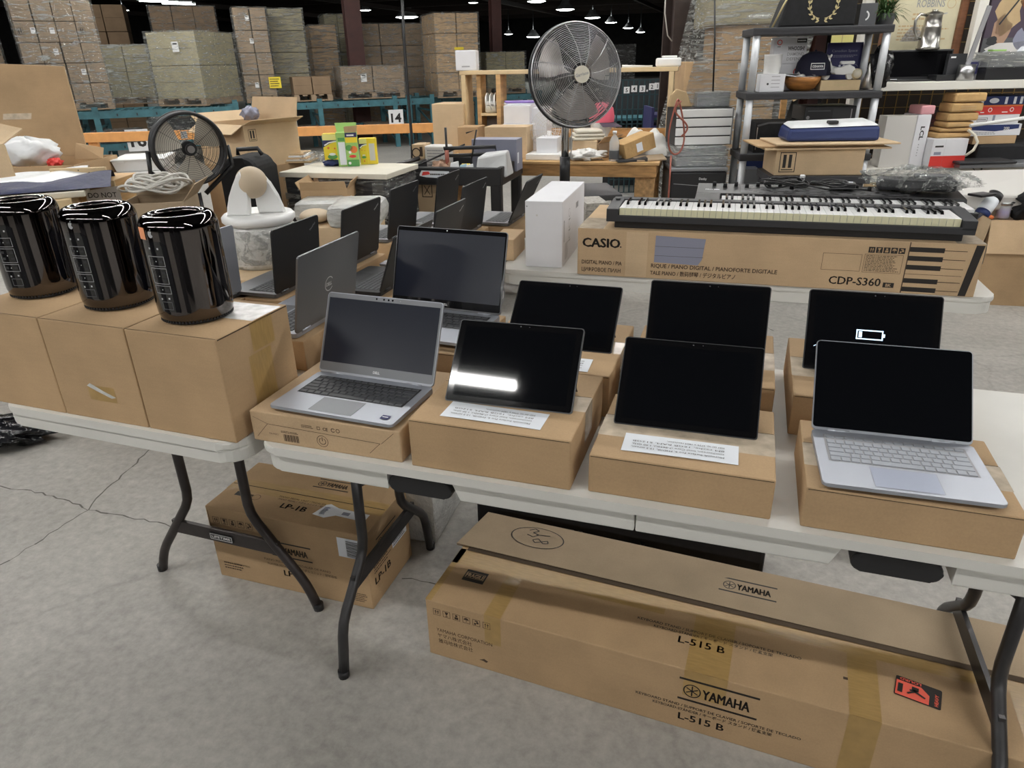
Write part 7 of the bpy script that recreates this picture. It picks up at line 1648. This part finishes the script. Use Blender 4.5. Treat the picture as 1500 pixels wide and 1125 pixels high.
# wire grid and dark partition behind
q = D(1180, 300, 6.6); pw = span(q, ru, 1800)
m = MB(); o = V(q.x, q.y, 0); m.face([o, o + ru * pw, o + ru * pw + V(0, 0, 3.2), o + V(0, 0, 3.2)], 'wall_brown'); structure(m.build('wall_partition'))
m = MB(); o2 = o - rv * .12
for i in range(26): m.bar(o2 + ru * (i * .1) + V(0, 0, .5), o2 + ru * (i * .1) + V(0, 0, 2.6), .006, .006, 'brass', ru)
for j in range(21): m.bar(o2 + V(0, 0, .5 + j * .1), o2 + ru * 2.5 + V(0, 0, .5 + j * .1), .006, .006, 'brass')
tag(m.build('wire_grid_panel', None), 'brass-coloured wire grid panel behind the shelves on the right', 'grid')
m = MB(); m.box(-.09, -.004, 0, .09, .004, .17, 'yellow_pale'); m.rect(front(-.09, -.004, 0), .085, 0, .09, .17, 'tan', 1); tag(m.build('yellow_notice', None, D(1232, 68, 6.4), HEAD), 'yellow notice pinned to the wire grid above the blue booklet', 'paper')

# ================================================================== warehouse behind
def column(px, d, w, mat, nm):
    c = D(px, 60, d); m = MB(); b, t_ = w / 2, .018
    a_ = rad(HEAD); 
    m.box(-b, -b, 0, b, -b + t_, CEIL, mat); m.box(-b, b - t_, 0, b, b, CEIL, mat); m.box(-.012, -b + t_, 0, .012, b - t_, CEIL, mat)
    o = m.build(nm, None, V(c.x, c.y, 0), HEAD + 20); return structure(o)
column(519, 17, .34, 'column_red', 'column'); column(726, 19, .24, 'column_red', 'column'); column(990, 7.4, .19, 'column_brown', 'column'); column(1196, 6.9, .12, 'column_red', 'column')
for y in range(14, 74, 6):
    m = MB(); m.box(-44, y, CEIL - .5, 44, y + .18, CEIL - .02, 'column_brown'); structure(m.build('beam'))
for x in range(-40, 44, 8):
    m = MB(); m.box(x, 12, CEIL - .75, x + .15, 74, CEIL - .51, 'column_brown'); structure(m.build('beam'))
BAYS = [(535, 15, 12), (596, 25, 24), (786, 2, 20), (828, 14, 20), (868, 26, 17), (895, 33, 13), (920, 41, 11), (938, 47, 10), (745, 50, 9), (781, 54, 15), (180, 15, 12), (693, 4, 10)]
lens = None
for px, py, s in BAYS:
    P_ = at(px, py, 4.7); P_ = D(px, py, min(60, P_.dot(Vector(FW)))); dd = P_.dot(Vector(FW)); r_ = s / 2 / FPX * dd * 1.25
    t = thing('highbay_lamp', 'round glowing warehouse lamp hanging far back under the dark ceiling', 'ceiling light', P_, 0, 'round warehouse lamps far back')
    m = MB(); m.lathe([(r_ * .3, r_ * .9), (r_ * .5, r_ * .55), (r_, 0), (r_ * .97, 0), (r_ * .45, r_ * .5)], 'mid_grey', seg=20); m.cyl((0, 0, r_ * .85), (0, 0, CEIL - P_.z), .03, 'charcoal', seg=8); m.build('reflector', t)
    m = MB(); m.lathe([(0, -r_ * .12), (r_ * .6, -r_ * .09), (r_ * .95, 0), (0, .02)], 'bay_glow', seg=20); m.build('lens', t)
for px, py, L in ((205, -2, 2.4), (243, 2, 2.4), (262, 5, 1.6), (1390, -40, 2.4)):
    if px > 1300: continue
    P_ = at(px, py, 4.5); t = thing('strip_light', 'thin fluorescent strip glowing above the pallet loads at the top left', 'ceiling light', P_, 60, 'far strip lights at the top left')
    m = MB(); m.box(-L / 2, -.1, 0, L / 2, .1, .08, 'white'); m.build('housing', t); m = MB(); m.cyl((0, 0, .08), (0, 0, CEIL - 4.5), .02, 'charcoal', seg=8); m.build('rod', t); m = MB(); m.box(-L / 2 + .02, -.07, -.04, L / 2 - .02, .07, -.001, 'bay_glow'); m.build('diffuser', t)

# ---- pallet loads
PB = .90
ON = {1: 'B', 15: 'C', 2: 'B', 3: 'B', 5: 'B', 7: 'A', 8: 'A', 11: 'A', 12: 'A', 14: 'C'}
ZRK = {'A': D(470, 149, 14.6).z, 'B': D(210, 161, 12.5).z, 'C': D(690, 140, 17).z}
def pallet_load(label, xl, xr, yt, yb, dep, nx, nz, mat, d=None, yaw=HEAD + 20, film='film', labels=0, arrow=0, zb=None, ny=2, wrap=True, seed=0, pal=True, name='pallet_load', lift=0):
    if d is None: q = Pl(xl, xr, yt, yb, dep, z=PB, yaw=yaw)
    else: q = Pl(xl, xr, yt, yb, dep, d=d, yaw=yaw)
    if seed in ON: dz_ = ZRK[ON[seed]] + .001 - q.P.z
    elif d: dz_ = .0 - q.P.z; nz = max(nz, round(nz * (q.h - dz_) / q.h))
    q.h -= dz_; q.loc.z += dz_; q.P.z += dz_
    t = thing(name, label, 'pallet load', q.loc, q.rz, 'film-wrapped pallet loads on the racks')
    w, h = q.w, q.h; rg = random.Random(seed + 5); z0 = 0
    if pal:
        m = MB(); z0 = .12
        for i in range(5): m.box(-w / 2 + i * w / 4.7, -dep / 2, .095, -w / 2 + i * w / 4.7 + w * .13, dep / 2, .118, 'wood_pallet')
        for x in (-w / 2, -.05, w / 2 - .1): m.box(x, -dep / 2, .02, x + .1, dep / 2, .095, 'wood_pallet')
        m.box(-w / 2, -dep / 2, 0, w / 2, -dep / 2 + .1, .02, 'wood_pallet'); m.build('pallet', t)
    cw, cd, ch = w / nx, dep / ny, (h - z0) / nz
    base = None
    for k in range(nz):
        for j in range(ny):
            for i in range(nx):
                if base is None:
                    m = MB(); m.box(-cw / 2 + .008, -cd / 2 + .008, 0, cw / 2 - .008, cd / 2 - .008, ch - .010, mat, .008); m.rect(front(-cw / 2, -cd / 2 + .003, 0), cw * .1, ch * .5, cw * .9, ch * .51, 'seam', .5); base = m.build('carton', t); o = base
                else: o = base.copy(); COL.objects.link(o)
                o.location = (-w / 2 + (i + .5) * cw + rg.uniform(-.006, .006), -dep / 2 + (j + .5) * cd + rg.uniform(-.008, .008), z0 + k * ch)
    f = front(-w / 2, -dep / 2 - .012, z0)
    if labels:
        m = MB()
        for n in range(labels):
            i, k = rg.randrange(nx), rg.randrange(nz); x, z = (i + rg.uniform(.5, .8)) * cw, k * ch + ch * .4; s = min(cw, ch) * .30
            m = MB(); m.rect(f, x, z, x + s * .8, z + s, 'white_print', 1); m.rect(f, x + s * .15, z + s * .72, x + s * .65, z + s * .86, 'charcoal', 6); m.build('carton_label', t)
    if arrow:
        m = MB()
        for n in range(arrow):
            i, k = rg.randrange(nx), rg.randrange(nz); s = min(cw, ch) * .3; m = MB(); arrows(m, f, i * cw + .03, k * ch + ch * .35, s); m.build('arrow_print', t)
    if wrap:
        m = MB(); n = 14
        def side(u, v):
            a_ = u * 4; e = int(min(3, a_)); g_ = a_ - e; w2, d2 = w / 2 + .02, dep / 2 + .02
            c_ = [(-w2, -d2), (w2, -d2), (w2, d2), (-w2, d2), (-w2, -d2)]; x = c_[e][0] * (1 - g_) + c_[e + 1][0] * g_; y = c_[e][1] * (1 - g_) + c_[e + 1][1] * g_
            return V(x, y, .02 + (h + .01 - .02) * v)
        m.grid(side, 16, 4, film, False); m.face([V(-w / 2 - .02, -dep / 2 - .02, h + .01), V(w / 2 + .02, -dep / 2 - .02, h + .01), V(w / 2 + .02, dep / 2 + .02, h + .01), V(-w / 2 - .02, dep / 2 + .02, h + .01)], film); m.build('stretch_wrap', t)
    return t, q
LOADS = []
def PLD(*a, **k): r = pallet_load(*a, **k); LOADS.append((r[1], k)); return r
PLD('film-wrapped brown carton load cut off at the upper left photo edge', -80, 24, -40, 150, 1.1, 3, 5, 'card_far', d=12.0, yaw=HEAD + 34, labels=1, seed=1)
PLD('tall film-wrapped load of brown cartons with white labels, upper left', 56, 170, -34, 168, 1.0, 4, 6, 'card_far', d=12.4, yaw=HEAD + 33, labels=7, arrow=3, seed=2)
PLD('dark grey-green wrapped load with a silvery taped column, right of the tall brown load', 160, 232, 66, 152, 1.2, 2, 2, 'card_olive', d=14.6, yaw=HEAD + 16, film='film_heavy', seed=3)
PLD('brown carton load rising behind the grey-green wrapped load', 146, 208, 6, 140, .9, 2, 3, 'card_dark', d=18., seed=4, wrap=False)
PLD('olive wrapped load of two big bulging tiers on a rack pallet, above the drum fan', 232, 302, 47, 148, 1.2, 1, 2, 'card_olive', d=13.6, yaw=HEAD - 12, film='film', labels=1, seed=5)
PLD('brown wrapped load showing above the two-tier olive load', 226, 322, 8, 60, .9, 3, 1, 'card_dark', d=17., seed=6, pal=False)
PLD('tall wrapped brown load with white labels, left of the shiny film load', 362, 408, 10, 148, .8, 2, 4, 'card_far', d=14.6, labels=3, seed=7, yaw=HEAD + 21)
PLD('tall load wrapped in shiny wrinkled film right of the labelled brown load', 409, 458, 12, 142, .6, 1, 4, 'card_olive', d=15.4, film='film_heavy', seed=8, yaw=HEAD + 19)
PLD('narrow tall shiny tan load between film load and dark red column', 462, 500, 36, 112, 1.0, 1, 2, 'card_light', d=17.0, film='film_heavy', seed=9)
PLD('grey-green wrapped load behind the dark red column', 484, 522, 20, 112, 1.0, 2, 3, 'card_olive', d=19.5, seed=10)
PLD('low row of brown cartons on a pallet left of the dark red column', 432, 488, 112, 146, 1.0, 2, 1, 'card_dark', d=14.8, seed=11, wrap=False)
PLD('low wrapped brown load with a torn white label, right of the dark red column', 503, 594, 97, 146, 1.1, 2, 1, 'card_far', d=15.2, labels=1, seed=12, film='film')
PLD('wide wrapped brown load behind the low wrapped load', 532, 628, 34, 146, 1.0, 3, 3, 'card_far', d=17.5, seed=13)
PLD('tall wrapped brown load of stacked cartons behind the small white carton', 643, 704, 18, 148, 1.1, 2, 4, 'card_light', d=16., film='film', seed=14)
PLD('olive wrapped load with a pale label right of the small white carton', 714, 770, 76, 148, 1.0, 2, 2, 'card_olive', d=17.5, labels=1, seed=15)
PLD('dark load with pale top seen through the pedestal fan cage', 845, 928, 66, 120, 1.0, 3, 2, 'wall_dark', d=20., seed=16)
PLD('pale wrapped bundle glimpsed between the tall tan loads', 606, 640, 46, 80, .9, 2, 1, 'card_pale', d=22., seed=17, pal=False)
# yellow tags on loads
def ontag(px, py, i): q = LOADS[i][0]; r_ = Vector(ray(px, py)); o_ = V(0, 0, CAMH); n_ = -q.v; return o_ + r_ * ((q.P - o_).dot(n_) / r_.dot(n_)) + n_ * .026, q.rz
c, rz_ = ontag(404, 129, 6); m = MB(); m.box(-.11, -.004, 0, .11, .004, .20, 'yellow'); m.dashes(front(-.11, -.0042, 0), .02, .02, .2, .18, 4, 'ink', 1); tag(m.build('yellow_tag', None, c, rz_), 'yellow notice taped to the labelled brown load', 'notice')
c, rz_ = ontag(672, 73, 13); m = MB(); m.box(-.1, -.004, 0, .1, .004, .05, 'yellow'); tag(m.build('yellow_tag', None, c, rz_), 'narrow yellow tape tag above the small white carton', 'notice')

# wrapped pallet close behind the shelving unit
q = Pl(1000, 1096, 90, 150, .9, d=6.3, yaw=HEAD - 4)
zt = q.z1; zp = .16
t = thing('wrapped_pallet', 'cartons under a tent of clear film on a pallet, between brown column and shelving unit', 'pallet load', V(q.loc.x, q.loc.y, 0), q.rz)
m = MB(); w = q.w / 2; m.box(-w - .05, -.46, .1, w + .2, .46, .14, 'wood_pallet'); m.box(-w, -.46, 0, -w + .1, .46, .1, 'wood_pallet'); m.box(w, -.46, 0, w + .1, .46, .1, 'wood_pallet'); m.build('pallet', t)
for i, (z0, z1) in enumerate(((.141, .62), (.621, zt - .36), (zt - .359, zt))):
    m = MB(); m.box(-w, -.44, z0, w * .96, .44, z1 - .004, 'card', .006); f = front(-w, -.44, z0); m.rect(f, w * 1.92 - .09, z1 - z0 - .09, w * 1.92 - .03, z1 - z0 - .02, 'mag_white', 3); m.build('carton', t)
    m = MB(); m.box(w * .96 + .01, -.42, z0, w + .22, .44, z1 - .004, 'card_light', .006); m.build('carton', t)
u1 = D(1056, 82, 6.3); u2 = D(1056, 36, 6.3); ww = span(u1, V(math.cos(rad(HEAD)), math.sin(rad(HEAD)), 0), 1110)
m = MB(); m.box(.02, -.36, zt + .002, w + .2, .4, zt + (u2.z - u1.z) + .03, 'card', .006); f = front(.02, -.36, zt); m.rect(f, w * .9, .03, w + .1, .09, 'tan', 3); m.build('carton', t)
zu = zt + (u2.z - u1.z) + .03; zq = zu + .30
m = MB(); m.box(-w * .3, -.40, zu + .002, w + .5, .44, zq, 'card_olive', .02); m.build('carton', t)
m = MB()
def tent(u, v):
    a_ = u * 4; e = int(min(3, a_)); g_ = a_ - e
    def cr(s, z): return None
    x0, x1, y0, y1 = -w - .06, w + .28, -.50, .5
    tx0, tx1 = -w * .35, w + .52
    k_ = max(0, (v - .45) / .55); k_ = k_ ** .8
    X0, X1 = x0 + (tx0 - x0) * k_, x1 + (tx1 - x1) * k_
    c_ = [(X0, y0), (X1, y0), (X1, y1), (X0, y1), (X0, y0)]
    return V(c_[e][0] * (1 - g_) + c_[e + 1][0] * g_, c_[e][1] * (1 - g_) + c_[e + 1][1] * g_, .1 + (zq - .08) * v)
m.grid(tent, 24, 12, 'film_heavy', False); m.build('stretch_wrap', t)

# ---- pallet racks
def rack(label, p0, p1, z, zl=None, ups=(0, 1), dep=1.0, col='rack_teal', lower=True):
    d_ = (p1 - p0); d_.z = 0; L = d_.length; yaw = math.degrees(math.atan2(d_.y, d_.x)); 
    t = thing('pallet_rack', label, 'rack', V(p0.x, p0.y, 0), yaw)
    for zz in ((z, .42) if lower else (z,)):
        for yy in (-.04, dep):
            m = MB(); m.box(0, yy, zz - .12, L, yy + .05, zz - .004, col); 
            if yy < 0:
                for i in range(int(L / .3)): m.box(.1 + i * .3, yy - .003, zz - .09, .12 + i * .3, yy - .001, zz - .05, 'black_matte')
            m.build('beam', t)
        m = MB()
        for i in range(int(L / .12)): m.box(i * .12, -.03, zz - .02, i * .12 + .03, dep + .04, zz - .012, col)
        m.build('deck', t)
    for u in ups:
        x = u * L
        for yy in (-.05, dep): m = MB(); m.box(x - .045, yy, 0, x + .045, yy + .06, z + .06, col); m.build('upright', t)
        m = MB()
        for k in range(3): m.bar((x, 0, .1 + k * .28), (x, dep, .1 + ((k + 1) % 3 + 0) * .28 if k < 2 else .66), .035, .02, col, X)
        m.build('brace', t)
    return t, yaw, L
RA0, RA1 = D(366, 152, 14.0), D(632, 146, 15.4)
RA0.z = RA1.z = 0
zA = D(470, 149, 14.6).z
rkA, ywA, LA = rack('long teal pallet rack in the middle distance, with the numbers 15 and 14', RA0, RA1, zA, ups=(.02, .36, .78, .86, 1))
RB0, RB1 = D(-90, 178, 11.7), D(345, 154, 13.2); zB = D(210, 161, 12.5).z
rkB, ywB, LB = rack('teal pallet rack at the left carrying the tall brown load, with the number 16', RB0, RB1, zB, ups=(.0, .42, .5, 1))
RC0, RC1 = D(600, 143, 16.6), D(790, 139, 17.5); rkC, ywC, LC = rack('far teal pallet rack behind the tall pale carton', RC0, RC1, D(690, 140, 17).z, ups=(0, .5, 1), lower=False)
def onplane(px, py, P0, n, off):
    r_ = Vector(ray(px, py)); o_ = V(0, 0, CAMH); return o_ + r_ * ((P0 - o_).dot(n) / r_.dot(n)) + n * off
def sign(label, px, py, d, s, txt, w=None):
    A_, B_ = (RB0, RB1) if txt == '16' else (RA0, RA1); e_ = V(B_.x - A_.x, B_.y - A_.y, 0).normalized(); n_ = V(e_.y, -e_.x, 0)
    c = onplane(px, py, V(A_.x, A_.y, 0), n_, .062); t_ = MB(); t_.box(-s / 2, -.006, -s / 2, s / 2, .006, s / 2, 'white_print', .002); t_.text(txt, front(-s / 2, -.0062, -s / 2), s * .5, s * .22, s * .56, 'ink', 'C', .03, w or s * .7, 2); tag(t_.build('number_sign', None, c, math.degrees(math.atan2(e_.y, e_.x))), label, 'sign', 'rack number signs')
sign('white number sign 16 on the left rack, behind the foam trays', 203, 205, 11.6, .35, '16'); sign('white number sign 15 beside the open moving carton', 423, 189, 13.2, .32, '15'); sign('white number sign 14 on the rack, above the yellow boxes', 579, 172, 14.7, .30, '14')
# loads on the lower rack level, coloured dark to carry the racks' inner shade
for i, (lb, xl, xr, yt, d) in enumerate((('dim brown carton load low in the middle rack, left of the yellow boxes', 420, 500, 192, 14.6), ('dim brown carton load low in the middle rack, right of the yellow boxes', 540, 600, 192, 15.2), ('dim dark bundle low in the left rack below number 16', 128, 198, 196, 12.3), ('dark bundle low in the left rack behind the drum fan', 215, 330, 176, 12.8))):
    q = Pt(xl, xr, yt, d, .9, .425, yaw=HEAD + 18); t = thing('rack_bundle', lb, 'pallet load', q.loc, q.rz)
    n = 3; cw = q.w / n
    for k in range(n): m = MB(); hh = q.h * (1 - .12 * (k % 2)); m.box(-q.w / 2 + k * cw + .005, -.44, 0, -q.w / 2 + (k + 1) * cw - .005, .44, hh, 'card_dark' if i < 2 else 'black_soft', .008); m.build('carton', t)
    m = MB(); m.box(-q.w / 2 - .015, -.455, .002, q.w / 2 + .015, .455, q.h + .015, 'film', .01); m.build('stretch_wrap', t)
# orange guard rail
G0, G1 = D(120, 198, 7.3), D(660, 190, 7.6)
zg = (G0.z + G1.z) / 2; d_ = G1 - G0; d_.z = 0; L = d_.length
t = thing('guard_rail', 'long orange guard rail running across behind the dresser', 'rail', V(G0.x, G0.y, 0), math.degrees(math.atan2(d_.y, d_.x)))
m = MB(); m.box(0, -.02, zg - .045, L, .02, zg + .045, 'rack_orange', .004); m.build('rail_beam', t)
for u in (.02, .655, .98): m = MB(); m.box(u * L - .045, .021, 0, u * L + .045, .07, zg + .04, 'rack_orange', .004); m.build('rail_post', t)
# dark cage with number cards, right of the fan
q = Pl(893, 985, 118, 230, .6, d=9.0, yaw=HEAD); q.loc.z = 0; hh = q.z1
t = thing('storage_cage', 'dark teal wire cage behind the right half of the workbench', 'cage', q.loc, HEAD)
m = MB(); w = q.w / 2
m.box(-w, .28, 0, w, .3, hh, 'charcoal')
for i in range(13): m.box(-w + i * 2 * w / 12 - .008, -.3, 0, -w + i * 2 * w / 12 + .008, -.284, hh, 'cage_teal')
for k in range(9): m.box(-w, -.3, k * hh / 8 - .006, w, -.284, k * hh / 8 + .006, 'cage_teal')
m.build('wire_front', t)
m = MB(); m.box(-w, -.28, .3, w, .27, .34, 'rack_teal'); m.box(-w, -.28, .85, w, .27, .88, 'rack_teal'); m.box(-w * .8, -.2, .341, -w * .2, .2, .75, 'card_dark', .01); m.box(w * .1, -.2, .341, w * .7, .2, .7, 'wrap_grey', .02); m.build('inner_shelf', t)
for px, py, tx in ((918, 132, '5'), (929, 130, '4'), (941, 130, '3'), (955, 127, '2'), (963, 126, '1')):
    c = D(px, py, 8.985); m = MB(); m.box(-.034, -.004, -.036, .034, .004, .036, 'white_print', .001); m.text(tx, front(-.034, -.0042, -.036), .034, .014, .045, 'ink', 'C', .02, k=2); tag(m.build('number_card', None, c, HEAD), 'small white card with the digit %s hung above the cage' % tx, 'sign', 'digit cards')
c = D(948, 133, 8.985); m = MB(); m.ball((0, 0, 0), .012, 'white_print'); tag(m.build('white_dot', None, c), 'small white dot between the digit cards 3 and 2', 'sign')
q = Pt(957, 984, 158, 8.3, .5, 0, yaw=HEAD); m = MB(); w, h = q.w / 2, q.h
for k in range(6): m.box(-w, -.25, h * (.35 + .11 * k), w, .25, h * (.35 + .11 * k) + .03, 'blue_deep', .003)
for sx in (-1, 1): m.box(sx * w - .015, -.25, 0, sx * w + .015, .25, h, 'blue_deep')
tag(m.build('blue_trolley', None, q.loc, q.rz), 'dark blue slatted trolley behind the right end of the workbench', 'trolley')
# hanging straps
m = MB(); m.tube([D(588, -20, 7.0), D(592, 60, 7.0), D(597, 130, 6.98), D(603, 200, 6.95), D(604, 232, 6.94)], .014, 'cable_black', 8); tag(m.build('hanging_strap', None), 'black strap hanging down in front of the middle pallet loads', 'strap')
m = MB(); m.tube([D(1047, -20, 5.9), D(1047, 60, 5.9), D(1044, 145, 5.9)], .007, 'cable_black', 6); tag(m.build('hanging_cable', None), 'thin black cable hanging before the film-tented cartons', 'cable')
m = MB(); m.tube([D(975, -20, 7.1), D(974, 20, 7.1), D(978, 52, 7.15), D(984, 60, 7.2)], .006, 'cable_white', 6); tag(m.build('hanging_wire', None), 'pale wire hanging beside the brown column', 'cable')

# ---- unseen dark stacks added behind the viewer, only to darken the chrome cylinders' reflections
for i, (x, y, wd, hh) in enumerate(((-3.3, -.35, .9, 1.3), (-1.75, -1.5, .7, 1.7), (-.35, -1.1, .45, 1.75), (1.0, -1.9, 1.1, 1.4))):
    t = thing('added_dark_stack', 'added dark carton stack behind the viewer, there only for the chrome cylinders to reflect', 'pallet load', (x, y, 0), 20 * i, 'added dark stacks for the chrome reflections')
    m = MB(); m.box(-wd / 2, -.25, 0, wd / 2, .25, hh * .5, 'dark_grey', .01); m.build('carton', t)
    m = MB(); m.box(-wd / 2 + .02, -.24, hh * .5 + .001, wd / 2 - .03, .24, hh, 'black_soft', .01); m.build('carton', t)
